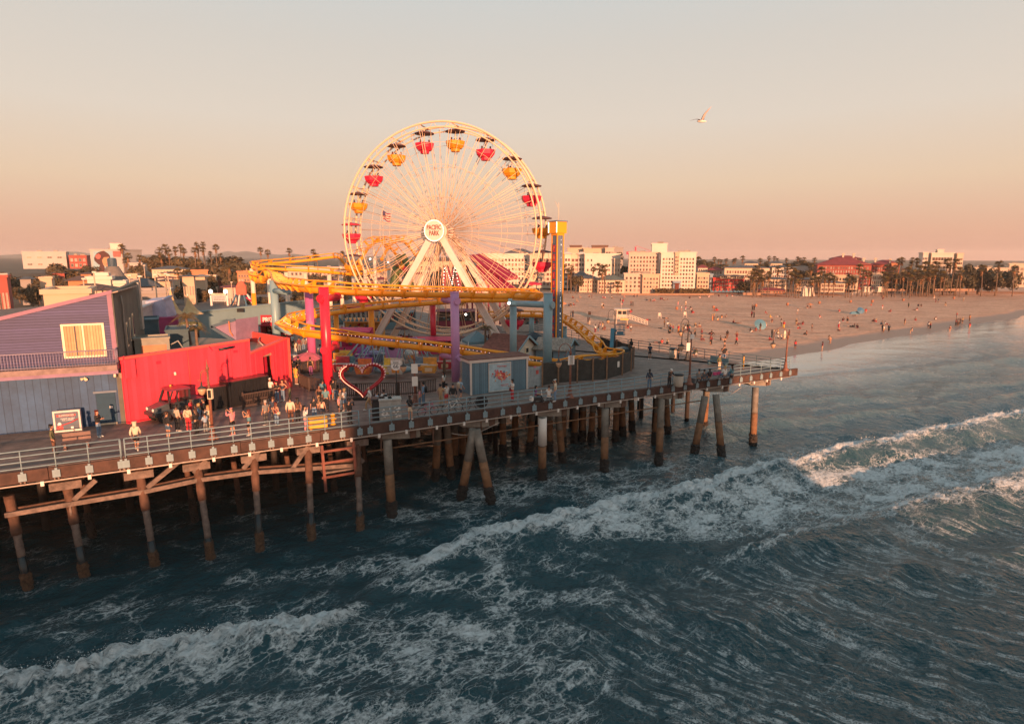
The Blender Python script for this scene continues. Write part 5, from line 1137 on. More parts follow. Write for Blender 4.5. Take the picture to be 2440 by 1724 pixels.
mb = MB(); mb.box(((x0+x1)/2+.45, -.066, hs*.22), (.75, .008, .05)); mb.box(((x0+x1)/2+.4, -.066, hs*.18), (.55, .008, .03)); mb.build('caption', pm[0], po)
# gate and dark screen fence
ga = dk(1259, 925); gb = dk(1289, 921); d = gb-ga; t = thing('metal_gate', 'pale ribbed metal gate with a small red notice beside the blue shed', 'gate', ga, math.atan2(d.y, d.x)); ln = d.length; gh = atY(1259, 874, ga.y).z-DZ
M_gate = mat('gate_metal', (.33, .38, .40), .5, .25, 3); mb = MB(); [mb.box((.1+i*.11, 0, gh*.5), (.07, .03, gh*.92)) for i in range(int(ln/.11))]; mb.build('bars', M_gate, t)
MB().box((ln/2, .04, gh*.75), (ln*.95, .03, gh*.45)).build('sheet', M_gate, t)
for x in (0, ln): MB().box((x, 0, gh/2), (.09, .09, gh)).build('post', M_gate, t)
MB().box((ln*.68, -.04, gh*.72), (.28, .02, .34)).build('notice', mat('notice_red', (.45, .06, .05), .5, .2), t); MB().box((ln*.5, -.04, gh*.97), (.26, .02, .16)).build('tag', mat('tag_pink', (.6, .2, .25), .5, .1), t)
M_scr = mat('screen_cloth', (.040, .036, .031), .8, .45, 1.6, .3); sp_ = [dk(1292, 921), dk(1330, 915), dk(1375, 911), dk(1412, 908), dk(1445, 905), dk(1482, 894), dk(1503, 884)]
e1_ = sp_[-1]; sp_ += [e1_+Vector((.55, 1.6, 0)), e1_+Vector((.55, 4.2, 0)), e1_+Vector((-.2, 7.5, 0)), e1_+Vector((-1.6, 10.5, 0))]
t = thing('screen_fence', 'dark cloth screen fence on wooden posts curving round the low end of the coaster', 'fence', sp_[0]); sc2 = catmull(sp_, 5); mb = MB(); V = []
for i, q in enumerate(sc2):
 for k in range(5): V.append((q.x, q.y-.03*math.sin(i*1.9+k), DZ+.12+1.95*k/4+(.06*math.sin(i*1.3) if k == 4 else 0)))
mb.add(V, [(i*5+k, (i+1)*5+k, (i+1)*5+k+1, i*5+k+1) for i in range(len(sc2)-1) for k in range(4)], 0, True); mb.build('cloth', M_scr, t, True)
M_post = mat('raw_post', (.22, .12, .07), .8, .3, 4)
for q in sp_: MB().beam(q+Vector((0, -.08, 0)), q+Vector((0, -.08, 2.3)), .14, .14).build('post', M_post, t, True)
for z in (.7, 1.5, 2.1): MB().tube([q+Vector((0, .05, z)) for q in sc2], .03, 5).build('rail', M_br, t, True)
MB().box(sp_[4]+Vector((1.1, .05, 1.5)), (.22, .03, .55), R(25)).build('notice', M_white, t, True)
# cottages
def cottage(label, px0, px1, pye, pyr, Y, dep, wall, roofm, gable, rz, trim=None, zb=DZ):
 a = atY(px0, pye, Y); b = atY(px1, pye, Y); w = b.x-a.x; he = a.z-zb; hr = atY(px0, pyr, Y).z-zb; t = thing('cottage', label, 'cottage', ((a.x+b.x)/2, Y+dep/2, zb), rz)
 if gable == 'x':   # ridge along x, gable at +x end
  MB().box((0, 0, he/2), (w, dep, he)).build('wall', wall, t); e = .35
  MB().add([(w/2, -dep/2, he), (w/2, dep/2, he), (w/2, 0, hr-.05), (w/2-.2, -dep/2, he), (w/2-.2, dep/2, he), (w/2-.2, 0, hr-.05)], [(0, 1, 2), (5, 4, 3)]).build('gable', trim or wall, t)
  mb = MB()
  for s in (-1, 1): mb.hexa([(-w/2-e, s*(dep/2+e), he-.12), (w/2+e, s*(dep/2+e), he-.12), (w/2+e, 0, hr), (-w/2-e, 0, hr), (-w/2-e, s*(dep/2+e), he), (w/2+e, s*(dep/2+e), he), (w/2+e, 0, hr+.12), (-w/2-e, 0, hr+.12)])
  mb.build('roof', roofm, t)
  for s in (-1, 1): MB().beam((w/2+e+.03, s*(dep/2+e), he-.06), (w/2+e+.03, 0, hr+.05), .06, .22).build('barge_board', mat('barge_blue', (.20, .33, .38), .5, .1), t)
  wv = MB().box((w/2+.06, 0, he+.3), (.1, .7, .7)).build('vent', M_cream, t); MB().box((w/2+.12, 0, he+.3), (.03, .45, .45)).build('louvre', M_blk, wv)
  MB().box((-.2, -dep/2-.03, he*.55), (.9, .05, .8)).build('window', M_glass, t)
 return t
M_shg = add_stripes(mat('shingle_red', (.20, .075, .055), .9, .4, 3, .3), 1, .28, .35, .15)
cottage('brown roofed cottage with a cream gable behind the blue shed', 1172, 1262, 846, 806, 64, 5.5, mat('cottage_white', (.62, .58, .56), .7, .1), M_shg, 'x', R(-32), mat('cottage_cream', (.66, .56, .45), .7, .06))
cottage('small blue cottage with speckled grey shingle roof beside the drop tower', 1290, 1366, 832, 812, 66, 4, mat('cottage_blue', (.19, .27, .32), .7, .08), mat('shingle_grey', (.28, .24, .2), .9, .6, 5, .4), 'x', R(-20))
# canopies and booths under the coaster
def pop_tent(label, x0, x1, ye, yt, Y, m, legs=True):
 a = atY(x0, ye, Y); b = atY(x1, ye, Y); w = (b.x-a.x)/1.3; h = a.z-DZ; ht = atY(x0, yt, Y).z-DZ; t = thing('canopy_tent', label, 'tent', ((a.x+b.x)/2, Y+w/2, DZ), R(20)); k = w/2
 MB().add([(-k, -k, h), (k, -k, h), (k, k, h), (-k, k, h), (0, 0, ht), (-k, -k, h-.3), (k, -k, h-.3), (k, k, h-.3), (-k, k, h-.3)], [(0, 1, 4), (1, 2, 4), (2, 3, 4), (3, 0, 4), (5, 6, 1, 0), (6, 7, 2, 1), (7, 8, 3, 2), (8, 5, 0, 3)]).build('canopy', m, t)
 for x in (-k, k):
  for y in (-k, k): MB().cyl((x, y, 0), (x, y, h), .04, None, 5).build('leg', M_white, t)
M_tt = mat('tent_teal', (.125, .215, .25), .7, .12)
pop_tent('blue-grey peaked canopy tent behind the lilac column', 1096, 1172, 814, 790, 68, M_tt)
pop_tent('dark teal canopy tent left of the yellow column', 783, 818, 768, 752, 74, mat('tent_green', (.03, .08, .085), .7, .12))
pop_tent('dark navy canopy tent behind the right blue column', 1245, 1300, 806, 792, 80, mat('tent_navy', (.025, .045, .06), .7, .1))
pop_tent('dark blue pointed canopy beside the drop tower foot', 1330, 1362, 812, 798, 72, M_tt)
def booth(label, x0, x1, yb, yt, Y, m, am, dep=2.5, fins=None, name='booth', stripes=False):
 a = atY(x0, yb, Y); b = atY(x1, yt, Y); w = b.x-a.x; h = b.z-DZ; t = thing(name, label, 'booth', ((a.x+b.x)/2, Y+dep/2, DZ), 0)
 MB().box((0, dep*.3, h/2), (w, dep*.4, h)).build('wall', m, t); MB().box((0, -dep*.35, .55), (w, .3, 1.1)).build('counter', am, t)
 MB().hexa([(-w/2-.1, -dep/2, h-.35), (w/2+.1, -dep/2, h-.35), (w/2+.1, dep*.1, h-.05), (-w/2-.1, dep*.1, h-.05), (-w/2-.1, -dep/2, h-.25), (w/2+.1, -dep/2, h-.25), (w/2+.1, dep*.1, h+.05), (-w/2-.1, dep*.1, h+.05)]).build('awning', am, t)
 if fins:
  mb = MB(); n = 9
  for k in range(n): x = -w/2+(k+.5)*w/n; mb.plate((x, -dep*.45, h-.2), (1, 0, 0), (0, 0, 1), (0, -1, 0), [(-w/n*.45, 0), (w/n*.45, 0), (w/n*.1, .55), (-w/n*.15, .7), (0, .35)], .1)
  mb.build('fin_trim', fins, t)
 mb = MB(); rnd = random.Random(int(x0)); [mb.ball((rnd.uniform(-w*.42, w*.42), dep*.08, rnd.uniform(1.2, max(1.3, h-.5))), rnd.uniform(.1, .22), rnd.randrange(4), 6, 5) for _ in range(22)]
 mb.build('prizes', [MATS['toy_red'], MATS['toy_brown'], MATS['toy_pale'], M_tt], t); return t
booth('yellow game stand with a row of teal fins under the coaster', 815, 905, 800, 762, 77, mat('stand_yellow', (.62, .34, .07), .6, .2), mat('stand_orange', (.55, .20, .04), .6, .2), 3, M_tt)
booth('magenta game stand below the fin-topped stand', 806, 878, 835, 785, 70, mat('stand_magenta', (.50, .02, .12), .5, .1), mat('stand_magenta2', (.58, .03, .14), .5, .1))
booth('crimson topped stand at the right of the wheel foot', 985, 1075, 830, 806, 72, mat('stand_dark', (.10, .03, .04), .6, .2), mat('stand_crimson', (.50, .02, .08), .5, .1))
booth('striped midway stand with white and red panels behind the yellow column', 812, 880, 770, 728, 92, add_stripes(mat('stand_white', (.5, .47, .44), .6, .1), 0, .7, .9, .5), mat('stand_red', (.45, .03, .05), .5, .1))
booth('dark brown arcade front behind the wheel with pale signs', 1040, 1130, 790, 738, 100, mat('stand_brown', (.08, .06, .05), .7, .3), mat('stand_maroon', (.20, .02, .04), .6, .1))
booth('teal midway stand beneath the left of the wheel', 905, 985, 790, 740, 98, mat('stand_teal', (.07, .13, .15), .6, .2), M_tt)
booth('grey-white stand beside the right wheel legs', 1195, 1300, 790, 752, 95, mat('stand_pale', (.34, .34, .33), .6, .2), mat('stand_pale2', (.42, .38, .35), .6, .15))
booth('blue ticket stand below the magenta arm', 855, 905, 870, 838, 66, mat('stand_blue', (.16, .20, .28), .6, .2), mat('stand_lav', (.22, .22, .33), .6, .1), 2)
# spinning ride with tubs
rc = dk(938, 905); rc.y = 61.5; rc.x = atY(938, 880, 61.5).x; ride = thing('spinning_tub_ride', 'teal spinning ride with slanting masts, long arms and painted tubs', 'ride', (rc.x, rc.y, DZ))
M_te = mat('ride_teal', (.24, .36, .40), .4, .12); M_li = mat('ride_lilac', (.50, .25, .47), .45, .15)
MB().lathe((0, 0, 0), [(2.0, 0), (2.0, .3), (.8, .5), (.6, 1.2)], 16).build('base', M_te, ride)
tw_ = MB(); tw_.hexa([(-.55, -.5, .4), (.55, -.5, .4), (.55, .5, .4), (-.55, .5, .4), (-.85, -.6, 3.4), (.85, -.6, 3.4), (.85, .6, 3.4), (-.85, .6, 3.4)]); tw_ = tw_.build('tower', M_li, ride)
MB().cyl((0, -.62, 2.6), (0, -.5, 2.6), .42, None, 16).build('window', M_blk, tw_)
rnd = random.Random(12); tubc = [(.62, .30, .06), (.5, .05, .06), (.10, .22, .25), (.60, .16, .05), (.26, .08, .3), (.65, .45, .08), (.5, .45, .4), (.15, .2, .25)]
for k, (an, ln) in enumerate(((-2.75, 5.4), (-2.2, 5.2), (-1.75, 4.6), (-1.1, 4.8), (-.55, 5.6), (.1, 5.9), (2.6, 5.4), (1.6, 5.2))):
 e = Vector((ln*math.cos(an), ln*math.sin(an)*.8, 1.15+.25*(k % 2))); top = Vector((math.cos(an)*1.0, math.sin(an)*1.0, 3.9)); mid = e*.55+Vector((0, 0, 2.1))
 MB().beam((math.cos(an)*.6, math.sin(an)*.6, 3.1), (mid.x, mid.y, 3.5-(k % 2)*.4), .22, .22).build('arm', M_te if k % 2 else M_li, ride)
 lt = MB()
 for s in (-.5, .5):
  o = Vector((-math.sin(an), math.cos(an), 0))*s; lt.cyl((mid.x, mid.y, 3.5-(k % 2)*.4), e*.62+o*1.8+Vector((0, 0, -.2)), .055, None, 5); lt.cyl((mid.x, mid.y, 3.5-(k % 2)*.4), e*.95+o, .05, None, 5); lt.cyl(e*.62+o*1.8+Vector((0, 0, -.2)), e*.95-o, .045, None, 5)
 lt.build('spider_frame', M_te, ride)
 for q in (-1, 1):
  c = e+Vector((-math.sin(an), math.cos(an), 0))*q*1.25; cm_ = mat(f'tub_paint_{(k*2+(q > 0)) % 8}', [min(.8, v*1.25) for v in tubc[(k*2+(q > 0)) % 8]], .4, .25, 4)
  mb = MB(); mb.hexa([(c.x-.6, c.y-.5, .45), (c.x+.6, c.y-.5, .45), (c.x+.6, c.y+.5, .45), (c.x-.6, c.y+.5, .45), (c.x-.78, c.y-.65, 1.15), (c.x+.78, c.y-.65, 1.15), (c.x+.78, c.y+.65, 1.15), (c.x-.78, c.y+.65, 1.15)]); mb.box((c.x, c.y+.55, 1.45), (1.3, .15, .7)); tb = mb.build('tub', cm_, ride)
  MB().tube([(c.x-.7, c.y-.62, 1.25), (c.x+.7, c.y-.62, 1.25)], .05, 5).build('lap_bar', M_white, tb); MB().box((c.x, c.y-.60, .8), (.7, .03, .4)).build('painted_panel', MATS['art_orange' if k % 2 else 'art_cream'], tb)
# snack umbrella, cart
p = dk(735, 884); t = thing('umbrella', 'faded pink umbrella over the snack cart left of the red column', 'umbrella', p); mb = MB(); hu = atY(735, 838, p.y).z-DZ
V = [(0, 0, hu)]; n = 8
for r, z in ((.9, -.32), (1.65, -.72)):
 for j in range(n*2): a = math.pi*j/n; k = 1 if j % 2 == 0 else .95; V.append((r*k*math.cos(a), r*k*math.sin(a), hu+z-(.0 if j % 2 == 0 else -.08)))
F = [(0, 1+j, 1+(j+1) % 16) for j in range(16)]+[(1+j, 17+j, 17+(j+1) % 16, 1+(j+1) % 16) for j in range(16)]; mb.add(V, F); mb.build('canopy', mat('umbrella_pink', (.50, .12, .16), .7, .08), t); MB().cyl((0, 0, 0), (0, 0, hu+.1), .035, None, 6).build('pole', M_white, t)
p = dk(700, 880); t = thing('snack_cart', 'small grey and dark teal snack cart left of the pink umbrella', 'cart', p)
MB().bevbox((0, 0, .55), (1.6, .9, 1.0), .06).build('body', M_tt, t); MB().bevbox((0, 0, 1.35), (1.0, .7, .35), .05).build('warmer', mat('cart_pale', (.45, .42, .38), .5, .15), t)
for s in (-.55, .55): MB().cyl((s, -.5, .22), (s, -.42, .22), .22, None, 12).build('wheel', M_blk, t)
# bins, bench, crates, bicycles
def big_bin(label, px, py, m, stick=True):
 p = dk(px, py); t = thing('recycling_bin', label, 'bin', p, R(14)); MB().bevbox((0, 0, .72), (.92, .8, 1.44), .08).build('body', m, t); MB().bevbox((0, 0, 1.5), (.98, .86, .14), .05).build('lid', m, t)
 if stick:
  rnd = random.Random(px); mb = MB(); [mb.plate((rnd.uniform(-.35, .35), -.402-.0008*k, .25+rnd.random()*.7), (1, 0, rnd.uniform(-.4, .4)), (0, 0, 1), (0, -1, 0), [(-.07, -.05), (.09, -.04), (.05, .06), (-.05, .05)], .003) for k in range(16)]; mb.build('stickers', M_lw, t)
M_bin = mat('bin_grey', (.34, .32, .29), .6, .2)
big_bin('black bin, left of the two grey stickered bins', 903, 998, M_blk, False); big_bin('left one of two big grey stickered bins at the rail', 920, 999, M_bin); big_bin('right one of two big grey stickered bins at the rail', 941, 997, M_bin)
def drum(label, px, py):
 p = dk(px, py); t = thing('trash_drum', label, 'trash can', p); MB().lathe((0, 0, 0), [(.36, 0), (.40, .05), (.42, 1.0)], 16).build('body', mat('drum_tan', (.42, .34, .27), .7, .15), t); MB().lathe((0, 0, 1.0), [(.44, 0), (.44, .1), (.3, .18)], 16).build('lid', M_blk, t)
drum('tan trash drum with a black lid beside the near rail', 1616, 920); drum('tan trash drum with a black lid beside the beach side rail', 1603, 853)
def bench(label, a, b, m, back=True):
 d = b-a; t = thing('bench', label, 'bench', a, math.atan2(d.y, d.x)); ln = d.length
 MB().box((ln/2, 0, .44), (ln, .5, .07)).build('seat', m, t)
 if back: MB().box((ln/2, .26, .72), (ln, .06, .45)).build('backrest', m, t)
 for x in (.15, ln-.15): MB().box((x, 0, .2), (.12, .45, .4)).build('leg', m, t)
M_bb = mat('bench_blue', (.05, .11, .15), .5, .1)
bench('long dark blue bench at the beach side rail under the big man in black', dk(1688, 868), dk(1731, 876), M_bb)
bench('low grey bench along the near rail at the far right, holding bags', dk(1650, 913), dk(1745, 899), mat('bench_grey', (.12, .12, .12), .6, .2), False)
bench('rusty slatted bench by the near rail in the lower left corner', dk(150, 1072), dk(218, 1064), mat('bench_rust', (.20, .12, .10), .7, .2))
p = dk(758, 1021); t = thing('yellow_chest', 'bright yellow fibreglass chest on the deck at the rail', 'chest', p, R(22)); M_y2 = mat('chest_yellow', (.72, .33, .012), .4, .08)
MB().bevbox((0, 0, .42), (1.22, .5, .6), .05).build('body', M_y2, t); MB().bevbox((0, 0, .76), (1.26, .54, .1), .03).build('lid', M_y2, t)
for s in (-.45, .45): MB().box((s, 0, .06), (.15, .4, .12)).build('foot', M_y2, t)
p = dk(794, 1012); t = thing('hydrant', 'yellow hydrant standing on the deck right of the yellow chest', 'hydrant', p)
MB().lathe((0, 0, 0), [(.2, 0), (.2, .07), (.13, .1), (.13, .62), (.17, .65), (.17, .7), (.14, .78), (.06, .86)], 12).build('barrel', M_y2, t)
for s in (-1, 1): MB().cyl((s*.1, 0, .48), (s*.23, 0, .48), .065, None, 8).build('nozzle', M_y2, t)
p = dk(1771, 878); t = thing('marker_post', 'thin orange-yellow marker post at the beach side rail', 'post', p); MB().cyl((0, 0, 0), (0, 0, 1.3), .06, None, 8).build('post', M_y2, t); MB().ball((0, 0, 1.36), .09).build('cap', M_blk, t)
def bicycle(label, px, py, rz, fm):
 p = dk(px, py); t = thing('bicycle', label, 'bicycle', p, rz); m = mat('bike_'+fm, {'white': (.6, .55, .5), 'dark': (.03, .03, .035), 'pink': (.4, .1, .14)}[fm], .4, .05)
 for x in (-.52, .52):
  w = MB().tube([(x+.33*math.cos(a), 0, .34+.33*math.sin(a)) for a in [k*math.pi/10 for k in range(20)]], .025, 5, 0, True).build('wheel', M_blk, t)
  mb = MB(); [mb.cyl((x, 0, .34), (x+.32*math.cos(a), 0, .34+.32*math.sin(a)), .006, None, 3) for a in [k*math.pi/6 for k in range(12)]]; mb.build('spokes', m, w)
 mb = MB()
 for a, b in (((-.52, .34), (-.08, .32)), ((-.52, .34), (-.2, .85)), ((-.08, .32), (-.22, .9)), ((-.08, .32), (.36, .78)), ((-.2, .82), (.36, .86)), ((.36, .95), (.52, .34))): mb.cyl((a[0], 0, a[1]), (b[0], 0, b[1]), .028, None, 6)
 mb.build('frame', m, t); MB().bevbox((-.24, 0, .95), (.26, .13, .07), .02).build('saddle', M_blk, t); MB().tube([(.28, -.28, 1.02), (.36, -.1, 1.0), (.36, .1, 1.0), (.28, .28, 1.02)], .018, 5).build('handlebar', M_blk, t)
bicycle('pinkish bicycle at the near rail, leftmost of three', 1020, 990, R(35), 'pink'); bicycle('white bicycle at the near rail, middle of three', 1078, 982, R(30), 'white'); bicycle('dark bicycle with pale wheels at the near rail, rightmost of three', 1126, 976, R(28), 'dark')
p = dk(1148, 971); t = thing('round_case', 'round black case leaning at the near rail right of the bicycles', 'case', p); MB().tube([(0, -.1, .5), (0, .1, .5)], .48, 18).build('shell', M_blk, t); MB().tube([(.4*math.cos(a), -.11, .5+.4*math.sin(a)) for a in [k*math.pi/9 for k in range(18)]], .02, 4, 0, True).build('rim', M_lpd, t)
for k, (px, c, s) in enumerate(((1672, 'pale', .42), (1690, 'pink', .32), (1702, 'pink', .3), (1712, 'pink', .3), (1730, 'pale', .3))):
 p = dk(px, 911-.12*(px-1650)); t = thing('bag', ('white tote bag', 'bright pink bag', 'magenta bag', 'rosy pink bag', 'pale striped bag')[k]+' on the low bench among the seated people', 'bag', p+Vector((0, -.05, .46)))
 MB().bevbox((0, 0, s*.5), (s*1.2, s*.6, s), .04).build('body', mat('bag_'+c+str(k % 3), ((.5, .47, .42) if c == 'pale' else (.55, .05, .16)), .6, .15), t); MB().tube([(-s*.3, 0, s), (-s*.2, 0, s*1.5), (s*.2, 0, s*1.5), (s*.3, 0, s)], .015, 4).build('handle', M_blk, t)
# orange machine and blue boom lift inside the screen fence
p = at(1470, 862, DZ); p.y = 65.5; p.x = atY(1470, 840, 65.5).x
t = thing('boom_lift', 'blue boom lift with raised basket on an orange and grey chassis inside the screen fence', 'boom lift', p, R(10)); M_bl = mat('lift_blue', (.05, .17, .24), .4, .15); M_og = mat('lift_orange', (.62, .22, .02), .45, .15)
MB().bevbox((0, 0, .9), (2.2, 1.6, .9), .1).build('chassis', M_og, t); MB().bevbox((1.0, 0, 1.2), (1.0, 1.5, 1.2), .12).build('engine_cover', mat('cover_grey', (.10, .12, .13), .5, .15), t); MB().bevbox((.1, -.4, 1.55), (.7, .7, .5), .05).build('turret', mat('turret_steel', (.30, .24, .18), .35, .2, metal=.6), t)
for x in (-.8, .8):
 for y in (-.75, .75): MB().cyl((x, y-.15, .45), (x, y+.15, .45), .45, None, 16).build('wheel', M_blk, t)
b0 = Vector(p)+Vector((-.6, 0, 1.7)); b1 = atY(1460, 783, 66.5); MB().beam(b0, b1, .4, .42).build('boom', M_bl, t, True); MB().beam(b0.lerp(b1, .3)+Vector((.2, -.25, 0)), b0.lerp(b1, .8)+Vector((.25, -.25, 0)), .12, .12).build('ram', M_blk, t, True)
bk = MB(); c = atY(1476, 797, 66.5)
for z in (0, .55, 1.1):
 for s in (-1, 1): bk.beam(c+Vector((-.5, s*.35, z)), c+Vector((.5, s*.35, z)), .05, .05); bk.beam(c+Vector((s*.5, -.35, z)), c+Vector((s*.5, .35, z)), .05, .05)
for x in (-.5, 0, .5):
 for y in (-.35, .35): bk.beam(c+Vector((x, y, 0)), c+Vector((x, y, 1.1)), .04, .04)
bk.box(c+Vector((0, 0, .02)), (1.0, .7, .08)); bk.box(c+Vector((0, -.37, .22)), (.7, .05, .36)); bk.beam(b1, c+Vector((-.35, 0, .35)), .22, .25); bk.build('basket', M_bl, t, True)
# seagull
sg_ = atY(1672, 289, 42); t = thing('seagull', 'white seagull gliding with raised wing in the sky at the upper right', 'bird', sg_, R(-10))
M_gull = mat('gull_white', (.78, .66, .56), .7, .05); M_gd = mat('gull_grey', (.12, .085, .08), .7, .1)
MB().tube([(-.30, .05, .03), (-.22, .04, .02), (-.05, 0, 0), (.12, -.02, -.02), (.22, -.03, -.02), (.30, -.04, -.04)], [.02, .075, .095, .08, .055, .012], 9).build('body', M_gull, t)
def wing(pts, ch, m):
 V = [];
 for p, c_, th in zip(pts, ch, (.03, .025, .02, .015, .01, .004)):
  p = Vector(p); V += [p+Vector((c_*.5, 0, 0)), p+Vector((0, 0, th)), p+Vector((-c_*.5, 0, -.01)), p+Vector((0, 0, -th*.4))]
 F = [(i*4+j, (i+1)*4+j, (i+1)*4+(j+1) % 4, i*4+(j+1) % 4) for i in range(len(pts)-1) for j in range(4)]; return MB().add(V, F, 0, True)
wing([(.02, .0, .05), (.10, .1, .28), (.18, .15, .46), (.30, .2, .62), (.44, .25, .78), (.60, .3, .95)], (.20, .18, .16, .13, .09, .02), 0).build('wing', mat('gull_wing', (.55, .36, .28), .7, .1), t)
wing([(-.06, -.05, .04), (-.22, -.2, .08), (-.38, -.3, .07), (-.52, -.4, .04), (-.66, -.5, -.01), (-.80, -.6, -.07)], (.16, .12, .10, .08, .06, .02), 0).build('wing', M_gd, t)
t = thing('flagpole_flag', 'striped flag on a thin pole seen through the left of the wheel', 'flag', Vector((atY(913, 560, 100).x, 100, DZ))); fz = atY(913, 502, 100).z-DZ
MB().cyl((0, 0, 0), (0, 0, fz+.3), .05, None, 5).build('pole', M_whl, t)
mb = MB(); n = 8; V = []
for i in range(n+1):
 for k in range(8): V.append((1.5*i/n*.85, .12*math.sin(i*1.1), fz-1.3*k/7-.55*i/n+.1*math.sin(i)))
mb.add(V, [(i*8+k, (i+1)*8+k, (i+1)*8+k+1, i*8+k+1) for i in range(n) for k in range(7)]); mb.m = [2 if (q//7 < 3 and q % 7 < 4) else (q % 7) % 2 for q in range(n*7)]; mb.build('cloth', [mat('flag_red', (.4, .03, .05), .7, 0), mat('flag_white', (.7, .6, .5), .7, 0), mat('flag_blue', (.07, .05, .12), .7, 0)], t)
# ================================================================== people
def skin_geo(J, E, sub=1):
 me = bpy.data.meshes.new('tmp'); names = list(J); ix = {n: i for i, n in enumerate(names)}
 me.from_pydata([J[n][0] for n in names], [(ix[a], ix[b]) for a, b in E], [])
 o = bpy.data.objects.new('tmp', me); COL.objects.link(o); o.modifiers.new('s', 'SKIN')
 sv = me.skin_vertices[0].data if len(me.skin_vertices) else None
 for n in names:
  r = J[n][1]; sv[ix[n]].radius = r if isinstance(r, tuple) else (r, r)
 sv[0].use_root = True
 if sub: m = o.modifiers.new('u', 'SUBSURF'); m.levels = sub; m.render_levels = sub
 dg = bpy.context.evaluated_depsgraph_get(); ev = o.evaluated_get(dg); em = ev.to_mesh()
 V = [tuple(v.co) for v in em.vertices]; F = [tuple(p.vertices) for p in em.polygons]; ev.to_mesh_clear()
 bpy.data.objects.remove(o); bpy.data.meshes.remove(me); return V, F
def base_pose():
 return dict(pel=(0, 0, .95), spi=(0, -.01, 1.12), che=(0, .0, 1.30), nec=(0, -.01, 1.46), jaw=(0, .025, 1.545), hed=(0, .015, 1.63), crn=(0, .0, 1.70), nos=(0, .115, 1.605),
    ea0=(-.085, .01, 1.61), ea1=(.085, .01, 1.61), sh0=(-.17, -.01, 1.40), sh1=(.17, -.01, 1.40), el0=(-.24, -.05, 1.14), el1=(.24, -.05, 1.14), wr0=(-.25, .05, .91), wr1=(.25, .05, .91),
    hi0=(-.085, 0, .90), hi1=(.085, 0, .90), kn0=(-.10, .03, .49), kn1=(.10, .03, .49), an0=(-.105, -.02, .08), an1=(.105, -.02, .08), to0=(-.125, .15, .035), to1=(.125, .15, .035))
def pose(kind):
 p = base_pose()
 def sh(ks, d):
  for k in ks: p[k] = tuple(a+b for a, b in zip(p[k], d))
 UP = ['spi', 'che', 'nec', 'jaw', 'hed', 'crn', 'nos', 'ea0', 'ea1', 'sh0', 'sh1', 'el0', 'el1', 'wr0', 'wr1']
 if kind == 'walk': p.update(kn0=(-.10, .22, .52), an0=(-.1, .24, .10), to0=(-.11, .40, .10), kn1=(.1, -.02, .48), an1=(.1, -.30, .14), to1=(.1, -.16, .03), el0=(-.23, -.16, 1.15), wr0=(-.22, -.10, .92), el1=(.23, .06, 1.14), wr1=(.2, .24, .97));
 if kind == 'photo': p.update(el0=(-.24, .18, 1.28), wr0=(-.09, .36, 1.50), el1=(.24, .18, 1.28), wr1=(.09, .36, 1.50))
 if kind == 'phone': p.update(el0=(-.23, .02, 1.14), wr0=(-.06, .25, 1.22), el1=(.23, .02, 1.14), wr1=(.05, .27, 1.20))
 if kind == 'arms': p.update(el0=(-.23, .04, 1.15), wr0=(.05, .18, 1.17), el1=(.23, .04, 1.15), wr1=(-.05, .16, 1.13))
 if kind == 'hips': p.update(el0=(-.38, -.06, 1.18), wr0=(-.18, .06, 1.0), el1=(.38, -.06, 1.18), wr1=(.18, .06, 1.0))
 if kind == 'point': p.update(el1=(.26, .2, 1.34), wr1=(.22, .46, 1.40))
 if kind == 'drink': p.update(el1=(.27, .14, 1.22), wr1=(.05, .18, 1.50))
 if kind == 'lean':
  sh(UP, (0, .16, -.05)); p.update(pel=(0, -.05, .93), nec=(0, .22, 1.38), jaw=(0, .28, 1.45), hed=(0, .28, 1.53), crn=(0, .27, 1.60), nos=(0, .38, 1.50), ea0=(-.085, .27, 1.52), ea1=(.085, .27, 1.52), el0=(-.24, .30, 1.13), wr0=(-.08, .48, 1.12), el1=(.24, .30, 1.13), wr1=(.08, .48, 1.12))
 if kind in ('sit', 'sitphone'):
  dz = -.47
  for k in list(p):
   if k[:2] not in ('kn', 'an', 'to'): p[k] = (p[k][0], p[k][1], p[k][2]+dz)
  p.update(kn0=(-.13, .42, .50), kn1=(.13, .42, .50), an0=(-.13, .42, .08), an1=(.13, .42, .08), to0=(-.14, .58, .035), to1=(.14, .58, .035), el0=(-.24, .03, .68), wr0=(-.12, .26, .60), el1=(.24, .03, .68), wr1=(.12, .26, .60))
  if kind == 'sitphone': p.update(wr0=(-.05, .26, .80), wr1=(.06, .26, .82))
 if kind == 'ground':
  dz = -.80
  for k in list(p):
   if k[:2] not in ('kn', 'an', 'to'): p[k] = (p[k][0], p[k][1], p[k][2]+dz)
  p.update(kn0=(-.16, .38, .40), kn1=(.16, .38, .40), an0=(-.14, .58, .07), an1=(.14, .58, .07), to0=(-.15, .74, .05), to1=(.15, .74, .05), el0=(-.27, .08, .36), wr0=(-.15, .32, .38), el1=(.27, .08, .36), wr1=(.15, .32, .38))
 if kind == 'recline':
  dz = -.80
  for k in list(p):
   if k[:2] not in ('kn', 'an', 'to'): p[k] = (p[k][0], p[k][1]-max(0, p[k][2]-.95)*.55, p[k][2]*.92+dz+.05)
  p.update(kn0=(-.12, .44, .16), kn1=(.12, .44, .16), an0=(-.1, .86, .08), an1=(.1, .86, .08), to0=(-.12, .92, .22), to1=(.12, .92, .22), el0=(-.28, -.30, .26), wr0=(-.3, -.40, .05), el1=(.28, -.30, .26), wr1=(.3, -.40, .05))
 if kind == 'lie':
  q = {}
  for k, v in p.items(): q[k] = (v[0], .9-v[2], .13+v[1]*.6)
  p = q
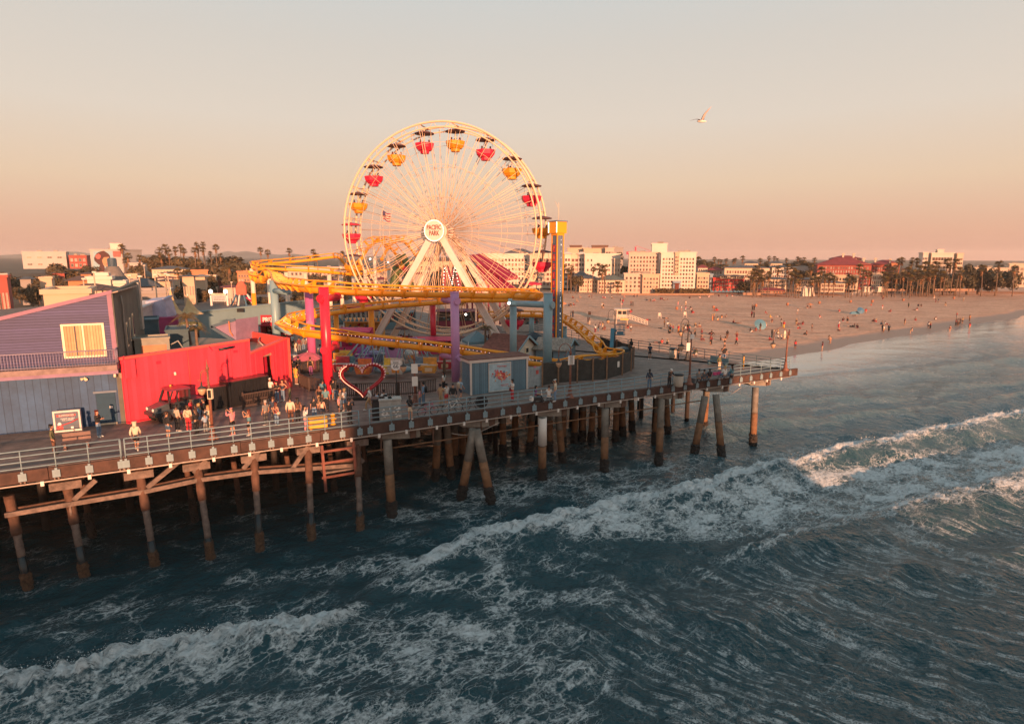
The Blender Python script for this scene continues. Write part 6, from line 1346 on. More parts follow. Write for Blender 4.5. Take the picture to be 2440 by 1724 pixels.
 if kind == 'bend':
  sh(['che', 'nec', 'jaw', 'hed', 'crn', 'nos', 'ea0', 'ea1', 'sh0', 'sh1', 'el0', 'el1', 'wr0', 'wr1'], (0, .30, -.22)); sh(['spi'], (0, .1, -.05)); sh(['wr0', 'wr1'], (0, .1, -.1))
 return {k: Vector(v) for k, v in p.items()}
BODY_R = dict(pel=(.125, .10), spi=(.11, .085), che=(.13, .095), nec=.052, jaw=.068, hed=(.082, .095), crn=.055, nos=.016, ea0=.018, ea1=.018, sh0=.058, sh1=.058, el0=.040, el1=.040, wr0=.028, wr1=.028, hi0=.085, hi1=.085, kn0=.055, kn1=.055, an0=.038, an1=.038, to0=.03, to1=.03)
BODY_E = [('pel', 'spi'), ('spi', 'che'), ('che', 'nec'), ('nec', 'jaw'), ('jaw', 'hed'), ('hed', 'crn'), ('hed', 'nos'), ('hed', 'ea0'), ('hed', 'ea1'), ('che', 'sh0'), ('che', 'sh1'), ('sh0', 'el0'), ('sh1', 'el1'), ('el0', 'wr0'), ('el1', 'wr1'), ('pel', 'hi0'), ('pel', 'hi1'), ('hi0', 'kn0'), ('hi1', 'kn1'), ('kn0', 'an0'), ('kn1', 'an1'), ('an0', 'to0'), ('an1', 'to1')]
GEO = {}
def part_geo(kind, part, big=True):
 key = (kind, part, big)
 if key in GEO: return GEO[key]
 p = pose(kind)
 if part == 'body':
  J = {k: (p[k], BODY_R[k]) for k in p}; E = list(BODY_E)
  if big:
   for s in (0, 1):
    w = p[f'wr{s}']; e = p[f'el{s}']; d = (w-e).normalized(); side = Vector((1 if s == 0 else -1, 0, 0)); side = (side-d*side.dot(d)).normalized(); nrm = d.cross(side).normalized()
    J[f'pa{s}'] = (w+d*.07, (.034, .02)); E.append((f'wr{s}', f'pa{s}'))
    for f in range(4):
     off = nrm*((f-1.5)*.021); l = (.040, .047, .044, .034)[f]
     J[f'f{s}{f}a'] = (w+d*.105+off, .0095); J[f'f{s}{f}b'] = (w+d*(.105+l)+off*1.05+side*.012, .0085); J[f'f{s}{f}c'] = (w+d*(.115+l*1.5)+off*1.05+side*.035, .007); E += [(f'pa{s}', f'f{s}{f}a'), (f'f{s}{f}a', f'f{s}{f}b'), (f'f{s}{f}b', f'f{s}{f}c')]
    J[f't{s}a'] = (w+d*.055+nrm*.045+side*.01, .011); J[f't{s}b'] = (w+d*.095+nrm*.055+side*.03, .009); E += [(f'pa{s}', f't{s}a'), (f't{s}a', f't{s}b')]
 elif part in ('shirt_short', 'shirt_long', 'shirt_vest'):
  J = {'spi': (p['spi'], (.150, .118)), 'pel': (p['pel'].lerp(p['spi'], .05), (.160, .128)), 'che': (p['che'], (.165, .122)), 'nk': (p['che'].lerp(p['nec'], .72), (.085, .08))}; E = [('pel', 'spi'), ('spi', 'che'), ('che', 'nk')]
  for s in (0, 1):
   J[f'sh{s}'] = (p[f'sh{s}'], .078); E.append(('che', f'sh{s}'))
   if part == 'shirt_long': J[f'el{s}'] = (p[f'el{s}'], .060); J[f'wr{s}'] = (p[f'el{s}'].lerp(p[f'wr{s}'], .93), .048); E += [(f'sh{s}', f'el{s}'), (f'el{s}', f'wr{s}')]
   elif part == 'shirt_short': J[f'el{s}'] = (p[f'sh{s}'].lerp(p[f'el{s}'], .75), .070); E.append((f'sh{s}', f'el{s}'))
   else: J[f'sh{s}'] = (p[f'sh{s}']*.5+p['che']*.5, .07)
 elif part in ('trousers', 'shorts', 'skirt'):
  J = {'pel': (p['pel'], (.148, .12)), 'wst': (p['pel'].lerp(p['spi'], .5), (.138, .11))}; E = [('pel', 'wst')]
  for s in (0, 1):
   J[f'hi{s}'] = (p[f'hi{s}'], .105); E.append(('pel', f'hi{s}'))
   if part == 'trousers': J[f'kn{s}'] = (p[f'kn{s}'], .078); J[f'an{s}'] = (p[f'kn{s}'].lerp(p[f'an{s}'], .97), .066); E += [(f'hi{s}', f'kn{s}'), (f'kn{s}', f'an{s}')]
   else: J[f'kn{s}'] = (p[f'hi{s}'].lerp(p[f'kn{s}'], .78 if part == 'shorts' else .55), .094); E.append((f'hi{s}', f'kn{s}'))
 elif part in ('hair', 'hair_long', 'cap', 'hood'):
  h = p['hed']; up = (p['crn']-p['jaw']).normalized(); fw = (p['nos']-h); fw = (fw-up*fw.dot(up)).normalized()
  J = {'a': (h+up*.035-fw*.03, (.094, .096)), 'b': (h+up*.088-fw*.012, (.07, .07))}; E = [('a', 'b')]
  if part == 'hair': J['c'] = (h-up*.035-fw*.055, .062); E.append(('a', 'c'))
  if part == 'hair_long': J['c'] = (h-up*.06-fw*.065, .078); J['d'] = (p['nec']-fw*.085+(p['che']-p['nec'])*.25, (.085, .05)); J['e'] = (p['che']-fw*.115, (.06, .035)); E += [('a', 'c'), ('c', 'd'), ('d', 'e')]
  if part == 'cap': J['c'] = (h+up*.045+fw*.09, (.06, .02)); J['d'] = (h+up*.035+fw*.17, (.05, .014)); E += [('a', 'c'), ('c', 'd')]
  if part == 'hood': J['a'] = (h+up*.02-fw*.03, (.118, .115)); J['c'] = (p['nec']-fw*.05, (.13, .10)); E += [('a', 'c')]
 elif part == 'shoes':
  V = []; F = []
  for s in (0, 1):
   a, t = p[f'an{s}'], p[f'to{s}']; d = (t-a).normalized(); v, f = skin_geo({'h': (a-d*.04, (.048, .05)), 'm': (a.lerp(t, .5), (.05, .045)), 't': (t+d*.05, (.045, .032))}, [('h', 'm'), ('m', 't')]); o = len(V); V += v; F += [tuple(i+o for i in q) for q in f]
  GEO[key] = (V, F); return GEO[key]
 elif part == 'backpack':
  c = p['che'].lerp(p['spi'], .4); mb = MB(); mb.bevbox((c.x, c.y-.20, c.z), (.30, .17, .44), .05); GEO[key] = (mb.v, mb.f); return GEO[key]
 elif part == 'bag':
  c = p['pel']+Vector((.22, .02, .02)); mb = MB(); mb.bevbox((c.x, c.y, c.z-.05), (.11, .30, .26), .04); mb.tube([c+Vector((0, 0, .08)), p['che']+Vector((.12, .10, 0)), p['sh0']+Vector((.06, .02, .08)), p['che']+Vector((-.05, -.14, 0)), c+Vector((0, -.08, .06))], .013, 4); GEO[key] = (mb.v, mb.f); return GEO[key]
 elif part == 'phone':
  c = (p['wr0']+p['wr1'])/2+Vector((0, .08, .07)); mb = MB(); mb.bevbox((c.x, c.y, c.z), (.08, .02, .15), .008); GEO[key] = (mb.v, mb.f); return GEO[key]
 GEO[key] = skin_geo(J, E, 1 if big else 0); return GEO[key]
PMESH = {}
def pmesh(kind, part):
 k = (kind, part)
 if k not in PMESH:
  V, F = part_geo(kind, part); me = bpy.data.meshes.new(part.split('_')[0]); me.from_pydata(V, [], F); me.materials.append(None); me.update(); me.polygons.foreach_set('use_smooth', [True]*len(F)); PMESH[k] = me
 return PMESH[k]
CC = dict(black=(.014, .014, .016), white=(.66, .61, .56), cream=(.62, .50, .36), beige=(.45, .36, .27), grey=(.20, .19, .18), navy=(.025, .04, .07), teal=(.10, .22, .25), denim=(.14, .22, .32), jeans=(.09, .15, .22), red=(.50, .03, .04), maroon=(.16, .025, .03), pink=(.62, .24, .26), brown=(.14, .06, .035), tan=(.42, .25, .13), khaki=(.35, .24, .14), olive=(.10, .10, .05), purple=(.20, .06, .18), orange=(.65, .22, .05), yellow=(.62, .40, .06), lightblue=(.30, .40, .50), peach=(.62, .30, .20), darkgrey=(.07, .07, .075), plaid=(.55, .45, .30), green=(.07, .16, .09))
HC = dict(black=(.012, .01, .01), brown=(.06, .028, .015), blond=(.48, .30, .12), grey=(.35, .31, .28), auburn=(.12, .025, .015))
SK = [(.46, .23, .14), (.36, .17, .10), (.52, .29, .19), (.20, .09, .055), (.30, .15, .09)]
def cm(c, rough=.8): return mat('cloth_'+c, CC[c], rough, .14, 8)
def hm(c): return mat('hair_'+c, HC[c], .5, .2, 10)
def skm(i): return mat(f'skin_{i}', SK[i % 5], .5, .05)
def person(label, base, rz, kind='stand', top='black', sl='short', bot='jeans', bk='trousers', hair='hair', hc='black', shoe='white', h=1.0, sk=0, extra=(), group=None, hatc=None):
 t = thing('person', label, 'person', base, R(rz), group); t.scale = (h, h, h)
 link(pmesh(kind, 'body'), 'body', t, mats=[skm(sk)]); link(pmesh(kind, 'shirt_'+sl), 'shirt', t, mats=[cm(top)]); link(pmesh(kind, bk), 'trousers' if bk == 'trousers' else bk, t, mats=[cm(bot)])
 if hair: link(pmesh(kind, hair), hair if hair in ('cap', 'hood') else 'hair', t, mats=[cm(hatc) if hair in ('cap', 'hood') else hm(hc)])
 link(pmesh(kind, 'shoes'), 'shoes', t, mats=[cm(shoe)])
 for e, c in extra: link(pmesh(kind, e), e, t, mats=[cm(c)])
 return t
# (x, y of the feet in the photo, facing, pose, shirt, sleeve, lower, kind, hair, hair colour, shoes, scale, skin, extras, label)
PP = [
 (327,1074,20,'walk','cream','long','black','shorts','hood','cream','white',1.0,0,(),'person in a white hooded top and black shorts jogging at the left rail'),
 (237,1041,-90,'phone','black','long','denim','trousers','hair_long','auburn','white',.98,0,(('phone','black'),),'person with long red hair in black top and jeans passing the blue door'),
 (130,1082,-60,'stand','olive','long','brown','trousers','hair','black','black',1.0,0,(),'person in dark olive clothes at the left edge by the display case'),
 (402,1046,-25,'stand','black','long','jeans','shorts','hair','brown','black',1.0,0,(),'person in a patterned black jacket and shorts nearest the cart front wheel'),
 (424,1028,-15,'stand','beige','long','black','trousers','hair','black','white',1.02,3,(),'person in a loose beige sweater and black trousers beside the utility cart'),
 (451,1028,0,'stand','plaid','long','red','trousers','hair','brown','white',1.0,3,(('bag','brown'),),'person in a pale plaid coat and red patterned leggings beside the utility cart'),
 (470,1034,70,'phone','black','long','black','trousers','hair_long','brown','black',.96,0,(),'person in a black jacket with white front at the rail by the left lamp post'),
 (491,1033,60,'arms','lightblue','long','grey','trousers','hair','black','black',.78,0,(),'child in a pale blue sweatshirt beside the left lamp post'),
 (458,1008,-80,'stand','red','short','teal','shorts','hair','black','white',1.0,3,(),'person in a red T-shirt and teal shorts against the utility cart bed'),
 (468,1014,80,'phone','grey','short','darkgrey','trousers','hair','black','black',.85,3,(),'boy in a grey T-shirt between the red shirted person and the cart bed'),
 (477,1020,100,'stand','denim','long','denim','shorts','hair_long','blond','white',.95,0,(),'person with fair hair in a denim shirt near the left lamp post'),
 (489,1010,120,'phone','black','long','white','trousers','hair','black','black',1.02,0,(),'person with black hair in a dark open jacket behind the left lamp post'),
 (499,1024,150,'stand','cream','long','beige','trousers','hair_long','blond','white',.92,0,(),'person in cream clothes half hidden by the left lamp post'),
 (440,1013,10,'stand','pink','short','pink','shorts','hair','brown','white',.72,3,(),'small child in pink behind the plaid coated person'),
 (556,1037,65,'photo','pink','long','black','shorts','cap','brown','pink',1.02,0,(('phone','black'),),'person in a pink hooded top and pink cap taking a photo at the rail'),
 (596,1038,75,'photo','teal','vest','black','shorts','hair_long','auburn','white',.97,0,(('phone','black'),),'person in a teal top and black shorts taking a photo at the rail'),
 (635,1013,60,'stand','grey','short','darkgrey','trousers','hair','grey','white',.99,0,(),'grey haired person in a grey shirt before the fence panel'),
 (660,1014,-20,'stand','maroon','vest','denim','trousers','hair_long','auburn','white',.92,0,(('bag','cream'),),'person in a maroon top and jeans with a cream bag'),
 (653,1004,30,'stand','navy','short','darkgrey','trousers','hair','brown','black',1.0,0,(),'person in a navy shirt behind the maroon topped person'),
 (694,1010,20,'stand','cream','long','brown','trousers','hair','black','white',1.06,0,(),'stout person in a cream sweater and brown trousers'),
 (711,1004,40,'stand','brown','short','black','trousers','hair_long','black','black',.95,0,(),'person with long black hair beside the cream sweatered person'),
 (728,1028,-70,'drink','white','long','pink','trousers','hair_long','black','white',.98,2,(),'person in a white sweater and pink flared trousers left of the yellow chest'),
 (750,999,10,'stand','black','short','denim','trousers','hair','black','white',.92,0,(),'person in a black shirt and pale jeans behind the yellow chest'),
 (769,998,0,'stand','cream','vest','navy','shorts','hair_long','black','white',.86,2,(),'child with long black hair in dark shorts behind the yellow chest'),
 (778,980,5,'stand','teal','short','black','trousers','hair','black','black',1.06,0,(),'tall person in a teal shirt with back turned near the bright red column'),
 (771,958,0,'stand','teal','short','tan','trousers','hair','black','black',1.02,1,(),'person in a teal shirt close to the foot of the bright red column'),
 (762,969,-10,'stand','black','vest','tan','trousers',None,'black','black',.95,3,(),'bald person in a black vest between the two teal shirts'),
 (808,987,-80,'stand','pink','short','black','shorts','hair','black','white',.80,0,(),'child in a pink T-shirt and black shorts left of the heart sign tip'),
 (822,979,70,'phone','white','short','denim','shorts','hair','blond','white',.97,0,(),'fair haired person in a white top below the heart sign'),
 (834,1010,-15,'photo','black','long','black','trousers','hair','black','black',1.0,0,(('phone','black'),),'person all in black raising a camera at the rail end'),
 (881,978,95,'walk','white','long','tan','trousers',None,'black','white',1.04,0,(),'bald person in a white shirt and tan trousers walking past the heart tip'),
 (802,956,0,'stand','black','long','jeans','trousers','hair_long','black','black',1.0,0,(),'person with long black hair and jeans beside the bright red column'),
 (796,953,-20,'stand','black','short','denim','shorts','hair','black','white',.98,0,(),'person in black with pale shorts just right of the bright red column'),
 (812,979,-100,'phone','grey','long','jeans','trousers','hair_long','brown','black',.95,0,(),'person in a grey hooded top left of the fair haired person'),
 (675,955,160,'hips','navy','vest','denim','trousers','hair_long','brown','white',.98,0,(),'person in a navy top with hand on hip against the red wall corner'),
 (661,958,170,'arms','black','short','denim','trousers','hair_long','black','white',.95,0,(),'person in a black crop top and torn jeans by the container end'),
 (646,952,170,'stand','white','short','darkgrey','trousers','cap','black','white',1.0,0,(),'person in a white cap and white shirt behind the containers'),
 (692,952,100,'lean','maroon','long','olive','trousers','cap','black','black',1.0,1,(),'person in a red cap, dark jacket and patterned trousers at the red wall corner'),
 (706,916,-30,'stand','yellow','short','yellow','shorts','hair','black','white',1.0,0,(),'person in yellow clothes by the curved picket fence'),
 (690,908,0,'stand','grey','short','jeans','trousers','hair_long','black','black',.98,0,(),'person in grey behind the red wall corner'),
 (698,900,20,'stand','black','short','darkgrey','trousers','hair','black','black',1.0,0,(),'person in black beside the snack cart'),
 (712,892,40,'stand','black','long','black','trousers','hair','black','black',1.0,1,(),'person in black at the end of the curved picket fence'),
 (741,895,10,'stand','tan','short','purple','trousers','hair','brown','black',1.0,0,(('backpack','black'),),'person with a backpack and purple trousers under the pink umbrella'),
 (900,986,-60,'stand','lightblue','short','jeans','trousers','hair','brown','white',.96,0,(),'person in a striped pale blue top behind the stickered bins'),
 (916,985,40,'stand','white','short','darkgrey','trousers','hair','black','black',1.0,0,(('backpack','black'),),'person in a white shirt with a black backpack behind the stickered bins'),
 (978,1000,-10,'drink','black','short','cream','shorts','hair_long','black','white',.98,0,(('bag','grey'),),'person in black with white shorts at the rail left of the bicycles'),
 (1010,966,80,'stand','denim','long','jeans','trousers','hair','black','black',1.04,0,(('backpack','black'),),'person in a denim jacket with a backpack near the notice lamp post'),
 (1001,967,80,'stand','pink','short','jeans','trousers','hair','brown','white',.78,0,(),'small child in pink beside the denim jacketed person'),
 (1058,932,60,'stand','white','short','black','trousers','hair_long','black','black',.95,0,(),'person with long black hair before the lilac column'),
 (1051,968,-30,'point','tan','short','khaki','trousers','hair','black','black',.98,1,(),'person in a tan shirt reaching out above the bicycles'),
 (1064,966,50,'phone','white','short','red','shorts','hair','black','white',.98,0,(('phone','black'),),'person in a white T-shirt and red shorts above the bicycles'),
 (1080,970,180,'stand','black','long','grey','trousers','cap','black','white',1.03,0,(),'person in a black hooded top and cap facing out to sea above the bicycles'),
 (1097,953,-40,'walk','lightblue','short','navy','shorts','cap','black','white',1.0,0,(('backpack','beige'),),'person in a straw hat and pale blue shirt with a pack by the blue shed'),
 (1221,955,120,'phone','white','short','red','trousers','hair','black','brown',.98,0,(('bag','maroon'),),'person in a white top and red trousers in front of the shed poster'),
 (1277,957,-85,'sit','purple','short','black','trousers','hair_long','black','white',1.0,0,(),'person in a purple top seated on a scooter near the metal gate'),
 (1308,956,-10,'sit','white','short','denim','trousers','hair','brown','white',1.0,2,(),'person in a white shirt and jeans seated at the near rail'),
 (1323,957,75,'drink','cream','short','denim','trousers','cap','black','white',1.02,0,(),'person in a white cap and cream top drinking at the near rail'),
 (1547,926,-15,'stand','navy','long','jeans','trousers','hair_long','black','black',.98,0,(('bag','beige'),),'person in a navy jacket and jeans standing on the empty deck at the rail'),
 (1594,922,-160,'lean','black','long','black','trousers','cap','black','black',.99,0,(),'person in black with a pale cap leaning on the near rail'),
 (1665,913,-20,'sit','grey','short','darkgrey','trousers','hair','black','black',1.0,0,(),'person in a grey shirt seated leftmost on the low bench'),
 (1677,912,0,'sit','darkgrey','short','jeans','trousers','hair','black','black',.95,1,(),'person in dark grey seated second on the low bench'),
 (1690,910,10,'sit','black','short','jeans','trousers','hair_long','black','black',.95,0,(),'person in black seated third on the low bench'),
 (1713,884,-150,'stand','olive','long','cream','trousers','hair','brown','black',.95,0,(),'person in an olive top and cream trousers standing behind the low bench'),
 (1726,906,20,'sit','white','long','denim','trousers','hair','blond','white',1.05,0,(),'fair haired person in a black and white top on the low bench'),
 (1743,903,30,'sit','teal','long','denim','trousers','hair_long','brown','white',1.0,0,(),'person in a teal top seated rightmost on the low bench'),
 (1548,856,175,'stand','navy','short','black','shorts','hair','black','white',1.0,0,(),'person in a navy T-shirt and black shorts standing mid deck with white socks'),
 (1616,858,60,'phone','black','long','black','trousers','hair','black','black',.98,1,(),'person in black looking at a phone beside the beach side trash drum'),
 (1503,841,30,'stand','black','long','brown','shorts','hair_long','black','black',.98,0,(),'person with long dark hair at the start of the beach side railing'),
 (1724,866,165,'drink','black','short','denim','shorts','hair','black','white',1.12,0,(),'big person in a black T-shirt and blue shorts on the beach side bench'),
 (704,847,0,'stand','cream','short','white','trousers','hair_long','brown','white',1.0,0,(),'person in cream and white in front of the prize booth'),
 (714,838,20,'stand','maroon','short','grey','trousers','hair','black','white',1.0,1,(),'person in a maroon shirt in the crowd by the prize booth'),
 (724,837,0,'stand','grey','short','denim','trousers','hair','black','white',1.0,0,(),'person in a grey shirt in the crowd by the prize booth'),
 (735,835,-20,'stand','white','short','black','trousers','cap','black','white',1.05,0,(),'person in a white shirt and cap in the crowd by the prize booth'),
 (690,838,30,'stand','black','short','jeans','trousers','hair','black','black',1.0,0,(),'person in black in the crowd by the prize booth'),
 (698,830,-30,'stand','white','short','black','trousers','hair','black','black',1.0,1,(),'person in white and black in the crowd by the prize booth'),
 (764,858,10,'stand','white','short','jeans','trousers','hair','black','white',1.0,0,(),'person in a white shirt right of the bright red column'),
 (823,868,-60,'stand','black','short','tan','trousers','hair','black','black',1.0,0,(),'person in a black top beside the ride tubs'),
 (832,872,-20,'stand','orange','short','khaki','trousers','cap','black','white',1.0,0,(),'person in an orange top and red cap beside the ride tubs'),
]
HAT = {'pink hooded': 'pink', 'white hooded': 'cream', 'white cap': 'white', 'red cap': 'red', 'straw hat': 'tan', 'pale cap': 'white', 'black hooded': 'black', 'shirt and cap': 'white'}
for (x, y, f, k, top, sl, bot, bk, hair, hc, sho, h, s, ex, lab) in PP:
 hat = next((v for q, v in HAT.items() if q in lab), 'white'); hcol = hc if hc in HC else 'brown'
 b = dk(x, y)
 if k == 'sit' and 'bench' in lab: b.z += .02
 person(lab, b, f, k, top, sl, bot, bk, hair, hcol, sho, h*1.03, s, ex, None, hat)
# scooter under the seated person
p = dk(1280, 958); t = thing('mobility_scooter', 'dark mobility scooter with white panels at the near rail', 'scooter', p, R(25))
MB().bevbox((0, 0, .28), (.95, .42, .22), .05).build('body', M_blk, t); MB().bevbox((-.25, 0, .46), (.4, .42, .08), .03).build('seat', M_lpd, t); MB().beam((.42, 0, .3), (.36, 0, .95), .06, .06).build('tiller', M_white, t); MB().bevbox((-.5, 0, .34), (.2, .46, .34), .05).build('rear_panel', M_white, t)
for x in (-.38, .38):
 for y in (-.2, .2): MB().cyl((x, y-.04, .13), (x, y+.04, .13), .13, None, 12).build('wheel', M_blk, t)
p = dk(1308, 956); t = thing('stool', 'pale folding stool under the seated person at the near rail', 'stool', p); MB().box((0, 0, .42), (.4, .4, .05)).build('seat', M_white, t)
for x in (-.16, .16): MB().beam((x, -.17, 0), (x, .17, .42), .03, .03).build('leg', M_blk, t); MB().beam((x, .17, 0), (x, -.17, .42), .03, .03).build('leg', M_blk, t)
# ---- beach people: one mesh each with skin, shirt, lower and hair
BM = {}
def bmesh_person(kind, sl, bk, hair):
 k = (kind, sl, bk, hair)
 if k not in BM:
  mb = MB(); mb.add(*part_geo(kind, 'body', False), 0, True); mb.add(*part_geo(kind, 'shirt_'+sl, False), 1, True); mb.add(*part_geo(kind, bk, False), 2, True); mb.add(*part_geo(kind, hair, False), 3, True)
  BM[k] = mb.mesh('person', [None, None, None, None])
 return BM[k]
ACT = dict(stand='standing', walk='walking', phone='standing', photo='standing', ground='sitting', recline='reclining', lie='lying', bend='bending over', hips='standing')
BP = []   # (x, y) of the feet in the photo, pose, shirt, lower
def S(k, top, bot, *xy):
 for q in xy: BP.append((q[0], q[1], k, top, bot))
rnd = random.Random(21)
s4 = lambda x, y: (1300+x*.18493, 560+y*.18493); s5 = lambda x, y: (1640+x*.18499, 560+y*.18499); s6 = lambda x, y: (1960+x*.18499, 560+y*.18499)
for f, k, xs in (
 (s4, 'stand', [(1100,915,'maroon','black'),(1125,915,'black','black'),(725,945,'white','khaki'),(743,945,'black','black'),(640,1255,'white','maroon'),(680,1250,'black','jeans'),(545,1150,'navy','navy'),(565,1152,'grey','cream'),(1098,1245,'white','darkgrey'),(735,1215,'tan','cream'),(700,1215,'pink','jeans'),
    (1530,1190,'orange','peach'),(1572,1200,'white','black'),(1585,1235,'white','cream'),(1607,1240,'pink','black'),(1640,1250,'red','darkgrey'),(1710,1260,'red','orange'),(1770,1245,'cream','tan'),(1800,1250,'white','grey'),(1830,1240,'black','red'),(1850,1255,'red','navy'),(1750,985,'white','peach'),(1802,990,'pink','white'),(1706,905,'peach','pink'),(1806,905,'white','tan'),(2130,1410,'maroon','black'),(2150,1100,'peach','red'),(352,1060,'black','navy'),(325,1070,'black','black'),(595,835,'maroon','navy')]),
 (s4, 'walk', [(1922,1310,'black','black'),(2010,1315,'maroon','darkgrey')]),
 (s4, 'ground', [(1870,955,'darkgrey','white'),(1888,1005,'maroon','red'),(1570,1400,'cream','black'),(1500,1395,'red','tan'),(1925,1185,'black','white'),(1978,1185,'cream','red'),(2140,1280,'maroon','black'),(1060,1200,'maroon','red'),(300,915,'navy','black'),(325,910,'black','tan'),(360,905,'red','maroon'),(1110,990,'black','red'),(1090,995,'red','maroon'),(2005,1355,'red','maroon'),(1600,1265,'black','black'),(985,895,'red','pink'),(1000,855,'red','red'),(965,850,'black','grey'),(760,1220,'maroon','maroon'),(1295,840,'white','navy'),(1380,850,'white','red'),(1350,850,'black','black'),(1400,845,'pink','red'),(1500,835,'red','white'),(1525,838,'cream','maroon'),(1575,835,'black','black'),(1480,830,'red','orange'),(735,810,'pink','maroon'),(770,812,'white','red'),(850,815,'cream','black'),(1010,805,'red','pink'),(1145,795,'maroon','navy'),(1180,795,'navy','grey'),(1860,815,'maroon','black'),(1990,810,'red','white'),(2105,800,'pink','white'),(560,800,'red','brown'),(440,810,'pink','tan'),(400,860,'peach','brown'),(350,815,'orange','maroon')]),
 (s4, 'lie', [(1320,1095,'red','black'),(1540,1075,'peach','black'),(1445,1390,'maroon','black'),(1500,1205,'darkgrey','grey')]),
 (s5, 'stand', [(825,970,'black','black'),(848,970,'navy','black'),(815,1060,'red','maroon'),(845,1065,'black','black'),(310,1100,'peach','orange'),(330,1098,'maroon','black'),(1075,1320,'black','darkgrey'),(1100,1325,'grey','black'),(285,1410,'maroon','black'),(470,1415,'peach','black'),(1295,1325,'maroon','black'),(1195,1170,'white','black'),(1228,1200,'red','yellow'),(1390,1165,'black','tan'),(925,1235,'black','brown'),(1590,1235,'peach','black'),(65,1575,'darkgrey','black'),(98,1580,'olive','white'),(1376,1465,'red','navy'),(1722,1490,'maroon','peach'),(1405,1015,'white','grey'),(500,1335,'black','brown')]),
 (s5, 'walk', [(620,1415,'red','black')]), (s5, 'hips', [(622,1350,'maroon','maroon')]),
 (s5, 'bend', [(1830,1390,'peach','peach')]),
 (s5, 'ground', [(340,975,'red','maroon'),(362,975,'red','red'),(375,1095,'cream','orange'),(430,1065,'orange','cream'),(485,1060,'white','navy'),(585,1130,'navy','maroon'),(95,1185,'black','white'),(140,1185,'cream','maroon'),(300,1280,'black','maroon'),(415,1355,'black','black'),(995,1018,'red','white'),(1053,1065,'yellow','tan'),(1078,1122,'maroon','brown'),(870,1235,'red','maroon'),(1000,1175,'white','pink'),(955,1150,'orange','red'),(800,1250,'darkgrey','white'),(1045,1355,'red','maroon'),(1155,1275,'cream','tan'),(1155,1330,'white','darkgrey'),(1195,1335,'white','navy'),(1535,940,'maroon','cream'),(1570,935,'black','navy'),(1690,1065,'red','white'),(1410,1205,'cream','red'),(1475,1150,'maroon','red'),(1520,1285,'maroon','black'),(145,810,'white','red'),(390,790,'black','maroon'),(500,790,'black','red'),(565,790,'red','white'),(640,780,'maroon','white'),(270,795,'white','pink'),(45,1000,'maroon','brown'),(30,955,'maroon','white')]),
 (s5, 'lie', [(1160,1052,'black','white'),(1430,1145,'maroon','maroon'),(640,1135,'brown','brown')]),
 (s6, 'stand', [(775,830,'tan','maroon'),(768,960,'red','white'),(1433,830,'peach','white'),(1455,870,'black','maroon'),(1488,872,'navy','grey'),(1812,850,'cream','tan'),(555,1015,'red','peach'),(318,1135,'black','black'),(768,1240,'black','navy'),(785,1250,'white','tan'),(852,1240,'navy','black'),(1360,1200,'white','black'),(1385,1205,'red','black'),(1635,1255,'maroon','peach'),(1715,1165,'maroon','black'),(1740,1165,'grey','brown'),(1765,1150,'black','black'),(1798,1140,'tan','black'),(1890,1110,'orange','brown'),(1055,1155,'maroon','tan'),(1890,1215,'red','peach'),(205,1195,'white','red'),(1105,935,'olive','black'),(1725,1070,'red','grey')]),
 (s6, 'walk', [(1580,920,'black','tan'),(2080-960,805,'red','white')]),
 (s6, 'bend', [(1130,1270,'peach','tan'),(95,1390,'peach','peach')]),
 (s6, 'ground', [(215,990,'red','cream'),(875,990,'red','maroon'),(625,905,'maroon','red'),(410,1185,'darkgrey','black'),(445,1195,'black','maroon'),(265,1105,'black','red'),(660,1115,'maroon','black'),(690,1118,'maroon','red'),(765,1155,'grey','navy'),(805,1155,'white','maroon'),(1195,1100,'maroon','red'),(1455,1090,'white','peach'),(1235,915,'navy','black'),(1270,920,'black','navy'),(1215,970,'red','white'),(215,1235,'maroon','black'),(1700,720,'maroon','black'),(1780,715,'black','red'),(1595,725,'darkgrey','pink'),(1455,725,'black','grey'),(1175,735,'red','black'),(1100,735,'black','white'),(300,745,'red','brown'),(90,745,'black','white'),(60,745,'white','brown')]),
 (s6, 'lie', [(415,1040,'brown','black'),(1180,965,'white','black'),(360,1180,'black','black')])):
 for (x, y, top, bot) in xs: BP.append((*f(x, y), k, top, bot))
ZONES = []
def zone(px, py, w):
 if py < 712: z = 'by the promenade'
 elif w < 3: z = 'in the shallow water'
 elif w < 11: z = 'on the wet sand'
 else: z = 'on the sand'
 for (x0, x1, nm) in ((0, 1400, 'left of the lifeguard tower'), (1400, 1500, 'around the lifeguard tower'), (1500, 1590, 'below the white apartment block'), (1590, 1660, 'near the beach lamp posts'), (1660, 1780, 'behind the far bench'), (1780, 1850, 'beside the blue sunshade'), (1850, 1930, 'behind the corner lamp post'), (1930, 2060, 'before the red roofed hotel'), (2060, 2190, 'below the palm grove'), (2190, 2500, 'at the beach right end')):
  if x0 <= px < x1: return z, nm
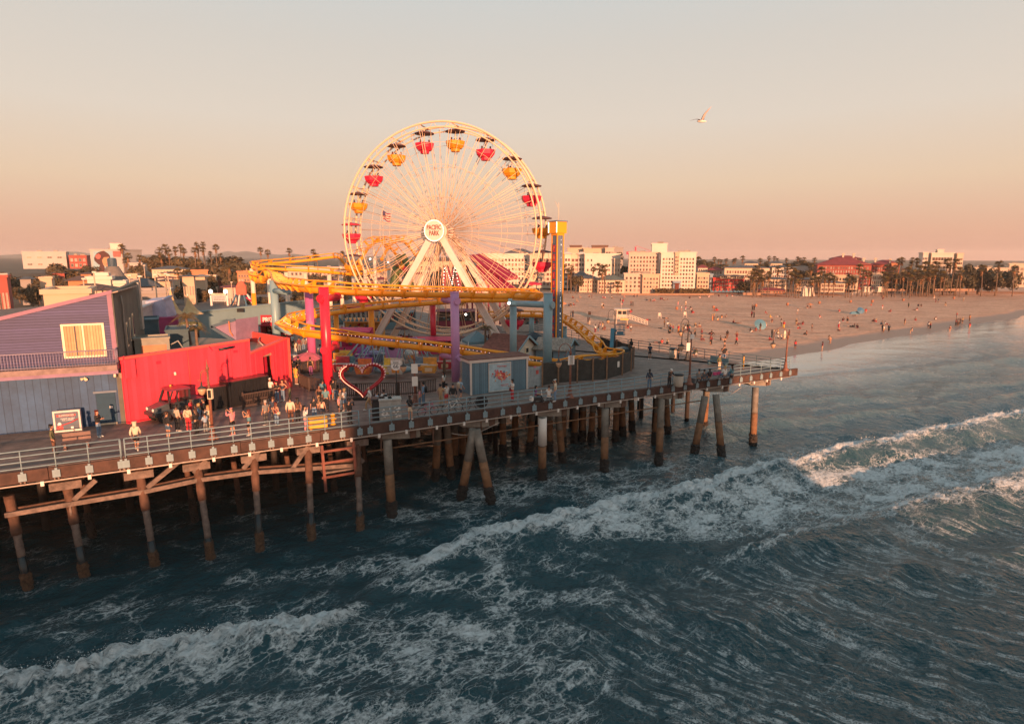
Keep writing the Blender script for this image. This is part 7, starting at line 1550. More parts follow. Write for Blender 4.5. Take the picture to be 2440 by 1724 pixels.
for i, (x, y, k, top, bot) in enumerate(BP):
 p = onsand(x, y); w = inland(p.x, p.y); z, nm = zone(x, y, w)
 sl = rnd.choice(('short', 'short', 'long', 'vest')); bk = 'shorts' if bot in ('peach', 'white', 'tan') or rnd.random() < .4 else 'trousers'; hr = rnd.choice(('hair', 'hair', 'hair_long'))
 rz = rnd.uniform(0, 360) if k != 'lie' else rnd.choice((80, 100, 260, 280))
 o = link(bmesh_person(k, sl, bk, hr), 'person', None, p+Vector((0, 0, .02)), R(rz), rnd.uniform(.94, 1.06)*1.05, [skm(rnd.randrange(5)), skm(rnd.randrange(3)) if top == 'peach' else cm(top), skm(rnd.randrange(3)) if bot == 'peach' else cm(bot), hm(rnd.choice(('black', 'black', 'brown', 'blond', 'auburn')))])
 tn = 'bare chest' if top == 'peach' else f'{top} top'
 tag(o, f"person {ACT[k]} {z} {nm}, {tn}, {'bare legs' if bot == 'peach' else bot+' '+('shorts' if bk == 'shorts' else 'trousers')}".replace('lightblue', 'pale blue').replace('darkgrey', 'dark grey'), 'person', 'people on the beach')
# ================================================================== hotels and houses along the beach
def wall_m(n, c): return mat('wall_'+n, c, .85, .08, .25)
M_w = {k: wall_m(k, c) for k, c in dict(white=(.66, .55, .46), cream=(.62, .47, .35), pinkish=(.56, .40, .32), buff=(.55, .39, .27), grey=(.30, .26, .24), red=(.42, .045, .04), brick=(.33, .075, .055), orange=(.52, .20, .10), palegrey=(.46, .40, .37), blue=(.24, .32, .40), wallstone=(.30, .17, .11)).items()}
M_rf = {k: mat('roof_'+k, c, .85, .2, .5) for k, c in dict(slate=(.10, .10, .105), red=(.26, .040, .04), brown=(.14, .075, .055), green=(.13, .15, .13), flat=(.30, .25, .21)).items()}
M_wg = mat('window_glass', (.05, .035, .03), .12, .3, .3); M_wg2 = mat('window_red', (.16, .045, .03), .2, .3, .3); M_wgc = mat('window_curtain', (.30, .22, .16), .5, .3, .3); M_wf = mat('window_frame', (.50, .42, .36), .6, .05)
WM = {}
def win_mesh(w, h, g):
 k = (round(w, 2), round(h, 2), g.name)
 if k not in WM:
  mb = MB(); f = min(.10, w*.07)
  for s in (-1, 1): mb.box((s*(w/2-f/2), -.05, 0), (f, .16, h), 0, 1); mb.box((0, -.05, s*(h/2-f/2)), (w-2*f, .15, f), 0, 1)
  mb.box((0, 0, 0), (w-2*f, .08, h-2*f), 0, 0); mb.box((0, -.06, 0), (f*.6, .1, h-2*f), 0, 1); WM[k] = mb.mesh('window', [g, M_wf])
 return WM[k]
def wing(t, x0, x1, yt, yb, Y, dep, wm, rows=0, cols=0, wsz=(.5, .5), roof=None, rm=None, zb=None, name='wall', top=.10, bot=.06, glass=None, yr=None, skip=0.0, balc=0, rz=0.0, mx=.04, face=.85):
 a = atY(x0, yb, Y); b = atY(x1, yt, Y); zb = (a.z if zb is None else zb); w = b.x-a.x; h = b.z-zb; az = face*math.atan2((a.x+b.x)/2, Y); rz -= az; w *= math.cos(az)
 o = MB().box((0, dep/2, h/2), (w, dep, h));
 if roof is None: o.box((0, .06, h+.25), (w+.5, .5, .5)); o.box((0, dep-.06, h+.25), (w+.5, .5, .5)); o.box((-w/2, dep/2, h+.24), (.5, dep-.4, .48)); o.box((w/2, dep/2, h+.24), (.5, dep-.4, .48))
 o = o.build(name, wm, t); inv = pmat(t).inverted(); c = inv @ Vector(((a.x+b.x)/2, Y, zb)); o.location = c; o.rotation_euler = (0, 0, rz)
 if roof == 'hip':
  hr = atY(x0, yr, Y).z-zb; ov = .9; k = min(w, dep)*.38
  MB().add([(-w/2-ov, -ov, h), (w/2+ov, -ov, h), (w/2+ov, dep+ov, h), (-w/2-ov, dep+ov, h), (-w/2+k, dep*.4, hr), (w/2-k, dep*.4, hr), (w/2-k, dep*.6, hr), (-w/2+k, dep*.6, hr)], [(0, 1, 5, 4), (1, 2, 6, 5), (2, 3, 7, 6), (3, 0, 4, 7), (4, 5, 6, 7), (3, 2, 1, 0)]).build('roof', rm, o)
 if roof is None and w > 6 and name == 'wall':
  rnd = random.Random(int(x0)); [MB().box((rnd.uniform(-.38, .38)*w, dep*.5, h+.6), (rnd.uniform(1.2, 3), 1.6, rnd.uniform(.9, 1.6))).build('roof_unit', M_rf['flat'], o) for _ in range(2)]
 if rows and cols:
  cw = w*(1-2*mx)/cols; rh = h*(1-top-bot)/rows; wsz = (min(.86, wsz[0]*1.22), min(.8, wsz[1]*1.18)); me = [win_mesh(cw*wsz[0], rh*wsz[1], q) for q in ((glass or M_wg), (glass or M_wg), M_wg2, M_wgc)]; rnd = random.Random(int(x0*7+yt)); n = 0
  for r in range(rows):
   for k in range(cols):
    if rnd.random() < skip: continue
    link(rnd.choice(me), 'window', o, (-w/2+w*mx+(k+.5)*cw, -.04, h*bot+(r+.5)*rh))
    if balc and k % balc == 0: bb = MB().box((-w/2+w*mx+(k+.5)*cw, -.5, h*bot+(r+.05)*rh), (cw*.95, .9, rh*.12)).build('balcony', wm, o)
 return o
def hotel(name, label, cat, x0, x1, yt, yb, Y, dep, wm, **kw):
 a = atY((x0+x1)/2, yb, Y); t = thing(name, label, cat, (a.x, Y, kw.get('zb', a.z) if kw.get('zb') is not None else a.z)); wing(t, x0, x1, yt, yb, Y, dep, wm, **kw); return t
t = hotel('apartment_block', 'tall white apartment block of nine storeys with stepped wings and a rooftop tower', 'building', 1572, 1659, 603, 697, 262, 26, M_w['white'], rows=9, cols=11, wsz=(.46, .5), zb=3.2)
wing(t, 1497, 1572, 603, 660, 268, 22, M_w['pinkish'], rows=5, cols=9, wsz=(.42, .5)); wing(t, 1486, 1530, 653, 698, 262, 12, M_w['pinkish'], rows=4, cols=4, wsz=(.4, .55), zb=3.2); wing(t, 1530, 1571.5, 655, 698, 259, 12, M_w['buff'], rows=4, cols=5, wsz=(.45, .5), zb=3.2)
wing(t, 1659.5, 1690, 653, 694, 263, 12, M_w['buff'], rows=4, cols=4, wsz=(.5, .5), zb=3.2); wing(t, 1553, 1590, 582, 603.5, 272, 14, M_w['white']); wing(t, 1604, 1622, 672, 697, 260.8, 1.0, M_w['blue'], zb=3.2, name='portal'); wing(t, 1608, 1618, 677, 697, 260.4, .5, M_wg2, zb=3.2, name='entrance')
wing(t, 1607, 1619, 603.2, 655, 261.4, .6, M_w['buff'], rows=5, cols=2, wsz=(.5, .45), name='recess_bay')
t = hotel('hotel', 'white beach hotel with gabled balconied front behind the drop tower', 'hotel', 1262, 1392, 606, 690, 292, 24, M_w['cream'], rows=6, cols=14, wsz=(.62, .55), glass=M_wg2, zb=4)
for x in (1352, 1385): wing(t, x-8, x+8, 605, 690, 290.5, 2, M_w['white'], rows=6, cols=2, wsz=(.6, .5), roof='hip', yr=600, rm=M_w['white'], zb=4)
t = hotel('hotel', 'plain white hotel slab with few windows beside the gabled hotel', 'hotel', 1392, 1478, 606, 690, 284, 30, M_w['white'], rows=6, cols=9, wsz=(.32, .42), skip=.35, zb=4)
wing(t, 1462, 1478.5, 618, 690, 281, 3, M_w['cream'], rows=5, cols=2, wsz=(.35, .4), zb=4)
t = hotel('hotel', 'long white hotel with a blue-grey roof seen through the right of the wheel', 'hotel', 1150, 1262, 606, 690, 300, 20, M_w['white'], rows=6, cols=13, wsz=(.5, .5), zb=4); wing(t, 1200, 1275, 604.5, 608, 312, 16, M_w['grey'], roof='hip', yr=592, rm=M_rf['slate'])
t = hotel('office_block', 'buff stepped tower blocks with dark plant rooms rising behind the white hotels', 'building', 1352, 1392, 592, 640, 352, 20, M_w['buff'], rows=2, cols=6, wsz=(.6, .3)); wing(t, 1358, 1386, 586, 592, 356, 12, M_rf['brown'], name='plant_room'); wing(t, 1390, 1446, 593, 640, 345, 20, M_w['buff']); wing(t, 1410, 1449, 586, 593, 350, 14, M_rf['brown'], name='plant_room'); wing(t, 1441, 1463, 592, 640, 340, 10, M_w['pinkish'], rows=4, cols=3, wsz=(.85, .4))
hotel('office_block', 'grey block standing far behind the plain white hotel slab', 'building', 1459, 1485, 591, 640, 372, 18, M_w['grey'], rows=3, cols=3, wsz=(.7, .3))
t = hotel('villa', 'low cream villa with a slate hip roof below the gabled hotel', 'house', 1380, 1424, 664, 698, 266, 12, M_w['cream'], rows=3, cols=7, wsz=(.4, .5), roof='hip', yr=655, rm=M_rf['slate'], zb=3.4)
hotel('villa', 'low cream villa with a green-grey roof below the plain hotel slab', 'house', 1424, 1487, 667, 698, 260, 14, M_w['cream'], rows=3, cols=9, wsz=(.5, .55), roof='hip', yr=656, rm=M_rf['green'], glass=M_wg2, zb=3.4)
hotel('villa', 'small villa with a dark slate roof between palms near the drop tower', 'house', 1366, 1404, 660, 690, 276, 10, M_w['pinkish'], rows=2, cols=5, roof='hip', yr=647, rm=M_rf['slate'], zb=3.4)
t = hotel('terrace_building', 'bright red four storey building right of the white apartment block', 'building', 1698, 1773, 664, 697, 272, 16, M_w['red'], rows=3, cols=12, wsz=(.5, .5), zb=3.4); wing(t, 1716, 1773, 657, 664, 270, 6, M_w['cream'], rows=1, cols=10, wsz=(.5, .5), roof='hip', yr=655, rm=M_rf['slate'])
hotel('terrace_building', 'pale blue narrow building between the apartment block and the red building', 'building', 1690, 1699, 655, 697, 275, 12, M_w['blue'], rows=3, cols=2, zb=3.4)
hotel('house', 'small white hillside house with a red roof behind the apartment block', 'house', 1663, 1686, 638, 655, 330, 10, M_w['white'], rows=2, cols=4, roof='hip', yr=631, rm=M_rf['red'])
hotel('house', 'long low hillside house with a dull red roof', 'house', 1686, 1722, 644, 655, 335, 10, M_w['pinkish'], rows=1, cols=5, roof='hip', yr=636, rm=M_rf['red'])
t = hotel('resort_hotel', 'wide cream resort hotel with grey roofs and two roof towers', 'hotel', 1724, 1836, 638, 697, 296, 22, M_w['cream'], rows=4, cols=16, wsz=(.5, .55), glass=M_wg2, roof='hip', yr=633, rm=M_rf['slate'], zb=3.6)
wing(t, 1774, 1806, 627, 640, 312, 12, M_w['cream'], rows=1, cols=5, roof='hip', yr=621.5, rm=M_rf['slate']); wing(t, 1836, 1864, 627, 640, 312, 12, M_w['cream'], rows=1, cols=5, roof='hip', yr=621.5, rm=M_rf['slate']); wing(t, 1836, 1890, 637, 697, 290, 20, M_w['white'], rows=4, cols=9, wsz=(.5, .55), roof='hip', yr=632, rm=M_rf['slate'], zb=3.6)
hotel('resort_wing', 'three storey cream seaside wing with a blue-grey roof before the resort hotel', 'hotel', 1822, 1874, 665, 697, 272, 14, M_w['cream'], rows=3, cols=9, wsz=(.5, .6), roof='hip', yr=661, rm=M_rf['slate'], zb=3.4)
hotel('resort_wing', 'buff three storey wing left of the brick hotel, partly behind palms', 'hotel', 1896, 1955, 666, 697, 276, 14, M_w['buff'], rows=3, cols=11, wsz=(.5, .6), roof='hip', yr=662, rm=M_rf['slate'], zb=3.4)
hotel('townhouse', 'pale flat roofed block on the slope behind the resort hotel', 'building', 1890, 1944, 638, 697, 318, 16, M_w['palegrey'], rows=3, cols=7, wsz=(.6, .4), zb=3.6)
t = hotel('brick_hotel', 'large red brick hotel with maroon hip roofs and pale lower storeys', 'hotel', 1944, 2074, 631, 700, 292, 22, M_w['brick'], rows=6, cols=19, wsz=(.36, .55), glass=M_wf, roof='hip', yr=613, rm=M_rf['red'], zb=3.4, top=.05)
wing(t, 1944, 2045, 657, 700, 290, 2.4, M_w['buff'], rows=3, cols=13, wsz=(.45, .6), zb=3.4); wing(t, 1979, 2052, 616, 632, 306, 14, M_w['cream'], rows=1, cols=9, wsz=(.4, .5), roof='hip', yr=608.5, rm=M_rf['red']); wing(t, 2044, 2073, 630.6, 700, 289, 3, M_w['orange'], rows=6, cols=4, wsz=(.35, .55), zb=3.4, glass=M_wf)
wing(t, 2075, 2143, 630, 700, 300, 18, M_w['brick'], rows=6, cols=11, wsz=(.36, .55), glass=M_wf, roof='hip', yr=619, rm=M_rf['red'], zb=3.4); wing(t, 2118, 2143, 629, 700, 297, 3.2, M_w['orange'], rows=6, cols=3, wsz=(.35, .55), glass=M_wf, zb=3.4)
wing(t, 2074, 2103, 653, 700, 286, 8, M_w['cream'], rows=3, cols=5, wsz=(.55, .6), zb=3.4, glass=M_wg2)
for x, y in ((2009, 606), (2034, 606), (2058, 617), (2086, 617), (2121, 619)): wing(t, x-2, x+2.5, y, y+8, 301, 1.5, M_w['cream'], name='chimney')
hotel('beach_pavilion', 'long low cream pavilion with a terrace in front of the brick hotel', 'building', 1955, 2013, 674, 700, 268, 10, M_w['cream'], rows=2, cols=12, wsz=(.6, .6), glass=M_wg2, roof='hip', yr=670, rm=M_rf['slate'], zb=3.4)
hotel('beach_cafe', 'orange beach cafe with a dark red roof among the palms', 'building', 1808, 1870, 692, 703, 258, 8, M_w['orange'], rows=1, cols=9, wsz=(.6, .7), roof='hip', yr=686, rm=M_rf['red'], zb=3.4)
t = hotel('tower_hotel', 'tall white hotel with a grid of dark balconies at the far right', 'hotel', 2212, 2272, 604, 690, 300, 20, M_w['white'], rows=7, cols=7, wsz=(.82, .66), zb=4); wing(t, 2191, 2212.5, 603, 690, 299, 22, M_w['white'], rows=7, cols=3, wsz=(.42, .45), zb=4); wing(t, 2272, 2296, 605, 690, 301, 18, M_w['cream'], rows=7, cols=3, wsz=(.5, .4), zb=4); wing(t, 2234, 2249, 596, 605, 306, 8, M_w['white'], name='plant_room')
hotel('house', 'small buff block between the brick hotel and the palm grove', 'house', 2143, 2162, 641, 697, 312, 10, M_w['buff'], rows=3, cols=3, zb=4)
for i, (x0, x1, yt, l) in enumerate(((2320, 2400, 640, 'pale low block at the right edge beyond the dark conifer'), (2400, 2500, 630, 'cream block at the far right edge of the view'))): hotel('house', l, 'building', x0, x1, yt, 696, 300, 16, M_w['cream'], rows=4, cols=8, zb=4)
# left background
hotel('office_block', 'white block at the far left edge above the pier roofs', 'building', 60, 154, 601, 640, 330, 20, M_w['palegrey'], rows=2, cols=4, wsz=(.4, .2)); hotel('office_block', 'grey and maroon low blocks behind the dark trees at the far left', 'building', 168, 205, 610, 640, 335, 20, M_w['brick'], rows=2, cols=4)
t = hotel('mural_building', 'building with a big painted portrait of a dark haired head and a flower', 'building', 220, 290, 596, 650, 300, 16, M_w['palegrey'], face=0); wing(t, 264, 288, 582, 596, 306, 8, M_w['white'], name='roof_house')
ap = lambda x, y, o: atY(x, y, 300-.06-o)
mt_b = mat('mural_blue', (.30, .42, .46), .7, .08); mt_h = mat('mural_hair', (.085, .03, .025), .7, .15); mt_s = mat('mural_skin', (.50, .25, .13), .7, .1); mt_f = mat('mural_flower', (.62, .12, .10), .7, .2)
def mural(pts, m, o): q = [ap(x, y, o) for x, y in pts]; n = len(q); return MB().add(q+[p+Vector((0, .03, 0)) for p in q], [tuple(range(n)), tuple(range(n, 2*n))[::-1]]+[(i, (i+1) % n, n+(i+1) % n, n+i) for i in range(n)]).build('painted_portrait', m, t, True)
mural([(222, 598), (271, 598), (271, 648), (222, 648)], mt_b, 0); ell = lambda cx, cy, rx, ry, n=18: [(cx+rx*math.cos(i*6.283/n)*(1+.06*math.sin(i*5)), cy+ry*math.sin(i*6.283/n)*(1+.06*math.cos(i*4))) for i in range(n)]
mural(ell(244, 615, 19, 17), mt_h, .05); mural([(247, 613), (259, 612), (262, 622), (258, 634), (252, 636), (246, 630), (243, 620)], mt_s, .1); mural(ell(234, 611, 6, 6), mt_f, .14); mural([(268, 598), (288, 598), (288, 612), (270, 612)], mt_f, .05); mural(ell(274, 620, 4, 4), MATS['art_orange'], .05); mural([(254, 617.5), (259, 617), (259, 618.5), (254, 619)], mt_h, .14); mural([(252, 628), (258, 627.5), (256, 630), (253, 630)], mt_f, .14); mural([(238, 630), (248, 632), (252, 648), (234, 648)], mt_h, .06)
hotel('motel', 'long two storey cream building with a grey roof below the dark trees', 'building', 365, 442, 641, 662, 230, 14, M_w['cream'], rows=2, cols=10, wsz=(.35, .4), roof='hip', yr=634, rm=M_rf['slate'])
hotel('white_block', 'pale grey windowless block among palms left of the long cream building', 'building', 312, 338, 628, 656, 290, 14, M_w['palegrey']); hotel('orange_building', 'small orange lit building behind the white coaster columns', 'building', 568, 594, 649, 684, 210, 10, M_w['orange'], rows=3, cols=4)
hotel('white_block', 'pale lit building seen between the left wheel spokes', 'building', 884, 940, 650, 690, 200, 12, M_w['cream'], rows=3, cols=6, wsz=(.3, .3)); hotel('white_block', 'orange lit long building behind the wheel hub supports', 'building', 975, 1110, 622, 690, 260, 14, M_w['buff'], rows=3, cols=12, wsz=(.4, .4), roof='hip', yr=614, rm=M_rf['brown'])
hotel('white_block', 'low pale building behind the coaster hump at the left of the wheel', 'building', 690, 830, 640, 690, 240, 14, M_w['pinkish'], rows=3, cols=14, wsz=(.5, .4));
rnd = random.Random(77)
for k in range(46):
 x = rnd.uniform(-20, 590) if k < 30 else rnd.uniform(590, 1180); Y = rnd.uniform(135, 240) if k < 30 else rnd.uniform(190, 250); w_ = rnd.uniform(14, 40); yt = (862-FPX*math.tan(TH-math.atan((CAMZ-DZ-rnd.uniform(3, 7))/Y))); c_ = rnd.choice(('cream', 'buff', 'orange', 'grey', 'brick', 'pinkish', 'palegrey', 'buff'))
 rf_ = rnd.choice(('hip', 'hip', None)); rn = rnd.choice(('slate', 'brown', 'red', 'flat'))
 hotel('low_building', f"small {dict(cream='cream', buff='buff', orange='orange', grey='grey', brick='brick red', pinkish='pinkish', palegrey='pale grey')[c_]} building with a {rn+' hip' if rf_ else 'flat'} roof {'behind the pier' if k < 30 else 'behind the wheel'}", 'building', x, x+w_, yt, yt+26, Y, rnd.uniform(5, 9), M_w[c_], rows=rnd.choice((1, 2)), cols=rnd.randint(3, 6), wsz=(.45, .4), roof=rf_, yr=yt-rnd.uniform(3, 6), rm=M_rf[rn], zb=2.5)
# conical hall and sheds on the pier behind the purple building
a = atY(272, 671, 112); tp = atY(272, 637, 112); t = thing('conical_hall', 'grey conical roofed hall with a ribbed blue cap behind the purple building', 'hall', (a.x, 112, a.z-2)); h = tp.z-a.z+2; rw = (atY(306, 671, 112).x-atY(239, 671, 112).x)/2
MB().lathe((0, 0, 0), [(rw*1.15, 0), (rw*1.1, 1.6), (rw*.66, 2.0+h*.28), (rw*.38, 2+h*.6), (rw*.27, h+.2)], 24, 0, False).build('roof', mat('cone_grey', (.17, .145, .13), .8, .2), t)
mb = MB(); mb.lathe((0, 0, h+.1), [(rw*.24, 0), (rw*.26, 1.5), (rw*.2, 1.6)], 20, 0, False); [mb.box((rw*.26*math.cos(k*.3142), rw*.26*math.sin(k*.3142), h+.8), (.14, .14, 1.4), k*.3142) for k in range(20)]; mb.build('cap', mat('cap_blue', (.06, .10, .14), .6, .1), t)
def shed_roof(label, x0, x1, yt, yb, Y, dep, wm, rm, yr=None):
 return hotel('pier_shed', label, 'shed', x0, x1, yt, yb, Y, dep, wm, roof='hip' if yr else None, yr=yr, rm=rm, rows=2, cols=4, wsz=(.4, .4), zb=DZ)
shed_roof('white flat roofed pier shed left of the conical hall', 211, 262, 666, 684, 96, 6, M_w['white'], None); shed_roof('small white cube shed on the pier below the conical hall', 230, 254, 657, 668, 100, 4, M_w['white'], None)
shed_roof('pale hip roofed pier shed with a green-cream gable at the left', 158, 262, 692, 716, 84, 8, M_w['cream'], M_rf['brown'], 678); shed_roof('white low pier shed right of the conical hall', 262, 296, 676, 690, 98, 5, M_w['white'], None)
shed_roof('orange awning stall crowded on the pier at the far left', 166, 212, 668, 690, 112, 6, M_w['orange'], M_rf['brown'], 658); shed_roof('arched cream pier arcade right of the conical hall', 316, 368, 682, 700, 128, 8, M_w['buff'], M_rf['slate'], 664); shed_roof('long tan flat roof behind the purple building roof', 110, 210, 700, 730, 62, 8, M_w['buff'], None)
shed_roof('wide grey-green flat roof shed behind the grey side of the purple building', 318, 400, 700, 740, 92, 10, M_w['grey'], None)
for i, (px, yt, yb, Y) in enumerate(((203, 664, 706, 80), (229, 648, 703, 82), (312, 656, 698, 88), (339, 658, 732, 76), (375, 655, 722, 84), (399, 652, 712, 90), (405, 655, 712, 90), (346, 632, 664, 150), (553, 672, 700, 150))):
 a = atY(px, yb, Y); a.z = DZ if Y < 130 else 3; b = atY(px, yt, Y); t = thing('light_pole', 'thin pale light pole among the pier roofs at the left', 'pole', a, 0, 'thin poles among the pier roofs'); MB().cyl((0, 0, 0), (0, 0, b.z-a.z), .10, .08, 6).build('pole', M_w['buff'], t); MB().box((.1, 0, b.z-a.z), (.5, .22, .2)).build('head', M_w['white'], t)
rnd = random.Random(31)
for k in range(24):
 px = rnd.uniform(128, 172); py = rnd.uniform(662, 690); p = at(px, py, DZ) if py > 700 else atY(px, py, 120+rnd.uniform(-8, 12)); p.z = DZ
 if k % 3 == 0:
  t = thing('patio_umbrella', 'small dark blue patio umbrella on the crowded far pier', 'umbrella', p, 0, 'patio umbrellas on the far pier'); MB().lathe((0, 0, 2.1), [(1.5, 0), (.8, .5), (.05, .8)], 8, 0, False).build('canopy', M_tt, t); MB().cyl((0, 0, 0), (0, 0, 2.8), .05, None, 5).build('pole', M_white, t)
for k in range(14):
 p = Vector((rnd.uniform(-98, -80), rnd.uniform(105, 130), DZ)); o = link(bmesh_person('stand', 'short', 'trousers', 'hair'), 'person', None, p, rnd.uniform(0, 6), 1.05, [skm(k), cm(rnd.choice(('white', 'pink', 'black', 'red'))), cm('black'), hm('black')]); tag(o, 'distant person in the crowd on the far pier at the left edge', 'person', 'crowd on the far pier')
# ================================================================== trees
def leaf_crown(seed, n=1500, rad=(1, 1, .8), m=None, ls=.16):
 rnd = random.Random(seed); mb = MB(); blobs = [(Vector((rnd.gauss(0, .45)*rad[0], rnd.gauss(0, .45)*rad[1], rnd.uniform(-.5, .6)*rad[2])), rnd.uniform(.28, .52)) for _ in range(13)]
 for i in range(n):
  c, r = rnd.choice(blobs); d = Vector((rnd.gauss(0, 1), rnd.gauss(0, 1), rnd.gauss(0, 1))).normalized(); p = c+d*r*rnd.uniform(.7, 1.05); a = Vector((rnd.gauss(0, 1), rnd.gauss(0, 1), rnd.gauss(0, .6))).normalized(); b = a.cross(d).normalized() if a.cross(d).length > .01 else Vector((1, 0, 0)); s = ls*rnd.uniform(.6, 1.2)
  mb.add([p-a*s, p+b*s*.6, p+a*s, p-b*s*.6], [(0, 1, 2, 3)], 0 if rnd.random() < .7 else 1)
 return mb
M_lf = mat('leaf_dark', (.060, .045, .019), .7, .4, .8); M_lf2 = mat('leaf_mid', (.115, .070, .027), .7, .4, .8)
CR = [leaf_crown(s).mesh('crown', [M_lf, M_lf2]) for s in range(4)]; CON = [leaf_crown(s+9, 1700, (.42, .42, 1.7), None, .14).mesh('crown', [M_lf, M_lf]) for s in range(2)]
def broad(label, px, pyt, pyb, Y, wpx, seed, con=False, group=None):
 a = atY(px, pyb, Y); b = atY(px, pyt, Y); h = b.z-a.z; r = wpx/FPX*Y/2; zb = a.z-1.5
 t = thing('conifer_tree' if con else 'broadleaf_tree', label, 'tree', (a.x, Y, zb), seed, group); mb = MB(); mb.tube([(0, 0, 0), (.05*h, 0, h*.3), (0, .05*h, h*.7)], [h*.045, h*.035, h*.015], 6)
 for k in range(4): an = k*1.6+seed; mb.tube([(0, 0, h*.3), (math.cos(an)*r*.4, math.sin(an)*r*.4, h*.6)], [h*.02, h*.008], 5)
 mb.build('trunk', M_tr, t); link(random.Random(seed).choice(CON if con else CR), 'crown', t, (0, 0, 1.5+h*.48), seed*1.7, (r*(2.0 if con else 1.0), r*(2.0 if con else 1.0), h*(.30 if con else .62)))
for i, (x, yt, yb, w, Y, l) in enumerate(((335,628,676,30,250,'dark rounded tree beside the pale grey block at the left'),(405,610,650,46,270,'dense dark tree under the tall palm cluster at the left'),(440,612,655,50,262,'broad dark tree right of the tall palm cluster at the left'),(370,606,650,40,275,'dark tree behind the long cream building, left one'),
 (480,640,690,44,225,'dark bushy tree above the embankment, leftmost'),(520,622,690,60,235,'dark bushy tree above the embankment under thin palms'),(548,610,640,60,300,'flat topped dark tree crown against the far mountains'),(560,640,700,56,215,'dark bushy tree above the embankment left of the white columns'),(595,622,690,54,250,'brownish tree behind the first white coaster column'),
 (500,655,690,40,200,'low dark tree in front of the embankment trees'),(640,630,690,60,270,'dark tree behind the upper left track'),(720,632,690,70,280,'broad dark tree under the upper left track'),(790,640,690,60,262,'dark tree left of the wheel behind white columns'),(850,640,690,50,262,'dark tree behind the track hump'),(465,622,650,36,290,'brown tree between thin palms at the left'),
 (180,640,668,60,240,'dark low trees at the far left behind the stalls'),(140,626,660,40,260,'dark tree at the far left edge'),(215,632,668,36,250,'dark tree left of the mural building'),(318,640,660,26,260,'small dark tree right of the mural building'),
 (1371,655,690,26,262,'round olive tree between palms near the drop tower'),(1487,632,655,18,330,'dark hill tree left of the apartment block'),(1670,618,640,24,360,'dark hill tree right of the apartment block, leftmost'),(1690,622,642,34,365,'dark hill tree right of the apartment block, second'),(1720,628,645,36,365,'low dark hill tree above the red building'),(1830,622,640,30,360,'dark hill tree between the resort roof towers'),(1812,628,645,24,350,'small dark hill tree left of the second roof tower'),
 (1880,626,642,40,360,'low dark hill tree right of the second roof tower'),(1908,620,640,34,362,'dark hill tree above the buff wing'),(1935,624,642,36,358,'rounded dark hill tree left of the brick hotel'),(1920,642,672,30,300,'grey-green tree in front of the pale flat roofed block'),(2160,640,700,36,290,'dark tree behind the palm grove, left'),(2200,640,700,50,285,'dark tree behind the palm grove, middle'),(2245,655,700,50,282,'dark tree below the tall white hotel'),(2275,650,700,36,280,'dark tree right of the tall white hotel base'),
 (2120,672,700,40,280,'dark low tree under the leftmost grove palms'),(2190,670,702,50,274,'dark shrubby tree at the foot of the palm grove'),(1775,668,700,30,268,'dark tree right of the red building'),(2370,640,700,60,280,'dark tree at the right edge beyond the conifer'),(1060,640,690,60,250,'dark tree behind the wheel legs'),(1130,650,690,50,240,'dark tree behind the maroon ramp'),(1185,655,690,40,235,'dark tree below the long white hotel'))):
 broad(l, x, yt, yb, Y, w, i)
broad('big dark conifer at the right edge beside the tall white hotel', 2306, 614, 700, 286, 26, 3, True); broad('second dark conifer right of the big conifer', 2330, 622, 700, 290, 26, 4, True)
for k in range(62):
 x = rnd.uniform(-30, 620) if k < 48 else rnd.uniform(620, 1180); Y = rnd.uniform(150, 250); yb = 862-FPX*math.tan(TH-math.atan((CAMZ-5.5)/Y)); broad('bushy tree among the low roofs '+('behind the pier' if k < 48 else 'behind the wheel'), x, yb-rnd.uniform(24, 52), yb, Y, rnd.uniform(28, 60), k+60, False, None)
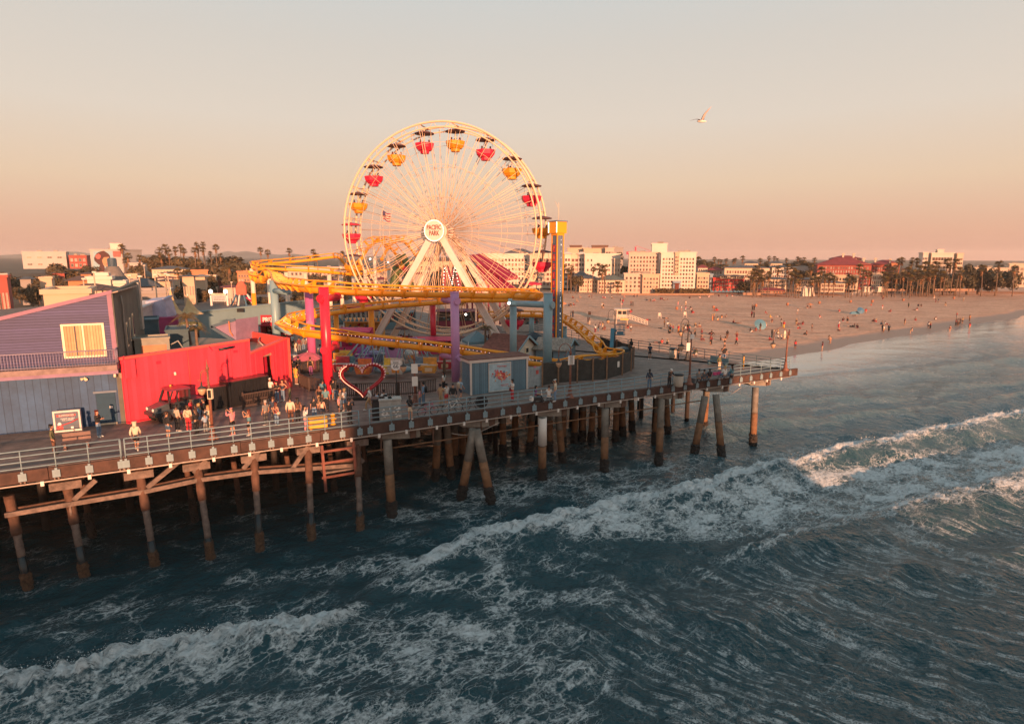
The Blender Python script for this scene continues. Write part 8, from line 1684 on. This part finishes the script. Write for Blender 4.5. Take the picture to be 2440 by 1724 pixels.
# palms: (x of crown, y of crown, depth, crown radius in photo px)
PL = [
 ('tall fan palm above the mural building', 150, [(293,590,300,8),(306,611,290,8),(332,615,280,7),(300,622,292,8)]),
 ('tall fan palm in the dense cluster left of the long cream building', 190, [(379,599,270,8),(391,590,268,8),(415,595,272,7),(427,588,275,6),(435,598,270,7),(384,612,262,8),(402,603,266,8)]),
 ('slender fan palm against the sky above the embankment trees', 250, [(464,597,262,8),(471,583,265,5.5),(487,582,265,5.5),(485,595,262,7),(503,604,280,5),(514,590,255,7),(525,610,280,6),(473,590,266,5)]),
 ('orange lit fan palm standing among the embankment trees', 260, [(543,634,205,9),(432,656,170,9),(445,652,168,10),(420,648,185,9)]),
 ('lone thin fan palm above the upper left coaster track', 300, [(620,596,262,6.5),(638,602,258,6.5),(688,598,262,6.5),(748,600,262,6),(758,610,240,7),(816,604,270,5.5),(700,614,300,4),(735,614,300,4)]),
 ('fan palm in front of the gabled white hotel', 300, [(1343,640,262,9),(1361,641,260,8),(1335,652,255,8),(1352,650,258,8),(1338,664,250,8)]),
 ('fan palm in front of the plain white hotel slab', 300, [(1412,642,262,6),(1428,638,262,10),(1442,640,260,9),(1435,650,258,8),(1477,612,320,9)]),
 ('feather headed palm beside the low cream villa', 300, [(1474,679,254,9)]),
 ('thin fan palm on the skyline behind the red building', 300, [(1664,619,372,7),(1679,625,370,6),(1703,617,372,4.5),(1712,621,370,4),(1719,622,372,4),(1730,620,372,4.5),(1745,622,372,4.5),(1753,619,372,4.5),(1768,615.5,372,5.5)]),
 ('thin fan palm on the skyline above the resort hotel', 300, [(1811,621,372,5.5),(1833,615,374,4.5),(1844,615,374,4.5),(1853,619,374,3.5),(1877,619,374,4),(1899,616,374,4.5),(1909,619,374,4.5),(1917,618,374,4.5),(1941,619,374,5)]),
 ('shaggy fan palm in the beach clump right of the red building', 300, [(1791,656,254,9),(1800,648,258,9),(1806,660,252,9),(1816,652,256,10),(1832,656,255,9),(1802,640,262,8),(1796,668,250,8),(1818,668,250,8)]),
 ('shaggy fan palm in the beach clump before the resort wing', 300, [(1853,642,262,8),(1879,638,258,8),(1884,660,254,10),(1896,652,256,9),(1906,664,252,9),(1899,672,250,7),(1890,645,262,8),(1935,640,275,8)]),
 ('shaggy fan palm before the left half of the brick hotel', 300, [(1936,669,250,9),(1953,667,252,9),(1958,645,256,9),(1966,660,252,8),(1977,660,254,9),(1988,664,252,8),(1941,658,256,8),(2025,663,254,9),(2032,668,252,8),(2018,670,250,8)]),
 ('fan palm before the right half of the brick hotel', 300, [(2049,637,262,8),(2058,650,258,8),(2070,654,256,8),(2116,638,262,8),(2106,655,256,8),(2118,660,254,8),(2130,646,258,9),(2110,666,250,8),(2136,660,252,8)]),
 ('tall fan palm of the dense grove left of the tall white hotel', 300, [(2150,620,285,7),(2140,623,285,7),(2171,619,290,5.5),(2169,629,280,6),(2183,622,282,7),(2165,645,262,9),(2178,652,258,9),(2190,641,266,9),(2202,652,258,9),(2155,655,256,9),(2196,660,254,9),(2172,664,250,9)]),
 ('fan palm standing before the tall white hotel', 300, [(2206,632,270,9),(2220,640,266,9),(2232,632,270,9),(2256,625,268,8),(2273,624,270,8),(2264,636,266,8),(2284,645,262,8),(2228,650,260,9),(2214,654,258,9),(2244,655,258,9),(2292,652,256,8)]),
 ('fan palm at the right edge of the view past the conifer', 300, [(2345,640,262,9),(2380,630,265,9),(2420,642,260,9)])]
sd = 0
for lab, _, lst in PL:
 for (x, y, Y, r) in lst:
  p = atY(x, y, Y); zb = max(sand_z(p.x, Y), 2.0) if x > 1000 else sand_z(p.x, Y)
  if p.z-zb < 4: zb = p.z-8
  palm(lab, (p.x, Y, zb), p.z-zb, r/FPX*Y*1.05, 0, sd, None, .17); sd += 1
# hedge, low walls and beach furniture
t = thing('hedge', 'long dark clipped hedge along the foot of the white apartment block', 'hedge', atY(1600, 698, 256)); V = []
mb = MB(); rnd = random.Random(8)
for k in range(1500):
 px = rnd.uniform(1562, 1690); c = atY(px, 698, 256)+Vector((0, rnd.uniform(-.8, .8), rnd.uniform(0, 1.6)))
 if 1606 < px < 1620: continue
 a = Vector((rnd.gauss(0, .35), rnd.gauss(0, .3), rnd.gauss(0, .3))); b = Vector((rnd.gauss(0, .3), rnd.gauss(0, .3), rnd.gauss(0, .35))); mb.add([c-a, c+b, c+a, c-b], [(0, 1, 2, 3)])
mb.build('foliage', M_lf2, t, True)
def low_wall(label, x0, x1, yb, Y, h, m): a = atY(x0, yb, Y); b = atY(x1, yb, Y); t = thing('promenade_wall', label, 'wall', a); MB().box(((b.x-a.x)/2, 0, h/2), (b.x-a.x, .5, h)).build('wall', m, t); MB().box(((b.x-a.x)/2, 0, h+.06), (b.x-a.x+.2, .7, .12)).build('coping', m, t)
low_wall('low pinkish promenade wall below the white apartment block', 1480, 1700, 703, 252, .6, M_w['wallstone']); low_wall('low orange-pink wall left of the beach cafe', 1770, 1812, 703, 254, .9, M_w['wallstone']); low_wall('long low buff wall below the palm grove', 2100, 2320, 693, 276, .9, M_w['wallstone'])
t = thing('awning_row', 'dark blue awnings over a beach terrace below the red building', 'awning', atY(1730, 693, 262))
for k in range(9): a = atY(1696+k*9, 690, 262); MB().lathe((a.x, a.y, a.z-1), [(1.15, 0), (.6, .5), (.05, .75)], 8, 0, False).build('awning', M_tt, t, True)
# lifeguard tower
p = onsand(1481, 772); t = thing('lifeguard_tower', 'pale lifeguard tower on stilts with a long ramp on the sand', 'lifeguard tower', p, R(-8)); M_lg = mat('lifeguard_paint', (.58, .47, .38), .6, .1)
for x in (-1.3, 1.3):
 for y in (-1.2, 1.2): MB().beam((x*1.1, y*1.1, -.2), (x, y, 1.6), .16, .16).build('leg', M_lg, t)
MB().box((0, 0, 1.62), (4.2, 3.8, .14)).build('deck', M_lg, t); cb = MB().box((-.1, .2, 2.75), (2.5, 2.3, 2.1)).build('cabin', M_lg, t)
for x in (-.55, .6): MB().box((x, -.97, 3.05), (.95, .08, .9)).build('window', M_glass, cb)
MB().box((-1.38, .2, 3.05), (.08, 1.5, .9)).build('window', M_glass, cb); MB().box((0, 0, 3.92), (3.9, 3.4, .14)).build('roof', M_lg, t); MB().cyl((-.2, 0, 4), (-.2, 0, 6.6), .05, None, 6).build('mast', M_lg, t)
mb = MB()
for z in (2.0, 2.4): mb.beam((-2.05, -1.85, z), (2.05, -1.85, z), .08, .12); mb.beam((-2.05, 1.8, z), (-2.05, -1.85, z), .08, .12)
for k in range(6): mb.beam((-2.05+k*.82, -1.85, 1.7), (-2.05+k*.82, -1.85, 2.45), .08, .08)
mb.build('railing', M_lg, t); MB().box((.6, -1.94, 1.45), (2.0, .06, .5)).build('rescue_board', mat('rescue_yellow', (.65, .34, .1), .5, .1), t)
mb = MB(); mb.beam((1.9, -.9, 1.62), (6.4, -1.6, .15), 1.3, .1)
for s in (-.6, .6):
 for z in (.45, .9): mb.beam((1.9, -.9+s, 1.62+z), (6.4, -1.6+s, .15+z), .07, .1)
 for k in range(7): q = Vector((1.9, -.9+s, 1.62)).lerp(Vector((6.4, -1.6+s, .15)), k/6); mb.beam(q, q+Vector((0, 0, .95)), .07, .07)
mb.build('ramp', M_lg, t); MB().box((2.1, -1.6, 3.3), (.08, .5, .7)).build('flag', MATS['slide_red'], t)
for i, (x, y, l) in enumerate(((2060, 704, 'pale far lifeguard tower with a ramp before the brick hotel, left one'), (2092, 704, 'pale far lifeguard tower with a ramp before the brick hotel, right one'), (1916, 705, 'small white lifeguard hut before the buff wing, left one'), (1931, 705, 'small white lifeguard hut before the buff wing, right one'))):
 p = onsand(x, y); c = copy_tree(t) if i < 2 else None
 if c: c.location = p; c.rotation_euler = (0, 0, R(185)); c.scale = (.9, .9, 1); c['label'] = l
 else:
  h_ = thing('lifeguard_hut', l, 'lifeguard hut', p); MB().hexa([(-1.2, -1.2, 0), (1.2, -1.2, 0), (1.2, 1.2, 0), (-1.2, 1.2, 0), (-.8, -.8, 3.4), (.8, -.8, 3.4), (.8, .8, 3.4), (-.8, .8, 3.4)]).build('body', M_lg, h_); MB().lathe((0, 0, 3.4), [(1.1, 0), (.05, 1)], 4, 0, False).build('roof', M_lg, h_)
M_tb2 = mat('beach_bin', (.36, .13, .06), .6, .1)
me = MB().lathe((0, 0, 0), [(.40, 0), (.50, .5), (.52, 1.05), (.45, 1.1)], 10).mesh('beach_bin', [M_tb2])
for i, (x, y) in enumerate((s4(567,1025), s4(1690,960), s5(325,945), s5(872,920), s5(1277,905), s5(1687,885), s6(360,868), s6(640,865), s6(1038,848), s6(1690,822))): o = link(me, 'beach_bin', None, onsand(x, y), 0, .85); tag(o, 'orange litter bin standing alone on the open sand', 'bin', 'orange litter bins on the beach')
for i, (x, y, l) in enumerate((s4(1470,1075)+('pale slatted beach chair left of a lying person',), s4(1798,1060)+('pale slatted beach chair behind the tall lamp posts',))):
 p = onsand(x, y); t = thing('beach_chair', l, 'chair', p); MB().beam((-.45, 0, 0), (-.3, .3, 1.5), .1, .1).build('leg', M_lg, t); MB().beam((.45, 0, 0), (.3, .3, 1.5), .1, .1).build('leg', M_lg, t); MB().box((0, .1, .7), (.8, .6, .1)).build('seat', M_lg, t); MB().box((0, .3, 1.2), (.75, .08, .8)).build('backrest', M_lg, t)
def sunshade(label, x, y, m, w=2.6, tilt=.6):
 p = onsand(x, y); t = thing('sunshade', label, 'sunshade', p); mb = MB(); V = [Vector((0, 0, .0))]; n = 12; T = Matrix.Rotation(tilt, 3, 'X')
 V = [T @ Vector((0, 0, .35))]+[T @ Vector((w/2*math.cos(k*6.283/n), w/2*math.sin(k*6.283/n), -.2)) for k in range(n)]; V = [v+Vector((0, 0, 1.3)) for v in V]; mb.add(V, [(0, 1+k, 1+(k+1) % n) for k in range(n)]); mb.build('canopy', m, t); MB().cyl((0, 0, 0), (0, 0, 1.6), .03, None, 5).build('pole', M_white, t)
sunshade('pale blue tilted sunshade beside a seated group on the sand', *s5(928, 1212), mat('shade_blue', (.10, .22, .28), .6, .1), 3.0, 1.0); sunshade('orange sunshade over two seated people far up the sand', *s5(1562, 935), M_w['orange'], 2.4, .05); sunshade('blue half dome sunshade before the right half of the brick hotel', *s6(490, 1020), mat('shade_blue2', (.06, .16, .26), .6, .1), 2.2, 1.1)
sunshade('striped small sunshade by the low end of the coaster track', *s4(232, 925), M_w['orange'], 2.0, .3)
t = thing('beach_tent', 'flat pale blue beach tent lying beside the blue half dome sunshade', 'tent', onsand(*s6(410, 1015))); MB().add([(-1.6, -.6, 0), (1.6, -.6, 0), (1.6, .6, 0), (-1.6, .6, 0), (-.8, 0, .7), (1.0, 0, .9)], [(0, 1, 5, 4), (1, 2, 5), (2, 3, 4, 5), (3, 0, 4)]).build('canopy', MATS['shade_blue'], t)
t = thing('surfboard', 'pale surfboard standing by a seated group near the wet sand', 'surfboard', onsand(*s5(1240, 1340))); mb = MB(); mb.lathe((0, 0, 1.0), [(.02, -1), (.22, -.6), (.28, 0), (.2, .7), (.02, 1.05)], 10, 0, True, .2); mb.build('board', mat('board_cream', (.6, .5, .36), .4, .05), t)
# crane far behind
a = atY(1514, 602, 420); b = atY(1514, 588, 420); t = thing('tower_crane', 'small red tower crane far behind the apartment block roof', 'crane', (a.x, 420, a.z-14)); h = b.z-a.z+14; MB().box((0, 0, h/2), (.9, .9, h)).build('mast', MATS['slide_red'], t); MB().beam((-6, 0, h*.80), (17, 0, h*.80), .7, .8).build('jib', MATS['slide_red'], t); MB().beam((0, 0, h*1.05), (12, 0, h*.82), .15, .15).build('tie', MATS['slide_red'], t); MB().box((-5, 0, h*.76), (2, 1, 1.6)).build('counterweight', MATS['slide_red'], t)
# ================================================================== unseen blockers added behind the camera to shade the deck and near water
def shade_pt(q, dist): # go back toward the sun from a world point
 return Vector(q)+Vector((sd_v.x, sd_v.y, 0))*dist
sd_v = SUN_DIR; perp = Vector((-SUN_DIR.y, SUN_DIR.x, 0))
lA = Vector((-11, 40, 0)).dot(perp); lB = Vector((22, 56, 0)).dot(perp); lo, hi = min(lA, lB), max(lA, lB)
dist = 48; c = SUN_DIR*(dist)+perp*((lo+hi)/2); y57 = Vector((-5, 55.7, 0)); toph = 14.4+math.tan(SUN_EL)*(dist-y57.dot(SUN_DIR))
t = thing('shade_blocker', 'large boarded building behind the viewer, out of view, added to shade the deck', 'building', (c.x, c.y, 0), math.atan2(perp.y, perp.x))
w = hi-lo; MB().box((0, 0, (toph+6)/2), (w, 10, toph-6)).build('wall', M_w['buff'], t); MB().hexa([(-w/2-.4, -5.5, toph), (w/2+.4, -5.5, toph), (w/2+.4, 5.5, toph), (-w/2-.4, 5.5, toph), (-w/2+6, -1, toph+.9), (w/2-6, -1, toph+.9), (w/2-6, 1, toph+.9), (-w/2+6, 1, toph+.9)]).build('roof', M_rf['slate'], t)
for k in range(8): MB().box((-w/2+2+k*(w-4)/7, 5.05, 12), (1.6, .2, 2)).build('window', M_wg, t)
for k in range(6): MB().cyl((-w/2+1+k*(w-2)/5, 0, -2), (-w/2+1+k*(w-2)/5, 0, 6), .4, None, 8).build('pile', M_conc, t)
lo2 = lo-30; lo, hi = lo2, lo+.3; w = hi-lo; c = SUN_DIR*dist+perp*((lo+hi)/2); toph = 3.0+math.tan(SUN_EL)*(dist-Vector((-16, 36, 0)).dot(SUN_DIR))
t = thing('low_shade_blocker', 'low boarded wing behind the viewer, out of view, added to shade the left water', 'building', (c.x, c.y, 0), math.atan2(perp.y, perp.x))  # lower unseen blocker, added to keep the left water in shade
MB().box((0, 0, (toph+4.5)/2), (w, 9, toph-4.5)).build('wall', M_w['buff'], t); MB().box((0, 0, toph+.05), (w+.4, 9.4, .1)).build('roof', M_rf['flat'], t)
for k in range(8): MB().cyl((-w/2+1+k*(w-2)/7, 0, -2), (-w/2+1+k*(w-2)/7, 0, 4.5), .4, None, 8).build('pile', M_conc, t)
MB().box((0, 4.6, 8), (w*.9, .1, 1.2)).build('window', M_wg, t)
# ================================================================== air
if HAZE:
 mh = bpy.data.materials.new('haze_air'); mh.use_nodes = True; nt = mh.node_tree; nt.nodes.clear()
 ou = nt.nodes.new('ShaderNodeOutputMaterial'); pv = nt.nodes.new('ShaderNodeVolumePrincipled'); pv.inputs['Color'].default_value = (.95, .86, .80, 1); pv.inputs['Density'].default_value = HAZE; pv.inputs['Anisotropy'].default_value = 0.0
 nt.links.new(pv.outputs[0], ou.inputs['Volume'])
 tag(MB().box((0, 2350, 33), (13000, 5300, 80)).build('haze', mh), kind='stuff')
# ================================================================== every label singles out one thing
tops = [o for o in scene.objects if o.parent is None and o.get('label')]
by = {}
for o in tops: by.setdefault(o['label'], []).append(o)
ONES = 'first second third fourth fifth sixth seventh eighth ninth tenth eleventh twelfth thirteenth fourteenth fifteenth sixteenth seventeenth eighteenth nineteenth twentieth'.split()
def ordn(i): return ONES[i] if i < 20 else ('twenty-', 'thirty-', 'forty-', 'fifty-', 'sixty-', 'seventy-')[(i+1)//10-2]+ONES[(i+1) % 10-1] if (i+1) % 10 else ('thirtieth', 'fortieth', 'fiftieth', 'sixtieth', 'seventieth')[(i+1)//10-3]
SAME = ('concrete piles behind the front row', 'shaded wooden piles behind the front row')
for lab, L_ in by.items():
 if len(L_) < 2 or L_[0].get('group') == 'dark piles far under the deck': continue
 L_.sort(key=lambda o: proj(o.location)[0])
 for i, o in enumerate(L_):
  suf = f', {ordn(i)} from left' if len(L_) > 2 else (', left one', ', right one')[i]
  o['label'] = lab+suf
for o in tops:
 while len(o['label'].split()) > 16 and ' the ' in o['label']: o['label'] = o['label'].replace(' the ', ' ', 1)
for o in scene.objects:
 if o.parent is not None:
  for k in ('category',):
   if k in o: del o[k]
scene.cycles.use_denoising = True
scene.cycles.max_bounces = 6; scene.cycles.diffuse_bounces = 3; scene.cycles.glossy_bounces = 3; scene.cycles.volume_bounces = 0; scene.cycles.transparent_max_bounces = 6
if DBG:
 for o in tops:
  if len(o['label'].split())>16: print('LONG', o['label'])
